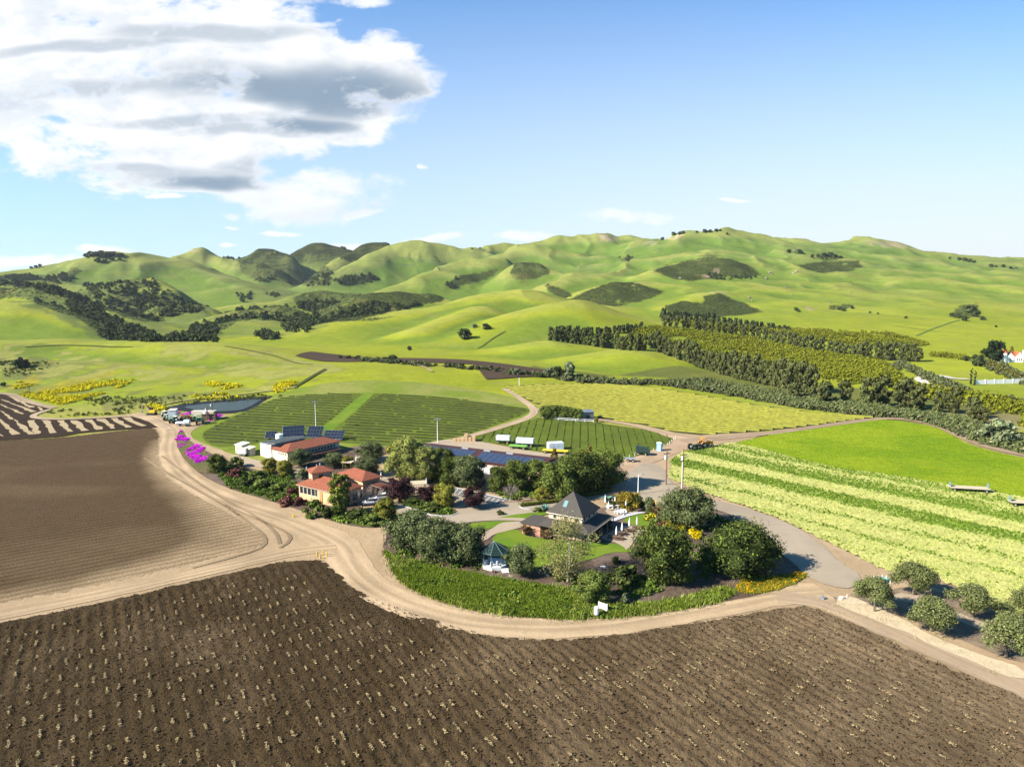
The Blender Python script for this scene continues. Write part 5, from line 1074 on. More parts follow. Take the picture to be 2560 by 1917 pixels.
row_crop('yellow_crop_rows', [(1262, 967), (1330, 963), (1500, 959), (1620, 966), (1760, 989), (1900, 1014), (2040, 1031), (2183, 1043), (2050, 1061), (1900, 1077), (1750, 1087), (1702, 1082), (1600, 1059), (1500, 1044), (1400, 1029), (1332, 1004), (1290, 985)],
         (1300, 963), (2184, 1043), 4.4, 3.1, .40, M['leaf_still'], .9, (.17, .165, .026), .0, cvar=.10, sm=0, var=.05, seed=4)
# leafy heads left standing in the green bands of the lettuce field
n_ = 26000; k = rng.integers(0, len(LP), 1)
bx = rng.uniform(LP[:, 0].min(), min(LP[:, 0].max(), 175), n_ * 3); by = rng.uniform(LP[:, 1].min(), LP[:, 1].max(), n_ * 3); ok = inpoly(bx, by, LP); bx = bx[ok][:n_ * 2]; by = by[ok][:n_ * 2]
s2 = (bx * lnor[0] + by * lnor[1]) - la @ lnor; pl = np.interp(s2 + 1.6 * fbm(bx, by, 9, 3, 4), np.array(ss)[o_ := np.argsort(ss)], np.array([p for _, p in stops])[o_])
ok = rng.random(len(bx)) > pl * .95 + .15
scatter('lettuce_heads', np.c_[bx, by, T(bx, by) + .1][ok], rng.uniform(.6, 1.2, ok.sum()), bush_piece('lettuce', .34, .6, 3, 18, .15, (.105, .17, .018), 87, cvar=.4, core=False))
ok = rng.random(len(bx)) < pl * .6
scatter('cut_leaves', np.c_[bx, by, T(bx, by) + .1][ok] + rng.uniform(-.4, .4, (ok.sum(), 3)) * [1, 1, 0], rng.uniform(.6, 1.2, ok.sum()), bush_piece('cut_leaf', .14, .8, 2, 12, .14, (.34, .36, .10), 88, cvar=.35, core=False))

# pale straw tufts turned up in rows across the ploughed soil
A1 = np.array(at(310, 1640)[:2]) - np.array(at(278, 1646)[:2]); ia = float(A1 @ fn); 
V = []; F_ = []; C_ = []; r = np.random.default_rng(9)
x0, x1, y0, y1 = FP[:, 0].min(), FP[:, 0].max(), FP[:, 1].min(), FP[:, 1].max()
ctr = []
for i in range(-140, 140):
    for j in range(-40, 60):
        c = np.array([0, 90]) + fn * i * 1.75 + fd * (j * 4.4 - i * .38) + r.normal(size=2) * (.18, .25)
        if x0 < c[0] < x1 and y0 < c[1] < y1: ctr.append(c)
ctr = np.array(ctr); ctr = ctr[inpoly(ctr[:, 0], ctr[:, 1], FP)]
dn = np.array([dist for dist in np.interp(ctr[:, 0], [-80, 20, 90], [1, .8, .40])]) * sstep(-.9, -.3, fbm(ctr[:, 0], ctr[:, 1], 24, 3, 15))
de = np.full(len(ctr), 99.0)
for i in range(len(FP) - 4):
    a, b = FP[i], FP[i + 1]; dd = b - a; t = np.clip(((ctr - a) @ dd) / (dd @ dd), 0, 1); de = np.minimum(de, np.hypot(*(ctr - a - t[:, None] * dd).T))
ctr = ctr[(r.random(len(ctr)) < dn * .95) & (de > 6)]
for c in ctr:
    L_ = r.uniform(.7, 2.1); n = int(9 + L_ * 17)
    for _ in range(n):
        p = c + fd * r.uniform(-1, 1) * L_ * .5 + fn * r.normal() * .075; z = r.uniform(.26, .42); a = r.random() * 6.28; s_ = r.uniform(.05, .16); w_ = r.uniform(.02, .045)
        u_ = np.array([math.cos(a), math.sin(a)]); v_ = np.array([-u_[1], u_[0]]); o0 = len(V); t_ = r.uniform(-.06, .10)
        V += [(*(p - u_ * s_ - v_ * w_), z), (*(p + u_ * s_ - v_ * w_), z + t_), (*(p + u_ * s_ + v_ * w_), z + t_ + .03), (*(p - u_ * s_ + v_ * w_), z + .03)]
        F_.append((o0, o0 + 1, o0 + 2, o0 + 3)); C_ += [np.array([.30, .225, .115]) * r.uniform(.45, 1.15)] * 4
new_obj('straw_tufts', V, F_, M['leaf_still'], colour=np.array(C_), kind='stuff')
# loose clods
n_ = 50000; cx = rng.uniform(x0, x1, n_); cy = rng.uniform(y0, y1, n_); ok = inpoly(cx, cy, FP); vs, fs = ico(1); 
vs2 = vs * (1 + .25 * np.random.default_rng(3).normal(size=(len(vs), 1))) * [.17, .13, .11]
scatter('soil_clods', np.c_[cx, cy, np.full(n_, .24)][ok], rng.uniform(.3, 1.0, ok.sum()), piece('clod', vs2, fs, [(.056, .035, .017)] * len(vs2), M['leaf']))

# grassy bank along the loop road, ground covers, flowers
def tuft(H, n, w, c1, c2, seed, spread=.35):
    r = np.random.default_rng(seed); V = []; F_ = []; C_ = []
    for i in range(n):
        a = r.random() * 6.28; d = np.array([math.cos(a), math.sin(a), 0]); s_ = np.array([-d[1], d[0], 0]) * w; h = H * r.uniform(.5, 1); p = np.array([*(r.normal(size=2) * spread), 0]); o_ = len(V)
        V += [p - s_, p + s_, p + d * h * .5 + [0, 0, h]]; F_.append((o_, o_ + 1, o_ + 2)); c = np.array(c1) if r.random() < .6 else np.array(c2); C_ += [c * r.uniform(.7, 1.3)] * 3
    return piece('grass_tuft', V, F_, C_)
def px_scatter(name, polys, density, pm, smin=.6, smax=1.2, zoff=.1, maxn=40000, sm=1, sampler=None):
    out_ = []
    for px in polys:
        P = world_poly(px, sm); A = abs(np.sum(P[:, 0] * np.roll(P[:, 1], -1) - P[:, 1] * np.roll(P[:, 0], -1))) / 2
        bb = (P.max(0) - P.min(0)).prod(); n = int(min(maxn, density * bb)); x = rng.uniform(P[:, 0].min(), P[:, 0].max(), n); y = rng.uniform(P[:, 1].min(), P[:, 1].max(), n)
        k = inpoly(x, y, P); x, y = x[k], y[k]
        if sampler is not None: k = sampler(x, y); x, y = x[k], y[k]
        out_.append(np.c_[x, y, T(x, y) + zoff])
    out_ = np.vstack(out_); return scatter(name, out_, rng.uniform(smin, smax, len(out_)), pm)
BANK = [(952, 1374), (985, 1397), (1060, 1412), (1110, 1428), (1180, 1437), (1260, 1452), (1330, 1465), (1400, 1472), (1450, 1490), (1480, 1510), (1600, 1518), (1720, 1500), (1800, 1478), (1830, 1480), (1800, 1504), (1700, 1521), (1600, 1537), (1500, 1545), (1400, 1548), (1280, 1540), (1160, 1519), (1080, 1495), (1020, 1469), (984, 1428), (983, 1400)]
region('grass_bank', BANK, ground_mat('bank_grass', (.06, .10, .010), .4, .5, 3, .8, 3, colour2=(.10, .12, .018), s0=.12), .22, h=3.5)
px_scatter('bank_grass_tufts', [BANK], 14, tuft(.42, 26, .06, (.075, .12, .009), (.15, .16, .02), 1, .5), .4, 1.5, .2, sampler=lambda x, y: fbm(x, y, 5, 3, 36) > -.38)
px_scatter('tall_bank_grass', [BANK], 3, tuft(.7, 30, .07, (.20, .21, .05), (.11, .16, .014), 2, .6), .5, 1.3, .2, sampler=lambda x, y: fbm(x, y, 7, 2, 33) > .05)
SLOPE = [(546, 1180), (552, 1200), (570, 1219), (640, 1242), (720, 1262), (740, 1250), (740, 1215), (730, 1190), (690, 1190), (620, 1180), (575, 1166), (552, 1152)]
region('ground_cover', SLOPE, M['bankgreen'], .22, h=4); region('ground_cover', [(830, 1300), (860, 1308), (920, 1320), (965, 1316), (1000, 1300), (980, 1285), (900, 1282), (840, 1280)], M['bankgreen'], .22, h=4)
region('ground_cover', C2([(330, 770), (450, 730), (640, 720), (800, 800), (860, 850), (890, 870), (840, 885), (740, 885), (650, 870), (560, 840)]), M['bankgreen'], .23, h=4)
lowc = bush_piece('cover_bush', .8, 1.9, 4, 46, .2, (.055, .085, .012), 89, cvar=.6, tips=(.3, (.10, .14, .02)))
px_scatter('low_ground_cover', [SLOPE, [(830, 1300), (860, 1308), (920, 1320), (965, 1316), (1000, 1300), (980, 1285), (900, 1282), (840, 1280)], C2([(330, 770), (450, 730), (640, 720), (800, 800), (860, 850), (890, 870), (740, 885), (650, 870), (560, 840)]),
    C3([(1500, 880), (1700, 900), (1900, 1000), (1880, 1070), (1720, 1040), (1560, 1000), (1480, 930)]), C3([(0, 660), (300, 650), (450, 700), (250, 740), (0, 740)])], .7, lowc, .5, 1.4, .15)
px_scatter('understory', [[(975, 1385), (1060, 1410), (1200, 1436), (1230, 1425), (1180, 1395), (1000, 1352)], [(1400, 1462), (1560, 1505), (1680, 1475), (1640, 1440), (1500, 1430)], [(1225, 1238), (1330, 1242), (1520, 1225), (1530, 1200), (1230, 1212)],
    [(990, 1185), (1180, 1190), (1200, 1225), (1120, 1215), (1000, 1206)], [(1640, 1340), (1760, 1360), (1800, 1440), (1700, 1465), (1640, 1440)], [(1700, 1290), (1800, 1290), (1900, 1350), (1800, 1345)]], .45, lowc, .5, 1.5, .15)
CA = lambda L: [(1400 + x / 3.16, 1350 + y / 3.16) for x, y in L]
px_scatter('bank_weeds', [BANK], .5, lowc, .3, 1.1, .15, sampler=lambda x, y: fbm(x, y, 9, 3, 35) > -.1)
PB = CA([(1440, 275), (1560, 290), (1750, 300), (1900, 250), (1958, 280), (1850, 350), (1700, 405), (1560, 430), (1420, 425), (1380, 380), (1440, 330)])
region('poppy_bed', PB, M['poppy'], .24, h=3)
px_scatter('orange_poppies', [PB], 4, bush_piece('poppy', .35, .8, 3, 20, .11, (.36, .20, .008), 91, cvar=.5, core=False), .5, 1.2, .2)
px_scatter('poppy_leaves', [PB, CA([(1150, 400), (1380, 370), (1420, 425), (1250, 470), (1100, 480)])], 4, tuft(.45, 18, .05, (.10, .14, .012), (.16, .17, .02), 3), .6, 1.3, .2)
YB = [C3([(1490, 965), (1580, 940), (1640, 960), (1720, 990), (1690, 1040), (1600, 1055), (1500, 1030)]), C3([(1730, 1030), (1790, 1020), (1860, 1070), (1850, 1120), (1790, 1110)])]
px_scatter('yellow_daisies', YB, 5, bush_piece('daisy_bush', .9, 1.3, 4, 40, .14, (.50, .38, .005), 92, cvar=.35, corecol=.85), .6, 1.2, .1)
# magenta ice plant in ragged streaks on the bank and beside the pond
zi = lambda L: [(360 + x / 7.886, 980 + y / 7.886) for x, y in L]
ICE = [zi([(630, 940), (700, 860), (760, 870), (720, 930), (640, 970)]), zi([(740, 900), (870, 920), (880, 940), (800, 990), (740, 970)]), zi([(670, 1080), (720, 1010), (880, 985), (870, 1010), (760, 1060), (690, 1110)]), zi([(800, 1200), (870, 1140), (1050, 1045), (1110, 1060), (980, 1140), (850, 1210)]),
       zi([(850, 1240), (980, 1190), (1130, 1100), (1200, 1105), (1110, 1200), (1130, 1270), (1080, 1310), (1010, 1350), (930, 1310)]), zi([(1000, 1380), (1100, 1310), (1250, 1280), (1370, 1260), (1360, 1290), (1200, 1350), (1050, 1420)]), zi([(700, 800), (730, 760), (750, 770), (720, 810)]),
       zi([(510, 450), (600, 420), (680, 380), (690, 400), (640, 450), (530, 475)]), zi([(740, 440), (840, 430), (950, 400), (880, 450), (820, 490), (760, 470)]), zi([(1150, 495), (1260, 455), (1540, 460), (1510, 490), (1300, 585), (1250, 540), (1180, 520)])]
mg = plain('ice_plant_flowers', (.62, .035, .52), .7, var=.3, s=6)
region('flower_bank', [(440, 1108), (448, 1130), (468, 1158), (505, 1188), (545, 1180), (540, 1155), (500, 1120), (470, 1100), (462, 1085), (452, 1072), (442, 1088)], ground_mat('flower_bank_ground', (.085, .085, .03), .35, .6, 3, .7, 3, colour2=(.12, .085, .05), s0=.15), .21, h=3)
fl = bush_piece('ice_plant', .22, 1.5, 3, 30, .26, (.60, .035, .56), 93, cvar=.3, core=False)
px_scatter('magenta_ice_plant', ICE, 6, fl, .5, 1.1, .25, sm=0, sampler=lambda x, y: fbm(x, y, 2.4, 3, 29) > -.28)
0 and px_scatter('flower_bank_brush', [[(440, 1108), (448, 1130), (468, 1158), (505, 1188), (545, 1180), (540, 1155), (500, 1120), (470, 1100), (455, 1080)]], .5, lowc, .4, .9, .15, sampler=lambda x, y: ~np.any([inpoly(x, y, world_poly(i, 0)) for i in ICE], 0))
# mustard and brush on the near left slopes
MUS = [z4(L) for L in ([(160, 200), (420, 190), (900, 130), (1250, 60), (1500, 30), (1500, 70), (1200, 160), (900, 230), (600, 300), (400, 260)], [(2000, 240), (2300, 190), (2900, 170), (3100, 130), (3200, 160), (2900, 230), (2400, 250), (2100, 270)], [(130, 90), (250, 40), (400, 60), (420, 130), (300, 190), (170, 160)], [(400, 170), (700, 130), (1000, 60), (1150, 0), (1300, 30), (1220, 90), (1000, 150), (700, 200)], [(560, 280), (800, 230), (1100, 150), (1350, 100), (1200, 180), (950, 250), (700, 320), (580, 310)],
    [(440, 200), (560, 230), (560, 290), (480, 260)], [(1650, 340), (1850, 350), (1800, 390), (1680, 380)], [(950, 400), (1100, 400), (1080, 430), (980, 430)])] + [[(500, 955), (590, 956), (612, 968), (540, 976)], [(690, 955), (745, 950), (735, 968), (680, 975)], [(360, 1008), (420, 1016), (405, 1026), (362, 1020)]]
px_scatter('mustard_flowers', MUS, 1.3, bush_piece('mustard', .6, 2.0, 3, 20, .30, (.40, .34, .006), 94, cvar=.4, core=False), .5, 1.3, 0, sampler=lambda x, y: fbm(x, y, 14, 4, 19) > -.12)
px_scatter('slope_brush', [z4([(900, 260), (1250, 230), (1800, 230), (2212, 210), (2900, 200), (3200, 240), (2300, 300), (1900, 330), (1500, 380), (1200, 400), (950, 340)]), z4([(0, 20), (250, 0), (420, -60), (700, -120), (500, -160), (0, -180)]), z4([(480, 400), (650, 360), (900, 360), (1200, 390), (1500, 400), (1300, 430), (800, 450), (550, 450)])],
    .2, bush_piece('slope_bush', 1.0, 2.8, 4, 36, .35, (.085, .095, .020), 95, cvar=.6), .25, .95, 0, sampler=lambda x, y: fbm(x, y, 16, 3, 37) > -.3)
px_scatter('verge_grass', [[(2000, 1530), (2120, 1500), (2300, 1560), (2560, 1680), (2560, 1720), (2300, 1605), (2150, 1545)]], .8, tuft(.35, 14, .04, (.34, .29, .17), (.20, .17, .08), 6), .5, 1.2, .05, sampler=lambda x, y: fbm(x, y, 5, 2, 44) > 0)
region('pale_verge', [(2075, 1505), (2110, 1490), (2150, 1500), (2250, 1545), (2330, 1590), (2450, 1635), (2560, 1675), (2560, 1705), (2450, 1665), (2350, 1620), (2250, 1575), (2150, 1535)], ground_mat('dry_verge', (.40, .32, .21), .35, .8, 6, .5, 5), .12, h=4, edge_jit=.6)
region('grove_soil', [(2110, 1480), (2200, 1500), (2230, 1470), (2330, 1470), (2450, 1520), (2600, 1580), (2700, 1650), (2560, 1665), (2400, 1600), (2300, 1560), (2180, 1515)], ground_mat('grove_mulch', (.13, .095, .065), .35, .6, 6, .5, 5, colour2=(.19, .145, .10), s0=.15), .10, h=5, edge_jit=.6)
region('grove_drive', [(2180, 1500), (2260, 1505), (2340, 1530), (2480, 1590), (2700, 1680), (2700, 1650), (2480, 1568), (2380, 1525), (2280, 1480)], M['gravel'], .14, h=5, edge_jit=.5)
# ==== STAGE5
# ------------------------------------------------------------------ buildings
M['stucco'] = plain('peach_stucco', (.44, .27, .155), .9, var=.08, s=.7); M['cream'] = plain('cream_wall', (.42, .37, .28), .9, var=.06, s=.5)
M['trim'] = plain('pale_trim', (.50, .44, .34), .7, var=.06); M['white'] = plain('white_paint', (.60, .60, .58), .6, var=.05); M['glass'] = plain('window_glass', (.015, .018, .022), .08, spec=.6, var=.05)
M['wood'] = plain('brown_timber', (.10, .06, .035), .85, var=.25); M['maroon'] = plain('maroon_roof', (.045, .012, .012), .75, var=.3, s=.6); M['panel'] = plain('solar_glass', (.012, .017, .030), .2, spec=.25, var=.1)
M['silver'] = plain('silver_frame', (.40, .41, .43), .35, .6); M['steel'] = plain('weathered_metal', (.20, .215, .23), .45, .5, var=.2, s=.5); M['shingle'] = plain('grey_shingle', (.050, .043, .037), .95, var=.35, s=3.5)
M['pink'] = plain('pink_siding', (.40, .20, .14), .85, var=.08); M['green'] = plain('dark_green_roof', (.012, .030, .026), .6, var=.2); M['palegreen'] = plain('pale_green_paint', (.11, .16, .15), .7)
M['black'] = plain('black_rubber', (.015, .015, .015), .8); M['redroof'] = plain('red_tile_far', (.42, .085, .03), .8); M['tan'] = plain('tan_canvas', (.36, .30, .20), .9); M['yellowp'] = plain('yellow_paint', (.55, .36, .01), .6)
def tile_mat(name, ax=0):
    m, nt, b = mat(name); p = coords(nt, True)
    w = N(nt, 'ShaderNodeTexWave', wave_type='BANDS', bands_direction='XY'[ax]); w.inputs['Scale'].default_value = .95; nt.links.new(p, w.inputs[0])
    n1 = noise(nt, 3.5, 4, .7, p); n2 = noise(nt, .6, 3, .6, p)
    c = mixc(nt, smooth(nt, n1, .35, .65), (.16, .036, .014), (.30, .085, .030)); c = mixc(nt, smooth(nt, n2, .5, .75, 0, .6), c, (.12, .035, .022))
    c = mixc(nt, math_n(nt, 'MULTIPLY', smooth(nt, w.outputs[1], .35, .0), .65), c, (.055, .016, .010))
    nt.links.new(c, b.inputs['Base Color']); b.inputs['Roughness'].default_value = .85
    bp = N(nt, 'ShaderNodeBump'); bp.inputs['Strength'].default_value = .8; bp.inputs['Distance'].default_value = .12; nt.links.new(w.outputs[1], bp.inputs['Height']); nt.links.new(bp.outputs[0], b.inputs['Normal']); return m
M['tile'] = tile_mat('terracotta_tiles')
def atz(u, v, z): return at(u, v, z)
def frame(A, B, C, z):
    """corner pixels of a roof edge: B is the near corner, A the left one, C the right one, all at height z"""
    a, b, c = (atz(*q, z) for q in (A, B, C)); x = (a - b); L = x.length; x.normalize(); y = Vector((x.y, -x.x, 0))
    if y.dot(c - b) < 0: y = -y
    W_ = (c - b).dot(y); return b, math.atan2(x.y, x.x), L, W_, (1 if Vector((-x.y, x.x, 0)).dot(y) > 0 else -1)
def hip(mb, x0, x1, y0, y1, z, rise, over=.5, run=None, thick=.14):
    """hipped roof with eaves thickness, ridge along the longer side"""
    x0 -= over; x1 += over; y0 -= over; y1 += over; Lx = x1 - x0; Ly = y1 - y0; r_ = min(Lx, Ly) / 2 if run is None else run
    if Lx >= Ly: R0 = (x0 + r_, (y0 + y1) / 2, z + rise); R1 = (x1 - r_, (y0 + y1) / 2, z + rise)
    else: R0 = ((x0 + x1) / 2, y0 + r_, z + rise); R1 = ((x0 + x1) / 2, y1 - r_, z + rise)
    E = [(x0, y0, z), (x1, y0, z), (x1, y1, z), (x0, y1, z)]; Lw = [(a, b, z - thick) for a, b, _ in E]
    if abs(Lx - Ly) < 1e-3: mb.add(E + [R0] + Lw, [(0, 1, 4), (1, 2, 4), (2, 3, 4), (3, 0, 4), (8, 7, 6, 5), (0, 5, 6, 1), (1, 6, 7, 2), (2, 7, 8, 3), (3, 8, 5, 0)]); return
    if Lx >= Ly: f = [(0, 1, 5, 4), (1, 2, 5), (2, 3, 4, 5), (3, 0, 4)]
    else: f = [(0, 1, 4), (1, 2, 5, 4), (2, 3, 5), (3, 0, 4, 5)]
    mb.add(E + [R0, R1] + Lw, f + [(9, 8, 7, 6), (0, 6, 7, 1), (1, 7, 8, 2), (2, 8, 9, 3), (3, 9, 6, 0)])
def window(parent, x, y, z, w, h, axis, out_, m=None, frame_=.08, name='window'):
    """a glazed frame standing proud of a wall; axis = direction the wall runs in, out_ = side it faces"""
    f = MB(); d = .06
    def bx(a0, a1, z0, z1, t0, t1, mb): mb.box(a0, a1, min(t0, t1), max(t0, t1), z0, z1) if axis == 'x' else mb.box(min(t0, t1), max(t0, t1), a0, a1, z0, z1)
    c, t = (x, y) if axis == 'x' else (y, x)
    for a0, a1, z0, z1 in ((c - w / 2 - frame_, c - w / 2, z - frame_, z + h + frame_), (c + w / 2, c + w / 2 + frame_, z - frame_, z + h + frame_), (c - w / 2, c + w / 2, z - frame_, z), (c - w / 2, c + w / 2, z + h, z + h + frame_)):
        bx(a0, a1, z0, z1, t, t + out_ * d, f)
    o = f.build(name, m or M['trim'], parent); g = MB(); bx(c - w / 2, c + w / 2, z, z + h, t, t + out_ * .03, g); g.build('pane', M['glass'], o); return o

# --- terracotta-roofed tasting house
B, rz, L, W_, sg = frame((739.6, 1209.7), (850, 1234), (921, 1216), 4.0)
Hs = thing('stucco_house', (B.x, B.y, 0), rz, 'peach stucco house with terracotta roofs and a square tower, beside the dirt road', 'house')
w = MB(); x1, y1 = L - .5, sg * (W_ - .5); ya, yb = sorted((.5 * sg, y1)); w.box(.5, x1, ya, yb, -.3, 3.86); w.build('wall', M['stucco'], Hs)
rf = MB(); hip(rf, .5, x1, ya, yb, 4.0, 2.0, .55, run=min(L, W_) * .5); rf.build('roof', M['tile'], Hs)
fy = .5 * sg                      # the lit facade
for k in range(5):
    window(Hs, x1 - 1.0 - k * 1.45 if k < 4 else x1 - 6.4, fy, 1.75, 1.15 if k < 4 else .7, 1.75, 'x', -sg)
for k in range(3): window(Hs, 1.7 + k * .85, fy, 2.2, .6, .75, 'x', -sg)
MB().box(x1 - 8.6, x1 - 7.7, *sorted((fy - .12 * sg, fy + .05 * sg)), -.3, 3.2).build('doorway', plain('orange_door', (.38, .17, .06)), Hs)
MB().box(.5 - .06, .44 + L - .5 + .12, *sorted((fy - .5 * sg, fy - .42 * sg)), 3.72, 3.9).build('fascia', M['trim'], Hs)
for k in range(3): window(Hs, .5, sg * (3 + k * 2.4), 1.0, 1.2, 1.5, 'y', -1, M['wood'])
Bt, rt_, Lt, Wt, sgt = frame((766.5, 1172.5), (777, 1183.8), (837, 1178.8), 7.0)
loc = Hs.matrix_basis.copy() if False else Matrix.Translation(Hs.location) @ Matrix.Rotation(rz, 4, 'Z')
def sub(name, Bp, rzz, parent, label=None):
    """matrix that carries a mesh built in its own frame into the parent's frame"""
    return (Matrix.Translation(parent.location) @ Matrix.Rotation(parent.rotation_euler.z, 4, 'Z')).inverted() @ (Matrix.Translation((Bp.x, Bp.y, 0)) @ Matrix.Rotation(rzz, 4, 'Z'))
Lt = max(Lt, 3.4)
mt = sub('tower', Bt, rt_, Hs); ya, yb = sorted((.4 * sgt, sgt * (Wt - .4)))
tw = MB().box(.4, Lt - .4, ya, yb, 3.0, 6.9).build('tower_wall', M['stucco'], Hs); tw.matrix_basis = mt
window(tw, .4, sgt * Wt * .45, 5.4, 1.0, .9, 'y', -1, M['wood'])
tr = MB(); hip(tr, .4, Lt - .4, ya, yb, 7.0, 1.25, .5); o = tr.build('tower_roof', M['tile'], Hs); o.matrix_basis = mt
for xx, yy, zz in ((Lt / 2, Wt / 2 * sgt, 8.2), (Lt + .0, .0, 7.0), (Lt, Wt * .45 * sgt, 7.3)):
    o = MB().box(xx - .1, xx + .1, yy - .1, yy + .1, zz, zz + .6).build('finial', M['white'], Hs); o.matrix_basis = mt
Bw, rw, Lw_, Ww, sgw = frame((846, 1183), (905, 1203), (925, 1180), 4.2)
mw_ = sub('wing', Bw, rw, Hs); ya, yb = sorted((.6 * sgw, sgw * max(Ww - .6, 5)))
o = MB().box(.6, Lw_ - .2, ya, yb, -.3, 4.05).build('wing_wall', M['stucco'], Hs); o.matrix_basis = mw_
r2 = MB(); hip(r2, .6, Lw_, ya, yb, 4.2, 1.5, .7); o = r2.build('wing_roof', M['tile'], Hs); o.matrix_basis = mw_
# slatted breezeway right of the house
p0 = atz(917, 1208, 3.0); p1 = atz(965, 1222, 3.0); d = (p1 - p0); Lb = d.length
br = thing('pergola', (p0.x, p0.y, 0), math.atan2(d.y, d.x), 'long slatted reddish pergola joining the terracotta house and the plum tree', 'pergola')
MB().box(0, Lb, -.1, .1, 2.8, 3.0).box(0, Lb, 2.4, 2.6, 2.8, 3.0).build('beam', M['trim'], br)
for k in range(5):
    for yy in (0, 2.5): MB().box(k * Lb / 4 - .08, k * Lb / 4 + .08, yy - .08, yy + .08, 0, 2.8).build('post', M['wood'], br)
sm = box(-.05, .05, -.4, 2.9, 3.0, 3.12).build('slat', plain('red_slat', (.22, .09, .06)), br); n = 1
for k in range(1, int(Lb / .3)): o = sm.copy(); COL.objects.link(o); o.location.x = k * .3
# --- winery
B, rz, L, W_, sg = frame((676, 1120), (717, 1130.5), (884, 1108.5), 3.7)
Wn = thing('winery_building', (B.x, B.y, 0), rz, 'long cream winery building with terracotta eaves and grey metal solar roof', 'winery')
ya, yb = sorted((.5 * sg, sg * (W_ - .5))); L = max(L, 6.5)
MB().box(.5, L, ya, yb, -.3, 3.58).build('wall', M['cream'], Wn); r_ = MB(); hip(r_, .5, L, ya, yb, 3.7, 1.5, .6); r_.build('tile_roof', M['tile'], Wn)
Lm = 6.2
ya2, yb2 = sorted((.2 * sg, sg * W_ * .62)); MB().box(L, L + Lm, ya2, yb2, -.3, 4.5).build('hall_wall', plain('white_wall', (.52, .48, .40)), Wn)
zr = 4.5; mr = MB(); mr.add([(L - 2.4, ya2 - .2, zr + .95), (L + Lm + .3, ya2 - .2, zr + .12), (L + Lm + .3, yb2 + .2, zr + .12), (L - 2.4, yb2 + .2, zr + .95), (L - 2.4, ya2 - .2, zr + .75), (L + Lm + .3, ya2 - .2, zr), (L + Lm + .3, yb2 + .2, zr), (L - 2.4, yb2 + .2, zr + .75)],
    [(0, 1, 2, 3), (7, 6, 5, 4), (0, 4, 5, 1), (1, 5, 6, 2), (2, 6, 7, 3), (3, 7, 4, 0)]); o = mr.build('metal_roof', M['steel'], Wn)
pm = box(0, 1.9, 0, 1.05, 0, .05); first = None
nrow = int((yb2 - ya2) / 1.2)
for i in range(4):
    for j in range(nrow):
        x_ = L - 2.0 + i * 2.0; y_ = ya2 + .3 + j * 1.2; z_ = zr + 1.0 - (x_ - L + 2.4) / (Lm + 2.7) * .83
        if first is None: first = pm.build('solar_panel', M['panel'], Wn); q = first
        else: q = first.copy(); COL.objects.link(q)
        q.location = (x_, y_, z_ + .02); q.rotation_euler = (0, math.atan2(.83, Lm + 2.7), 0)
for k in range(14): window(Wn, .5, sg * (2.5 + k * (W_ - 5) / 13), 2.0, .75, .95, 'y', -1, M['cream'])
for k in range(4): window(Wn, 1.6 + k * 1.15, .5 * sg, 2.3, .6, .6, 'x', -sg, M['trim'])
MB().box(L + 1.2, L + 3.8, *sorted((.2 * sg - .08 * sg, .2 * sg + .02 * sg)), -.2, 3.4).build('roller_door', M['white'], Wn)
MB().box(-2.6, .45, *sorted((1.5 * sg, sg * (W_ - 1.5))), 1.55, 1.75).build('porch_roof', plain('dark_porch', (.05, .022, .016)), Wn)
for k in range(9): MB().box(-2.5, -2.3, sg * (1.7 + k * (W_ - 3.4) / 8) - .1, sg * (1.7 + k * (W_ - 3.4) / 8) + .1, -.2, 1.55).build('porch_post', M['wood'], Wn)
def solar_array(px, label, tilt=38, nx=6, nz=3):
    a = at(*px[0]); b = at(*px[1]); d = b - a; L_ = math.hypot(d.x, d.y); root = thing('solar_array', (a.x, a.y, min(a.z, b.z)), math.atan2(d.y, d.x), label, 'solar array', 'ground-mounted solar arrays behind the winery'); pw = L_ / nx; ph = px[2] / nz; f = None
    ct, st = math.cos(R(tilt)), math.sin(R(tilt))
    for i in range(nx):
        for j in range(nz):
            if f is None: f = box(.05, pw - .05, .05, ph - .05, 0, .05).build('solar_panel', M['panel'], root); q = f
            else: q = f.copy(); COL.objects.link(q)
            q.location = (i * pw, j * ph * ct, .7 + j * ph * st); q.rotation_euler = (R(tilt), 0, 0)
    fr = MB()
    for i in range(nx + 1): fr.tube([(i * pw, 0, .66), (i * pw, nz * ph * ct, .66 + nz * ph * st)], .05, 4)
    for j in range(nz + 1): fr.tube([(0, j * ph * ct, .66 + j * ph * st), (L_, j * ph * ct, .66 + j * ph * st)], .05, 4)
    fr.build('frame', M['silver'], root)
    for i in range(3): MB().tube([(L_ * (i + .5) / 3, nz * ph * ct * .6, -.3), (L_ * (i + .5) / 3, nz * ph * ct * .6, .6 + nz * ph * st * .6)], .08, 5).build('post', M['steel'], root)
solar_array(((662, 1100), (690, 1099), 3.2), 'leftmost and smallest solar array behind the winery, left of the white tank', nx=4)
solar_array(((706, 1097), (760, 1094), 5.0), 'tilted solar array right behind the winery, left of the two tall ones'); solar_array(((765, 1098), (803, 1098), 5.2), 'tilted solar array behind the winery, right of the two tall ones', nx=5); solar_array(((806, 1101), (855, 1103), 4.0), 'lowest solar array at the right end behind the winery roof')
def cyl_tank(u, v, r, h, label, m, rz=0):
    p = at(u, v); root = thing('water_tank', p, 0, label, 'tank'); MB().cyl(0, 0, 0, h, r, n=20).build('shell', m, root); MB().tube([(0, 0, h), (0, 0, h + r * .25)], [r, r * .15], 20).build('lid', m, root); return root
cyl_tank(699, 1101, 1.3, 2.3, 'round white water tank behind the winery roof', M['white'])
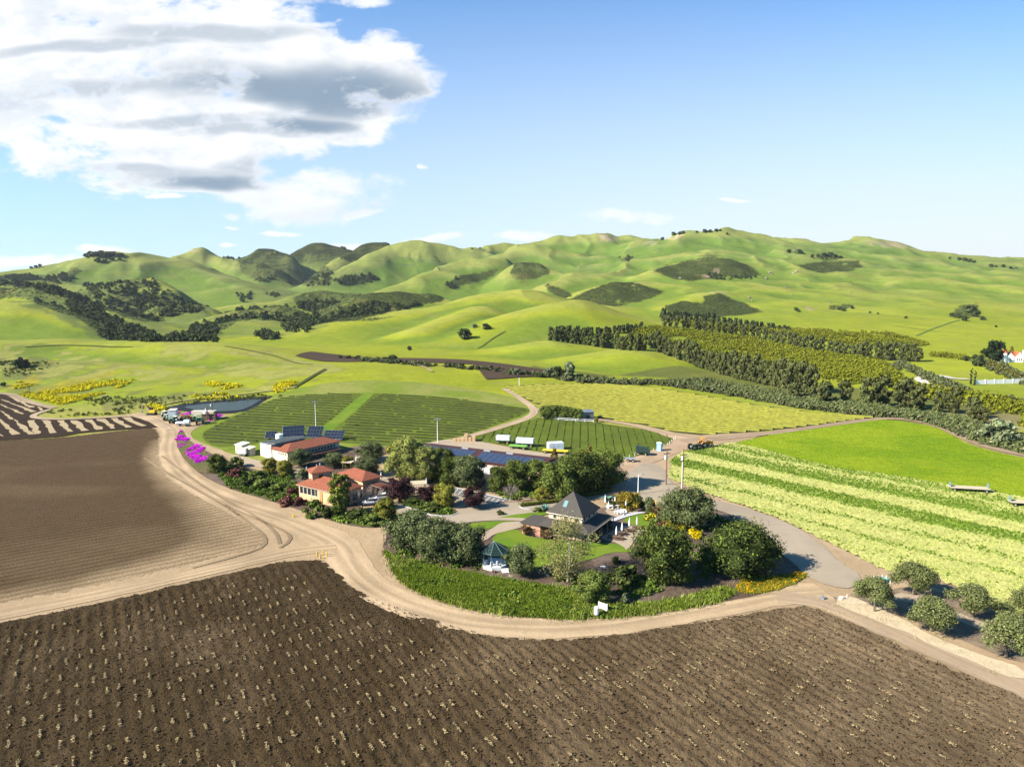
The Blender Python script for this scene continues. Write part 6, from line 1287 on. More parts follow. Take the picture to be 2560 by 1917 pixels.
def shed(u, v, w, d, h, rz, name, label, cat, wm, rm, slope=.3, door=True):
    p = at(u, v); root = thing(name, p, rz, label, cat); MB().box(0, w, 0, d, -.2, h).build('wall', wm, root)
    MB().add([(-.25, -.25, h), (w + .25, -.25, h), (w + .25, d + .25, h + slope), (-.25, d + .25, h + slope), (-.25, -.25, h + .14), (w + .25, -.25, h + .14), (w + .25, d + .25, h + slope + .14), (-.25, d + .25, h + slope + .14)],
        [(3, 2, 1, 0), (4, 5, 6, 7), (0, 1, 5, 4), (1, 2, 6, 5), (2, 3, 7, 6), (3, 0, 4, 7)]).build('roof', rm, root)
    if door: MB().box(w * .35, w * .65, -.05, .02, 0, min(2.1, h * .8)).build('door', M['wood'], root)
    return root
shed(589, 1133, 3.0, 3.0, 2.9, R(-28), 'utility_shed', 'square cream shed with a flat white roof left of the winery', 'shed', M['cream'], M['white'])
shed(611, 1138, 2.6, 2.2, 2.3, R(-28), 'utility_shed', 'low cream shed between the winery wall and the white trailer', 'shed', M['cream'], M['trim'])
# --- long barn with solar roof
ra = atz(1046, 1109.5, 4.9); rb = atz(1376, 1148.5, 4.9); d = rb - ra; Lb = math.hypot(d.x, d.y)
Bn = thing('long_barn', (ra.x, ra.y, 0), math.atan2(d.y, d.x), 'long low barn with maroon roof and blue solar panels behind the tree row', 'barn'); hw = 7.2; rise = 1.25; ez = 4.9 - rise
MB().box(.5, Lb - .5, -hw + .6, hw - .6, -.3, ez - .02).build('wall', plain('barn_wall', (.42, .27, .22)), Bn)
MB().add([(0, -hw, ez), (Lb, -hw, ez), (Lb, 0, 4.9), (0, 0, 4.9), (0, hw, ez), (Lb, hw, ez), (0, -hw, ez - .15), (Lb, -hw, ez - .15), (0, hw, ez - .15), (Lb, hw, ez - .15), (0, 0, 4.7), (Lb, 0, 4.7)],
    [(0, 1, 2, 3), (3, 2, 5, 4), (0, 6, 7, 1), (4, 5, 9, 8), (6, 10, 11, 7), (10, 8, 9, 11), (0, 3, 10, 6), (3, 4, 8, 10), (1, 7, 11, 2), (2, 11, 9, 5)]).build('roof', M['maroon'], Bn)
sl = math.atan2(rise, hw); f = None
for a0, a1 in ((1.0, Lb * .50), (Lb * .52, Lb - .6)):
    n = int((a1 - a0) / 2.05)
    for i in range(n):
        for j in range(5):
            if f is None: f = box(.04, 1.96, .03, 1.22, .06, .12).build('solar_panel', plain('barn_solar', (.03, .042, .075), .25, spec=.3), Bn); q = f
            else: q = f.copy(); COL.objects.link(q)
            q.location = (a0 + i * 2.05, (-hw + .45 + j * 1.28) * math.cos(0), ez + (.45 + j * 1.28) * math.tan(sl)); q.rotation_euler = (sl, 0, 0)
for k in range(3): MB().box(Lb * (.33 + .17 * k), Lb * (.33 + .17 * k) + 2.2, 1.5, 2.1, 4.65, 5.0).build('roof_vent', M['silver'], Bn)
MB().box(Lb * .55, Lb * .55 + 6, -hw + .5, -hw + .58, 0, 2.6).build('barn_door', M['white'], Bn)
# --- pyramid-roofed house
B, rz, L, W_, sg = frame((1375, 1280.5), (1457.5, 1296), (1517, 1267.5), 5.3)
S_ = (L + W_) / 2; Ph = thing('pyramid_roof_house', (B.x, B.y, 0), rz, 'house with a steep grey pyramid roof and wide veranda among the garden lawns', 'house')
ya, yb = sorted((.4 * sg, sg * (S_ - .4))); MB().box(.4, S_ - .4, ya, yb, -.2, 5.15).build('wall', plain('pale_pink_wall', (.46, .34, .25)), Ph)
q = MB(); hip(q, .4, S_ - .4, ya, yb, 5.3, 4.2, .55); rf = q.build('pyramid_roof', M['shingle'], Ph)
for k in range(3): window(Ph, S_ - 1.9 - k * 2.6, .4 * sg, 4.05, .75, .7, 'x', -sg)
for k in range(3): window(Ph, .4, sg * (1.7 + k * 2.4), 4.1, .8, .7, 'y', -1)
MB().box(S_ - .0, S_ + .02, 0, .01, 5.2, 5.3).build('gutter', M['white'], Ph)
MB().box(.0, S_, *sorted((-.17 * sg, -.10 * sg)), 5.14, 5.3).build('fascia', M['trim'], Ph)
# skylight on the lit slope
hs = (S_ - .8) / 2 + .55; ph = math.atan2(4.2, hs)
sk = MB().box(-.45, .45, -.8, .8, 0, .12).build('skylight', plain('skylight_glass', (.12, .2, .2), .15), Ph); sk.location = (S_ * .57, sg * hs * .42, 5.3 + 4.2 * .42 * 1.02 + .05); sk.rotation_euler = (ph * (1 if sg > 0 else -1), 0, 0)
ov = 2.6; z0 = 3.0; z1 = 3.9; e = [(-ov, -ov * sg), (S_ + ov * .3, -ov * sg), (S_ + ov * .3, sg * (S_ + ov)), (-ov, sg * (S_ + ov))]; i_ = [(.35, .35 * sg), (S_ - .35, .35 * sg), (S_ - .35, sg * (S_ - .35)), (.35, sg * (S_ - .35))]
v = [(x, y, z0) for x, y in e] + [(x, y, z1) for x, y in i_] + [(x, y, z0 - .16) for x, y in e]
MB().add(v, [(0, 1, 5, 4), (1, 2, 6, 5), (2, 3, 7, 6), (3, 0, 4, 7), (0, 8, 9, 1), (1, 9, 10, 2), (2, 10, 11, 3), (3, 11, 8, 0), (8, 11, 10, 9)]).build('veranda_roof', M['shingle'], Ph)
for k in range(5): MB().box(-ov + .15, -ov + .3, *sorted((sg * (-ov + .2 + k * (S_ + 2 * ov - .5) / 4), sg * (-ov + .35 + k * (S_ + 2 * ov - .5) / 4))), 0, z0 - .1).build('veranda_post', M['palegreen'], Ph)
MB().box(-ov - .06, -ov, *sorted((sg * -ov, sg * (S_ + ov))), z0 - .14, z0 + .06).build('veranda_fascia', M['tan'], Ph)
ya, yb = sorted((-ov * sg * .8, -ov * sg * .8 + 5.6 * sg)); MB().box(S_ + .4, S_ + 5.0, ya, yb, -.2, 2.5).build('annex_wall', M['pink'], Ph)
MB().box(S_ + .2, S_ + 5.4, ya - .35, yb + .35, 2.5, 2.66).build('annex_roof', M['shingle'], Ph)
for k in range(9): MB().box(S_ + .7 + k * .5, S_ + .78 + k * .5, *sorted((-ov * sg * .8, -ov * sg * .8 - .04 * sg)), 0, 2.45).build('siding_rib', M['pink'], Ph)

# --- gazebo
p = at(1236, 1416); Gz = thing('gazebo', p, R(10), 'eight-sided gazebo with dark green slatted roof and white base between olive trees', 'gazebo'); r8 = 2.55
oc = [(math.cos(R(22.5 + 45 * k)), math.sin(R(22.5 + 45 * k))) for k in range(8)]
MB().add([(x * r8, y * r8, 0) for x, y in oc] + [(x * r8, y * r8, .75) for x, y in oc], [tuple(range(7, -1, -1)), tuple(range(8, 16))] + [(k, (k + 1) % 8, 8 + (k + 1) % 8, 8 + k) for k in range(8)]).build('base', M['white'], Gz)
for x, y in oc: MB().box(x * r8 * .94 - .08, x * r8 * .94 + .08, y * r8 * .94 - .08, y * r8 * .94 + .08, .75, 3.3).build('post', M['palegreen'], Gz)
MB().add([(x * (r8 + .15), y * (r8 + .15), 3.2) for x, y in oc] + [(x * (r8 + .15), y * (r8 + .15), 3.42) for x, y in oc] + [(x * (r8 - .1), y * (r8 - .1), 3.2) for x, y in oc] + [(x * (r8 - .1), y * (r8 - .1), 3.42) for x, y in oc],
    [f_ for k in range(8) for f_ in ((k, (k + 1) % 8, 8 + (k + 1) % 8, 8 + k), (16 + (k + 1) % 8, 16 + k, 24 + k, 24 + (k + 1) % 8), (8 + k, 8 + (k + 1) % 8, 24 + (k + 1) % 8, 24 + k))]).build('ring_beam', M['palegreen'], Gz)
for k in range(8):
    a, b = Vector((*oc[k], 0)), Vector((*oc[(k + 1) % 8], 0)); sl_ = MB()
    for j in range(9):
        t0, t1 = 1 - j / 9.3, 1 - (j + .55) / 9.3; zz0, zz1 = 3.4 + 1.75 * (1 - t0), 3.4 + 1.75 * (1 - t1); rr = r8 + .45
        q4 = [a * rr * t0, b * rr * t0, b * rr * t1, a * rr * t1]; hs_ = [zz0, zz0, zz1, zz1]
        sl_.add([(q.x, q.y, h) for q, h in zip(q4, hs_)] + [(q.x, q.y, h - .05) for q, h in zip(q4, hs_)], [(0, 1, 2, 3), (7, 6, 5, 4), (0, 4, 5, 1), (1, 5, 6, 2), (2, 6, 7, 3), (3, 7, 4, 0)])
    sl_.build('roof_slats', M['green'], Gz); MB().tube([(a.x * (r8 + .45), a.y * (r8 + .45), 3.38), (0, 0, 5.15)], .05, 5).build('rafter', M['palegreen'], Gz)
for k in range(3): MB().box(1.0 + 0, 2.3, -3.0 - k * .3, -2.6 - k * .3, 0, .6 - k * .2).build('step', M['white'], Gz)
for k, (x, y) in enumerate(((-1.6, -.9), (-.5, -1.5), (.6, -1.2), (1.5, .2), (-1.0, .8))):
    o = MB().cyl(p.x + x, p.y + y, p.z + .75, p.z + 1.6, .28, .24, 12).build('barrel_stool', plain('grey_barrel', (.28, .29, .31))); tag(o, 'grey cylindrical seat standing on the gazebo floor', 'seat', 'seats in the gazebo')

# --- small shelters, umbrellas, tables
def shelter(u, v, w, d, h, rz, label):
    p = at(u, v); r = thing('garden_shelter', p, rz, label, 'shelter'); MB().box(-.2, w + .2, -.2, d + .2, h, h + .14).build('roof', M['tan'], r)
    for x in (0, w): 
        for y in (0, d): MB().box(x - .08, x + .08, y - .08, y + .08, 0, h).build('post', M['wood'], r)
    return r
shelter(1030, 1236, 3.6, 3.2, 2.6, R(12), 'open timber lawn shelter with flat pale roof beside the dark plum tree'); shelter(857, 1176, 2.6, 2.2, 2.4, R(-10), 'small shelter with a pale canvas top in front of the winery porch')
def umbrella(u, v, label, h=2.7):
    p = at(u, v); r = thing('patio_umbrella', p, 0, label, 'umbrella', 'closed white umbrellas'); MB().cyl(0, 0, 0, 1.0, .035, n=6).build('pole', M['wood'], r); MB().cyl(0, 0, 0, .08, .3, n=10).build('base', M['steel'], r)
    MB().tube([(0, 0, .75), (0, 0, 1.0), (0, 0, 1.9), (0, 0, h)], [.2, .26, .16, .03], 9).build('canopy', M['white'], r); return remember(r)
ph_ = zi; CB = lambda x, y: (1500 + x / 7.373, 1200 + y / 7.373)
for x, y, l in ((95, 460, 'closed white umbrella on the terrace, far left behind the house corner'), (155, 580, 'closed white umbrella on the terrace nearest the veranda'), (275, 490, 'closed white umbrella beside the blue agave on the terrace'), (475, 565, 'closed white umbrella at the right end of the terrace'),
                (300, 1065, 'closed white umbrella over the nearest picnic table'), (405, 985, 'closed white umbrella over the second picnic table'), (540, 900, 'closed pinkish umbrella behind the third picnic table'), (678, 880, 'closed tan umbrella on the lawn edge of the patio')):
    umbrella(*CB(x, y), l)
for u, v, l in ((926, 1202, 'closed white umbrella behind the tiled roof, left of the pair'), (953, 1202, 'closed white umbrella behind the tiled roof, right of the pair'), (1066, 1218, 'closed white umbrella on the court right of the shelter'), (891, 1158, 'closed white umbrella in front of the winery')):
    umbrella(u, v, l)
def picnic(u, v, rz, label):
    p = at(u, v); r = thing('picnic_table', p, rz, label, 'picnic table', 'picnic tables on the gravel patio'); MB().box(-1.1, 1.1, -.4, .4, .7, .78).build('tabletop', M['wood'], r)
    for y in (-.75, .75): MB().box(-1.1, 1.1, y - .15, y + .15, .42, .48).build('bench', M['wood'], r)
    for x in (-.8, .8): MB().tube([(x, -.8, 0), (x, -.2, .7)], .05, 4).tube([(x, .8, 0), (x, .2, .7)], .05, 4).build('leg', M['wood'], r)
for x, y, l in ((235, 1085, 'picnic table nearest the camera at the left of the patio'), (345, 1110, 'picnic table nearest the camera, right of the first white umbrella'), (405, 1020, 'picnic table in the second row under a closed umbrella'), (540, 965, 'picnic table in the third row on the patio'), (690, 915, 'picnic table farthest back beside the lawn')): picnic(*CB(x, y), R(-20), l)
# pale terrace chairs round white tables
for i, (x, y) in enumerate(((200, 520), (300, 510), (350, 620), (400, 640), (440, 600))):
    p = at(*CB(x, y)); r = thing('terrace_table', p, 0, 'round white terrace table with white chairs beside the house', 'table', 'white tables on the terrace'); MB().cyl(0, 0, .7, .76, .6, n=14).build('tabletop', M['white'], r); MB().cyl(0, 0, 0, .7, .05, n=6).build('leg', M['silver'], r)
    for k in range(4):
        a = k * 1.57 + .4; c = thing('terrace_chair', (p.x + math.cos(a) * 1.0, p.y + math.sin(a) * 1.0, p.z), a, 'white metal chair at a round terrace table', 'chair', 'white chairs on the terrace'); MB().box(-.22, .22, -.22, .22, .42, .47).build('seat', M['white'], c); MB().box(.18, .23, -.22, .22, .47, .9).build('backrest', M['white'], c)
        for sx in (-.2, .2):
            for sy in (-.2, .2): MB().box(sx - .02, sx + .02, sy - .02, sy + .02, 0, .42).build('leg', M['white'], c)
# hedges
def hedge(a, b, w, h, label):
    p = at(*a); q = at(*b); d = q - p; L_ = math.hypot(d.x, d.y); r = np.random.default_rng(int(a[0])); n = int(L_ * 2.2); cs = [(L_ * (i + .5) / n, r.uniform(-.1, .1), h * .55) for i in range(n)]
    V, F_, C_ = leaf_cloud(r, cs, [w * .62] * n, int(L_ * 160), .16, (.07, .08, .012), cvar=.3, inner=.6, tips=(.3, (.13, .13, .02)))
    V = np.array(V); V[:, 1] = np.clip(V[:, 1], -w / 2, w / 2); V[:, 2] = np.clip(V[:, 2], 0, h); o = new_obj('clipped_hedge', V.tolist(), F_, M['leaf_still'], colour=np.array(C_), label=label, cat='hedge'); o.location = p; o.rotation_euler = (0, 0, math.atan2(d.y, d.x))
hedge((1302, 1267), (1400, 1256), 1.3, 1.1, 'long clipped yellow-green hedge between the drive and the trees'); hedge((1400, 1256), (1440, 1250), 1.3, 1.1, 'short clipped hedge continuing behind the pyramid roof'); hedge((1470, 1242), (1524, 1229), 2.0, 1.2, 'dark clipped hedge right of the pyramid roof')
# ==== STAGE6
# ------------------------------------------------------------------ poles and lights
M['polewood'] = plain('pole_wood', (.13, .07, .04), .9, var=.2); M['palepole'] = plain('pale_pole', (.55, .53, .50), .6); M['grey'] = plain('grey_metal', (.25, .26, .27), .5, .3)
def wood_pole(u, v, hpx, label, arms=(.9,), trans=True, m=None, rz=0.4):
    p = at(u, v); h = hpx * math.hypot(p.y, CAM_H - p.z) / F; r = thing('utility_pole', p, rz, label, 'utility pole'); MB().cyl(0, 0, -.5, h, .2, .13, 8).build('pole', m or M['polewood'], r)
    for a in arms:
        MB().box(-1.1, 1.1, -.07, .07, h * a, h * a + .16).build('crossarm', M['polewood'], r)
        for x in (-1.0, -.4, .4, 1.0): MB().cyl(x, 0, h * a + .16, h * a + .4, .05, .07, 6).build('insulator', M['grey'], r)
    if trans: MB().cyl(-.42, 0, h * .72, h * .82, .28, n=10).build('transformer', M['white'], r)
    return h
wood_pole(1665, 1213, 92, 'brown wooden utility pole by the road, left of a pair, with a pale transformer', (.86,))
wood_pole(1706, 1221, 100, 'pale-fronted wooden utility pole by the road, right of a pair', (.84, .77))
o = MB(); p = at(1706, 1221); o.box(p.x - .32, p.x - .12, p.y - .15, p.y + .05, p.z, p.z + 7.4).build('pole_conduit', M['palepole'], None, label='white conduit strapped to the right utility pole', cat='conduit')
wood_pole(532, 1048, 46, 'tallest wooden pole with a crossarm in front of the pond', (.78,), rz=.1); wood_pole(519, 1052, 38, 'leaning-topped wooden pole with a transformer left of the crossarm pole', (.8,), rz=.1)
wood_pole(434, 1040, 22, 'short thin wooden pole at the machinery yard left of the pink flowers', (.9,), False); wood_pole(488, 1042, 18, 'short thin wooden pole behind the white yard trailer', (.9,), False)
wood_pole(1298, 966, 22, 'thin white post at the corner of the yellow crop field', (), False, M['palepole'])
wood_pole(74, 985, 20, 'thin wooden post above the striped field on the left', (), False); wood_pole(226, 1000, 16, 'thin wooden post on the mustard slope', (), False)
def lamp(u, v, hpx, label, kind='flood', m=None):
    p = at(u, v); h = hpx * math.hypot(p.y, CAM_H - p.z) / F; r = thing('light_pole', p, 0.2, label, 'light pole'); MB().cyl(0, 0, -.4, h, .16, .10, 8).build('pole', m or M['palepole'], r)
    if kind == 'arm':
        MB().tube([(0, 0, h), (1.3, 0, h + .1)], .05, 6).build('arm', M['palepole'], r); MB().box(.8, 1.6, -.16, .16, h, h + .16).build('lamp_head', M['grey'], r)
    elif kind == 'flood':
        for k in range(4):
            a = k * 1.57; MB().tube([(0, 0, h - .3), (math.cos(a) * .8, math.sin(a) * .8, h)], .05, 5).build('bracket', M['grey'], r); MB().box(math.cos(a) * .9 - .22, math.cos(a) * .9 + .22, math.sin(a) * .9 - .2, math.sin(a) * .9 + .2, h - .1, h + .3).build('floodlight', M['grey'], r)
        MB().cyl(0, 0, h - .4, h + .5, .14, n=6).build('mast_top', M['grey'], r)
    else: MB().box(-.5, .5, -.15, .15, h, h + .25).build('lamp_head', M['white'], r)
lamp(790, 1074, 70, 'white pole with a ring of floodlights standing in the vineyard gap'); lamp(1094, 1108, 60, 'white pole with lights standing behind the long barn', 'flood')
lamp(1595, 1236, 50, 'white street light with a single arm behind the golden shrub', 'arm'); lamp(540, 1076, 50, 'brown pole with a flat white lamp at the lower vineyard edge', 'box', M['polewood'])
lamp(1507, 1452, 34, 'thin dark garden lamp post on the mulch right of the sparse sycamore', 'box', plain('dark_metal', (.03, .03, .03)))

# ------------------------------------------------------------------ vehicles and farm gear
def loft(mb, secs, c=None):
    """skin a list of closed sections of equal length"""
    n = len(secs[0]); vs = [p for s_ in secs for p in s_]; f_ = [(i * n + k, i * n + (k + 1) % n, (i + 1) * n + (k + 1) % n, (i + 1) * n + k) for i in range(len(secs) - 1) for k in range(n)]
    return mb.add(vs, f_ + [tuple(range(n - 1, -1, -1)), tuple(range((len(secs) - 1) * n, len(secs) * n))], c)
def car(u, v, rz, label, hatch=True):
    p = at(u, v); r = thing('parked_car', p + Vector((0, 0, .25)), rz, label, 'car', 'white cars parked beside the terracotta house'); body = MB()
    xs = [(-2.2, .45, .80, .72), (-2.1, .35, .92, .82), (-1.2, .3, .95, .88), (.9, .3, .98, .88), (1.8, .32, .85, .84), (2.2, .42, .70, .74)]
    loft(body, [[(x, -w, z0), (x, w, z0), (x, w * 1.02, (z0 + z1) / 2), (x, w * .92, z1), (x, -w * .92, z1), (x, -w * 1.02, (z0 + z1) / 2)] for x, z0, z1, w in [(a, b, c_, d_) for a, b, c_, d_ in xs]]).build('body', plain('white_car_paint', (.75, .76, .78), .25, spec=.5), r)
    cab = MB(); loft(cab, [[(-1.9, -.72, .93), (-1.9, .72, .93), (-1.6, .6, 1.2), (-1.6, -.6, 1.2)], [(-1.3, -.8, .93), (-1.3, .8, .93), (-1.1, .62, 1.42), (-1.1, -.62, 1.42)], [(.2, -.8, .93), (.2, .8, .93), (.1, .62, 1.45), (.1, -.62, 1.45)], [(1.15, -.78, .93), (1.15, .78, .93), (.6, .6, 1.2), (.6, -.6, 1.2)]]); cab.build('glasshouse', M['glass'], r)
    MB().box(-1.45, .35, -.6, .6, 1.42, 1.48).build('roof', plain('white_car_roof', (.75, .76, .78), .25), r)
    for x in (-1.35, 1.35):
        for y in (-.8, .8): w = MB().wheel(x, y, .33, .33, .22).build('wheel', M['black'], r); MB().wheel(x, y, .33, .18, .24, 10).build('rim', M['silver'], w)
    for y in (-.6, .6): MB().box(2.1, 2.22, y - .16, y + .16, .6, .74).build('headlight', M['glass'], r)
car(926, 1262, R(200), 'white car parked nearer the bare trees, left of two'); car(952, 1250, R(205), 'white car parked behind, right of two, beside the plum tree')
def tractor(u, v, rz, label, col, sc=1.0, canopy=True, cab=False, group=None):
    p = at(u, v); r = thing('tractor', p + Vector((0, 0, .13)), rz, label, 'tractor', group); r.scale = (sc,) * 3
    MB().box(.1, 2.3, -.42, .42, .95, 1.65).box(2.2, 2.4, -.36, .36, .9, 1.5).build('bonnet', col, r); MB().box(-1.0, .2, -.5, .5, .8, 1.25).build('chassis', M['grey'], r)
    for y in (-.85, .85):
        w = MB().wheel(-.75, y, .85, .85, .42, 18).build('rear_wheel', M['black'], r); MB().wheel(-.75, y, .85, .48, .46, 12).build('rim', M['tan'], w)
        w = MB().wheel(1.75, y, .5, .5, .3, 16).build('front_wheel', M['black'], r); MB().wheel(1.75, y, .5, .26, .33, 10).build('rim', M['tan'], w)
        MB().add([(-1.6, y - .25, 1.4), (-1.3, y - .25, 1.8), (-.2, y - .25, 1.8), (0, y - .25, 1.3), (-1.6, y + .25, 1.4), (-1.3, y + .25, 1.8), (-.2, y + .25, 1.8), (0, y + .25, 1.3)], [(0, 1, 5, 4), (1, 2, 6, 5), (2, 3, 7, 6), (4, 5, 1, 0)]).build('fender', col, r)
    MB().box(-.95, -.5, -.28, .28, 1.25, 1.4).box(-1.0, -.9, -.28, .28, 1.4, 1.95).build('seat', M['black'], r); MB().tube([(-.1, 0, 1.5), (-.25, 0, 1.9)], .04, 5).tube([(1.6, .15, 1.6), (1.6, .15, 2.3)], .05, 6).build('exhaust', M['grey'], r)
    if canopy: MB().box(-1.3, .1, -.7, .7, 2.55, 2.66).box(-1.15, -1.07, -.55, -.47, 1.4, 2.55).box(-1.15, -1.07, .47, .55, 1.4, 2.55).build('canopy', col, r)
    if cab: MB().box(-1.2, .1, -.65, .65, 1.4, 2.6).build('cab', M['glass'], r); MB().box(-1.3, .2, -.75, .75, 2.6, 2.72).build('cab_roof', M['white'], r)
ORG = plain('orange_tractor_paint', (.50, .20, .01), .5); GRN = plain('green_tractor_paint', (.02, .16, .04), .5); RED = plain('red_tractor_paint', (.42, .06, .02), .5); WHT = plain('white_machine_paint', (.6, .6, .56), .5)
tractor(1762, 1119, R(20), 'yellow-orange tractor with a canopy at the corner of the lettuce field', ORG, 1.25); tractor(1735, 1125, R(25), 'dark open tractor with a small orange part, left of the yellow-orange tractor', plain('dark_tractor_paint', (.10, .085, .03)), 1.15, canopy=False)
YG_ = 'machines parked in the left yard'
for u, v, a, l, c, kw in ((432, 1058, 100, 'green tractor at the front of the left yard', GRN, {}), (462, 1052, 80, 'red tractor between the white tank truck and the long trailer', RED, {}), (474, 1053, 95, 'red tractor immediately left of the long cream trailer', RED, {}), (468, 1054, 90, 'green tractor wedged between the two red tractors', GRN, {}),
                       (420, 1052, 70, 'pale green tractor at the left side of the yard group', plain('pale_green_machine', (.25, .36, .28)), {}), (416, 1044, 60, 'white cab machine at the left end of the yard group', WHT, {'cab': True}), (481, 1053, 90, 'green tractor touching the long cream trailer', GRN, {}), (500, 1060, 110, 'large green machine with a canopy at the right of the yard', GRN, {'sc': 1.3}), (441, 1057, 85, 'white machine in the middle of the yard group', WHT, {'cab': True})):
    tractor(u, v, R(a), l, c, group=YG_, **kw)
def wagon(u, v, rz, L_, W_, label, bed, load=None, loadh=0, wood=True, hb=.95, n_load=(1, 1), cat='farm wagon', name='farm_wagon', group=None, post=False):
    p = at(u, v); r = thing(name, p + Vector((0, 0, .13)), rz, label, cat, group); MB().box(0, L_, -W_ / 2, W_ / 2, hb, hb + .16).build('bed', bed, r); MB().box(.1, L_ - .1, -.12, .12, hb - .2, hb).build('beam', M['grey'], r)
    for x in (.9, L_ - .9):
        MB().tube([(x, -W_ / 2 + .1, .45), (x, W_ / 2 - .1, .45)], .06, 5).build('axle', M['grey'], r)
        for y in (-W_ / 2 + .15, W_ / 2 - .15): w = MB().wheel(x, y, .42, .42, .28, 14).build('wheel', M['black'], r); MB().wheel(x, y, .42, .2, .31, 10).build('rim', M['tan'], w)
    MB().tube([(L_, 0, .6), (L_ + 1.4, 0, .45)], .06, 5).build('drawbar', M['grey'], r)
    if load:
        nx, ny = n_load; lx = (L_ - .3) / nx; ly = (W_ - .2) / ny; f = None
        for i in range(nx):
            for j in range(ny):
                b = MB().box(.15 + i * lx + .04, .15 + (i + 1) * lx - .04, -W_ / 2 + .1 + j * ly + .03, -W_ / 2 + .1 + (j + 1) * ly - .03, hb + .17, hb + .17 + loadh).build('produce_bin', load, None)
                b.location = p + Vector((0, 0, .13)); b.rotation_euler = (0, 0, rz); tag(b, 'bin stacked on the %s' % label[:60], 'bin', 'bins on the ' + label.split(' with')[0].split(' on ')[0][:40])
    if post:
        for x in (.2, L_ - .2): MB().box(x - .05, x + .05, -.6, .6, hb + .16, hb + 1.4).build('end_rack', M['palegreen'], r)
    return r
BIN = plain('grey_bin', (.42, .46, .48), .6); WBN = plain('wrapped_bin', (.50, .55, .60), .5)
wagon(1240, 1107, R(-12), 5.2, 2.4, 'grey-binned wagon at the left of the gravel yard', M['green'], BIN, 1.5, n_load=(3, 1), group='wagons in the gravel yard'); wagon(1290, 1114, R(-14), 6.4, 2.4, 'dark green wagon in the middle of the gravel yard', M['green'], BIN, 1.6, n_load=(4, 1), group='wagons in the gravel yard')
wagon(1274, 1121, R(-14), 6.0, 2.3, 'empty green flat wagon in front of the dark green one', plain('green_bed', (.12, .28, .05)), group='wagons in the gravel yard'); wagon(1357, 1132, R(-14), 8.4, 2.4, 'yellow flat wagon at the barn end', M['yellowp'], group='wagons in the gravel yard')
pp_ = at(1377, 1125)
for i in range(3):
    for j in range(2):
        for k in range(2):
            c, s_ = math.cos(R(12)), math.sin(R(12)); x, y = i * 1.75 , j * 1.5; o = MB().box(-.82, .82, -.7, .7, 0, 1.15).build('wrapped_pallet', WBN); o.location = (pp_.x + x * c - y * s_, pp_.y + x * s_ + y * c, pp_.z + .1 + k * 1.2); o.rotation_euler = (0, 0, R(12)); tag(o, 'pale wrapped pallet load in the block behind the yellow flat wagon', 'pallet load', 'pale wrapped pallet loads')
pp_ = at(1136, 1104); WP = plain('bare_wood', (.42, .28, .15), .9)
for i in range(6):
    for k in range(int(random.uniform(1, 3.9))):
        for j in range(2):
            mb = MB()
            for q_ in range(5): mb.box(-.6, .6, -.55 + q_ * .26, -.4 + q_ * .26, .75, .8)
            mb.box(-.6, .6, -.6, .6, 0, .05).box(-.62, -.56, -.6, .6, 0, .8).box(.56, .62, -.6, .6, 0, .8).box(-.6, .6, -.62, -.56, 0, .8).box(-.6, .6, .56, .62, 0, .8)
            o = mb.build('wooden_crate', WP); o.location = (pp_.x + i * 1.35, pp_.y + j * 1.35 + i * .1, pp_.z + .12 + k * .83); tag(o, 'bare wooden crate in the stack behind the far end of the barn', 'crate', 'wooden crates behind the barn')
wagon(1622, 1139, R(160), 4.2, 2.2, 'dark green trailer with a sloping tarp beside the track', M['green'], name='green_trailer', cat='trailer'); p = at(1622, 1139); o = MB().add([(-4.4, -1.1, 1.2), (.2, -1.1, 1.2), (.2, 1.1, 1.2), (-4.4, 1.1, 1.2), (-4.4, -1.1, 3.0), (-.6, -1.1, 2.4), (-.6, 1.1, 2.4), (-4.4, 1.1, 3.0)], [(3, 2, 1, 0), (4, 5, 6, 7), (0, 1, 5, 4), (1, 2, 6, 5), (2, 3, 7, 6), (3, 0, 4, 7)]).build('tarp_cover', M['green'], label='dark green tarp hood standing on the trailer by the blue toilet', cat='tarp'); o.location = p + Vector((.2, 0, .1)); o.rotation_euler = (0, 0, R(-10))
p = at(1648, 1127); tl = thing('portable_toilet', p, R(-25), 'light blue portable toilet with a white roof beside the dirt track', 'portable toilet'); MB().box(-.75, .75, -.75, .75, .12, 2.7).build('body', plain('blue_plastic', (.16, .33, .55), .5), tl); MB().box(-.4, .4, -.79, -.74, .25, 2.35).build('door', plain('pale_blue_door', (.28, .45, .62)), tl)
MB().tube([(0, 0, 2.7), (0, 0, 2.95)], [1.05, .7], 4).build('roof', M['white'], tl)
wagon(1545, 1152, R(175), 3.6, 2.0, 'rusty low implement trailer at the dirt edge below the level vineyard', plain('rusty_metal', (.16, .06, .04)), name='implement', cat='implement'); wagon(1590, 1155, R(170), 3.4, 1.8, 'grey low implement right of the rusty one', M['grey'], name='implement', cat='implement')
wagon(2372, 1226, R(-12), 9.5, 2.6, 'long harvest flatbed standing in the lettuce field', M['tan'], name='harvest_wagon', cat='harvest wagon', post=True); wagon(2522, 1263, R(-12), 9.5, 2.6, 'harvest flatbed cut by the right edge of the lettuce field', M['tan'], name='harvest_wagon', cat='harvest wagon', post=True)
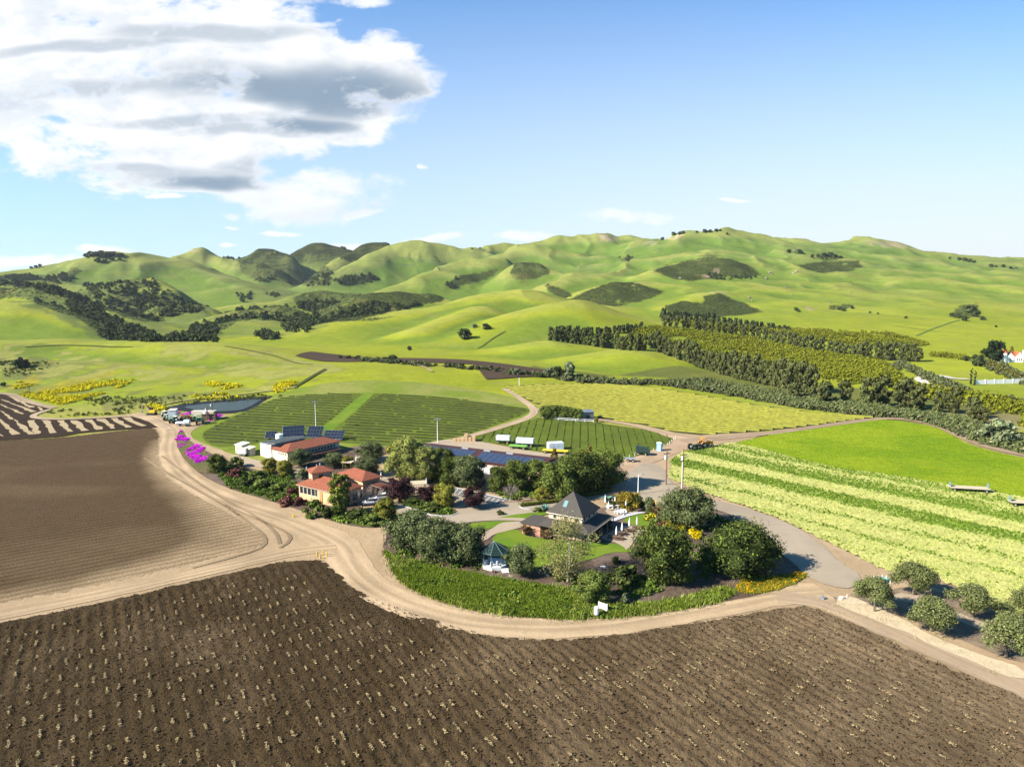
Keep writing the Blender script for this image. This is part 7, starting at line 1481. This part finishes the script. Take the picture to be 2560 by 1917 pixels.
# yard: trailer, tanks, truck, excavator, sheds
def box_trailer(u, v, L_, W_, h, rz, label, m, name='box_trailer', cat='trailer'):
    p = at(u, v); r = thing(name, p + Vector((0, 0, .13)), rz, label, cat); MB().box(0, L_, -W_ / 2, W_ / 2, .8, .8 + h).build('body', m, r); MB().box(.1, L_ - .1, -W_ / 2 - .03, -W_ / 2, 1.0, .7 + h).build('side_panel', m, r); MB().box(-.1, L_ + .1, -W_ / 2 - .1, W_ / 2 + .1, .8 + h, .9 + h).build('roof', M['trim'], r)
    for x in (L_ * .25, L_ * .75):
        for y in (-W_ / 2 + .2, W_ / 2 - .2): w = MB().wheel(x, y, .42, .42, .3, 12).build('wheel', M['black'], r); MB().wheel(x, y, .42, .2, .33, 8).build('rim', M['tan'], w)
    MB().tube([(L_, 0, .6), (L_ + 1.2, 0, .5)], .06, 5).build('drawbar', M['grey'], r); return r
box_trailer(483, 1049, 9, 2.6, 2.6, R(0), 'long cream box trailer in the left yard', M['cream']); box_trailer(437, 1049, 4.5, 2.6, 3.6, R(-75), 'tall white box truck body in the middle of the left yard', M['white']); box_trailer(598, 1140, 2.6, 2.0, 1.6, R(0), 'small white enclosed trailer beside the cream sheds', M['white'])
p = at(515, 1050); r = thing('white_silo', p, 0, 'white upright tank at the right end of the yard', 'tank'); MB().cyl(0, 0, 0, 3.6, .9, n=14).build('shell', M['white'], r); MB().cyl(0, 0, 3.6, 4.0, .9, .2, n=14).build('cone_top', M['white'], r)
def tank_trailer(u, v, L_, rad_, rz, label):
    p = at(u, v); r = thing('tank_trailer', p + Vector((0, 0, .13)), rz, label, 'tank trailer'); MB().tube([(-L_ / 2, 0, .6 + rad_), (-L_ / 2 + .3, 0, .6 + rad_), (L_ / 2 - .3, 0, .6 + rad_), (L_ / 2, 0, .6 + rad_)], [rad_ * .5, rad_, rad_, rad_ * .5], 14).build('tank', M['white'], r)
    MB().cyl(0, 0, .6 + rad_ * 1.9, .75 + rad_ * 2, .25, n=8).build('hatch', M['grey'], r); MB().box(-L_ / 2, L_ / 2, -.4, .4, .45, .6).build('frame', M['grey'], r)
    for y in (-.7, .7): MB().wheel(0, y, .38, .38, .25, 12).build('wheel', M['black'], r)
tank_trailer(451, 1065, 3.4, .55, R(8), 'low white tank trailer at the road fork, left of two'); tank_trailer(468, 1066, 2.6, 1.0, R(8), 'rounder taller white tank trailer at the road fork, right of two')
p = at(380, 1037); r = thing('excavator', p + Vector((0, 0, .1)), R(180), 'small yellow excavator with a raised boom at the left edge of the yard', 'excavator')
for y in (-1, 1): MB().box(-1.6, 1.6, y - .28, y + .28, 0, .8).build('track', M['black'], r)
MB().box(-1.6, .6, -1, 1, .9, 2.0).build('body', M['yellowp'], r); MB().box(-.1, 1.0, -.9, 0, 1.4, 3.0).build('cab', M['glass'], r); MB().tube([(.8, .3, 1.6), (2.4, .3, 4.6), (3.4, .3, 4.4)], [.25, .22, .18], 6).build('boom', M['tan'], r); MB().tube([(3.4, .3, 4.4), (4.3, .3, 1.6)], [.18, .14], 6).build('stick', M['tan'], r); MB().box(3.9, 4.6, -.1, .7, .9, 1.6).build('bucket', M['grey'], r)
shed(505, 1052, 5, 3, 2.6, R(5), 'yard_shed', 'brown-roofed open yard shed beside the large green machine', 'shed', M['wood'], plain('rust_roof', (.14, .09, .06)))
shed(1455, 1049, 5, 4, 3.0, R(10), 'pump_shed', 'grey wooden pump shed at the right end of the fenced tree clump', 'shed', M['steel'], M['steel']); MB()
for i, (u, v) in enumerate(((1362, 1047), (1375, 1048), (1388, 1048), (1400, 1048), (1412, 1049), (1424, 1050), (1436, 1051), (1448, 1052))):
    put('mid%d' % (i % 3), u, v, 34 - abs(i - 2) * 1.2, 'tree in the dense dark clump behind the white board fence', 'trees behind the white fence', wide=.9)
put('yellow0', 1490, 1056, 13, 'small yellow shrub at the right end of the white fence')
def fence(pts, label, h=1.2, sp=3.0, rails=(.5, 1.0), m=None, pw=.09, name='board_fence'):
    W3 = [at(*p) for p in pts]; d = np.r_[0, np.cumsum([(W3[i + 1] - W3[i]).length for i in range(len(W3) - 1)])]; n = max(2, int(d[-1] / sp)); tt = np.linspace(0, d[-1], n); P = np.stack([np.interp(tt, d, [w[j] for w in W3]) for j in range(3)], 1)
    r = thing(name, P[0], 0, label, 'fence'); P = P - P[0]
    for q in P: MB().box(q[0] - pw, q[0] + pw, q[1] - pw, q[1] + pw, q[2] - .3, q[2] + h).build('post', m or M['white'], r)
    for a, b in zip(P[:-1], P[1:]):
        for z in rails: MB().tube([a + [0, 0, h * z - .1], b + [0, 0, h * z - .1]], .09, 4).build('rail', m or M['white'], r)
fence([(1355, 1046), (1368, 1048), (1400, 1051), (1440, 1054), (1484, 1056)], 'white board fence in front of the dark tree clump')
fence([(1560, 1147), (1600, 1137), (1640, 1125), (1670, 1112), (1688, 1098)], 'line of short white stakes curving round the level vineyard corner', .9, 2.4, (), M['palepole'], .07, 'stake_line')
fence([(2480, 905), (2497, 903)], 'short white gate fence below the huge pine', 1.4, 1.5, (.5, 1.0))
# ------------------------------------------------------------------ yellow bollards, posts, stones, signs
BOL = ((520 + 1, 0), )
for i, (u, v, h) in enumerate(((732, 1293, 8), (735, 1294, 9), (793, 1390, 11), (800, 1396, 7), (809, 1388, 13), (809, 1397, 5), (817, 1392, 11), (1636, 1260, 11), (1640, 1262, 11))):
    p = at(u, v); hh = h * math.hypot(p.y, CAM_H) / F; g_ = 'yellow bollards at the dirt junction' if u < 1000 else 'yellow posts behind the olive'
    o = MB().cyl(0, 0, 0, hh, .12, n=8).tube([(0, 0, hh), (0, 0, hh + .06)], [.12, .04], 8).build('yellow_bollard', M['yellowp'], label=['yellow bollard standing in the dirt near the road junction', 'tall yellow post behind the broad olive tree'][u > 1000], cat='bollard', group=g_); o.location = p + Vector((0, 0, .05))
r8_ = np.random.default_rng(4)
def rock(u, v, s, label, m=None, group=None, flat=.6):
    vs, fs = ico(2); d = 1 + .22 * r8_.normal(size=(len(vs), 1)); d = .6 * d + .4 * np.round(d * 3) / 3; p = at(u, v); o = new_obj('boulder', (vs * d * [s * .6, s * .45, s * .6 * flat]).tolist(), fs, m or M['rock'], label=label, cat='boulder', group=group); o.location = p + Vector((0, 0, s * flat * .4)); o.rotation_euler = (0, 0, r8_.uniform(0, 3))
M['rock'] = plain('grey_rock', (.17, .145, .115), .95, var=.35, s=1.2); M['darkrock'] = plain('reddish_rock', (.10, .055, .045), .95, var=.5, s=.6)
rock(2058, 1497, 1.0, 'blue-grey stone at the left of the stone line by the grove', M['steel']); rock(2084, 1496, .6, 'small grey stone second in the line by the grove'); rock(2104, 1498, 1.1, 'broad pale flat stone in the line by the grove', M['trim'], flat=.4)
rock(1235, 1432, .9, 'reddish boulder in front of the gazebo base', M['darkrock']); rock(1278, 1442, 1.0, 'flat pale boulder right of the gazebo steps', flat=.35); rock(1368, 1440, .9, 'pale stone in the shade under the sparse sycamore', flat=.5); rock(1096, 1418, .6, 'small pale stone at the top of the grass bank')
p = at(55, 917); rock(52, 918, 4.2, 'tall dark reddish rock outcrop on the left hill', M['darkrock'], flat=1.3); rock(66, 915, 3.0, 'second dark rock beside the tall outcrop on the left hill', M['darkrock'], flat=1.1); rock(258, 993, 1.6, 'grey rocks among brush on the mustard slope, left lump'); rock(268, 992, 1.4, 'grey rocks among brush on the mustard slope, right lump')
for u, v, s in ((1925, 683, 9), (1930, 687, 8), (1916, 697, 9), (1990, 681, 10), (1984, 685, 8), (1985, 627, 9), (1996, 624, 8), (1700, 698, 10), (1965, 720, 5), (1978, 740, 4), (2130, 714, 5), (2128, 732, 4), (1873, 745, 6), (1880, 752, 5), (2075, 758, 4), (2147, 768, 2), (2380, 648, 8), (2528, 671, 9), (2540, 675, 7), (250, 630, 9), (265, 636, 8), (240, 634, 7)):
    rock(u, v, s * .6, 'pale rock outcrop on the distant hillside', group='rock outcrops on the hills')
for u, v, h in ((2184, 1452, 13), (2195, 1451, 13), (2205, 1452, 15), (2215, 1456, 17), (2225, 1462, 17), (2117, 1494, 8)):
    p = at(u, v); hh = h * math.hypot(p.y, CAM_H) / F; o = MB().cyl(0, 0, -.1, hh, .06, n=6).cyl(0, 0, hh, hh + .05, .06, .02, 6).build('white_stake', M['white'], label='thin white stake standing around the green box by the grove', cat='stake', group='white stakes by the grove'); o.location = p
p = at(2207, 1456); gb = thing('utility_box', p, R(20), 'low green utility box between the white stakes', 'utility box'); MB().box(-.9, .9, -.5, .5, 0, .7).build('cabinet', plain('green_box', (.10, .30, .27)), gb); MB().box(-1, 1, -.6, .6, .7, .8).build('lid', plain('green_lid', (.14, .36, .33)), gb)
p = at(1491, 1543); wt = thing('white_tank', p, 0, 'small upright white tank on a stand at the grass bank edge', 'tank'); MB().box(-.7, 1.1, -.5, .5, -.1, .14).build('slab', M['concrete'], wt)
for x in (-.25, .25):
    for y in (-.25, .25): MB().box(x - .04, x + .04, y - .04, y + .04, .1, .55).build('leg', M['grey'], wt)
MB().tube([(0, 0, .5), (0, 0, .62), (0, 0, 1.75), (0, 0, 1.98)], [.22, .42, .42, .16], 18).build('vessel', M['white'], wt)
p = at(1507, 1530); ws = thing('white_frame_sign', p, R(-38), 'white board frame standing beside the small white tank', 'sign'); MB().box(-.75, .75, -.04, .04, .35, 1.5).build('board', M['white'], ws)
for x in (-.8, .8): MB().box(x - .07, x + .07, -.07, .07, -.2, 1.7).build('post', M['white'], ws)
MB().box(-.85, .85, -.06, .06, 1.5, 1.62).build('top_rail', M['white'], ws)
p = at(960, 1362); q = at(990, 1352); d = q - p; gt = thing('chain_gate', p, math.atan2(d.y, d.x), 'dark metal mesh gate at the left end of the olive row', 'gate'); Lg = max(3.2, d.length)
for x in (0, .7, Lg): MB().cyl(x, 0, 0, 2.4, .07, n=7).build('post', M['green'], gt)
for z in (.2, 1.2, 2.2): MB().tube([(0, 0, z), (Lg, 0, z)], .04, 5).build('rail', M['green'], gt)
for k in range(1, int(Lg / .35)): MB().tube([(k * .35, 0, .2), (k * .35, 0, 2.2)], .02, 4).build('bar', M['green'], gt)
# kerbs and parking stripes
def strip(name, pts, w, h, m, off=.16): 
    W3 = [at(*p) for p in pts]; mb = MB()
    for a, b in zip(W3[:-1], W3[1:]):
        d = (b - a).normalized(); n_v = Vector((-d.y, d.x, 0)) * w / 2; e = [a - n_v, b - n_v, b + n_v, a + n_v]; mb.add([(v.x, v.y, v.z + off) for v in e] + [(v.x, v.y, v.z + off + h) for v in e], [(4, 5, 6, 7), (0, 1, 5, 4), (2, 3, 7, 6), (1, 2, 6, 5), (3, 0, 4, 7)])
    return mb.build(name, m, kind='structure')
strip('kerb', C2([(880, 628), (990, 655), (1150, 690), (1390, 742)]), .25, .14, M['concrete']); strip('kerb', C2([(1310, 770), (1480, 750), (1600, 742)]), .25, .14, plain('brick_kerb', (.30, .16, .10))); strip('kerb', C2([(370, 790), (560, 845), (650, 880), (760, 890), (850, 885), (905, 862)]), .22, .14, M['concrete'])
strip('kerb', C2([(1470, 800), (1500, 822), (1560, 828), (1620, 815)]), .25, .14, M['concrete']); strip('brick_path', C3([(600, 700), (800, 660), (960, 615), (1010, 610)]), 2.2, .05, plain('brick_paving', (.26, .15, .10), var=.3))
for k in range(11): a = (905 + k * 42, 640 + k * 10.5); strip('parking_line', C2([a, (a[0] - 42, a[1] + 40)]), .14, .01, M['white'], .2)
strip('road_edge_line', [(2022, 1330), (2060, 1366), (2092, 1402), (2110, 1412)], .3, .03, M['asphalt'], .1)
# ------------------------------------------------------------------ far right: white house, walls, winding road
ribbon('country_road', [(2420, 948), (2385, 948), (2345, 938), (2312, 941), (2298, 948), (2308, 957), (2345, 967), (2400, 978), (2440, 988), (2500, 998), (2560, 1009), (2620, 1020)], 6.0, M['dirtc'], .35, (), (.36, .33, .28), nlat=7)
ribbon('house_drive', [(2498, 903), (2510, 912), (2530, 925), (2545, 931), (2575, 942)], 4.5, M['dirtc'], .35, (), (.45, .42, .38), nlat=7)
p = at(2440, 960); q = at(2562, 957); d = q - p; wl = thing('white_wall', p, math.atan2(d.y, d.x), 'long white boundary wall right of the cypress pair', 'wall'); MB().box(0, d.length + 20, -.2, .2, -1.0, 2.2).build('panel', M['white'], wl)
for k in range(int(d.length / 6)): MB().box(k * 6 - .3, k * 6 + .3, -.3, .3, -1, 2.5).build('pier', M['white'], wl)
p = at(2504, 905); wh = thing('white_castle_house', p, R(-14), 'white house with red roofs and a round corner tower at the far right', 'house')
MB().cyl(1.5, 0, -.5, 7.2, 1.9, n=16).build('tower', M['white'], wh); MB().tube([(1.5, 0, 7.2), (1.5, 0, 11)], [2.3, .05], 16).build('tower_roof', M['redroof'], wh)
def gable(mb_w, mb_r, x0, x1, y0, y1, h, rise):
    xm = (x0 + x1) / 2; mb_w.add([(x0, y0, -.5), (x1, y0, -.5), (x1, y1, -.5), (x0, y1, -.5), (x0, y0, h), (x1, y0, h), (x1, y1, h), (x0, y1, h), (xm, y0, h + rise), (xm, y1, h + rise)], [(0, 1, 5, 8, 4), (2, 3, 7, 9, 6), (1, 2, 6, 5), (3, 0, 4, 7)])
    t = .25; mb_r.add([(x0 - .5, y0 + .15, h - .3), (xm, y0 + .15, h + rise + .12), (x1 + .5, y0 + .15, h - .3), (x0 - .5, y1 + .4, h - .3), (xm, y1 + .4, h + rise + .12), (x1 + .5, y1 + .4, h - .3), (x0 - .5, y0 + .15, h - .3 - t), (xm, y0 + .15, h + rise - t), (x1 + .5, y0 + .15, h - .3 - t)], [(0, 1, 4, 3), (1, 2, 5, 4), (0, 6, 7, 1), (1, 7, 8, 2)])
for x0, x1, h, rs in ((3.0, 8.0, 4.4, 2.8), (8.6, 14.0, 4.0, 3.6), (15.5, 21, 3.6, 2.6)):
    a, b = MB(), MB(); gable(a, b, x0, x1, -.5, 8, h, rs); a.build('gable_wall', M['white'], wh); b.build('gable_roof', M['redroof'], wh)
MB().box(2, 16, 4, 9, 5, 6.5).build('main_roof', M['redroof'], wh); MB().box(14.2, 15.2, 2, 3, 0, 9).build('chimney', M['white'], wh)
for x in (10.0, 11.3, 12.6): window(wh, x, -.5, 1.2, .7, 1.8, 'x', -1, M['white'])
for x in (5.5,): window(wh, x, -.5, 1.2, .7, 1.6, 'x', -1, M['white'])
pp = poly_pts([(2452, 905), (2470, 905), (2500, 920), (2540, 940), (2560, 952), (2540, 950), (2500, 935), (2470, 920)], 120, 300, 700)
scatter('drive_shrubs', pp, rng.uniform(.6, 1.4, len(pp)), bush_piece('drive_bush', 2.6, 3.0, 6, 90, .5, (.075, .075, .018), 96, cvar=.6))
# ------------------------------------------------------------------ thin valley haze
mh = bpy.data.materials.new('haze'); mh.use_nodes = True; nt = mh.node_tree; nt.nodes.clear()
o_h = N(nt, 'ShaderNodeOutputMaterial'); v_h = N(nt, 'ShaderNodeVolumePrincipled'); v_h.inputs['Density'].default_value = HAZE; v_h.inputs['Color'].default_value = (.82, .90, 1, 1); v_h.inputs['Anisotropy'].default_value = .3
nt.links.new(v_h.outputs[0], o_h.inputs['Volume'])
o = MB().box(-8900, 8900, -600, 8900, -30, 262).build('haze', mh); tag(o, kind='stuff')
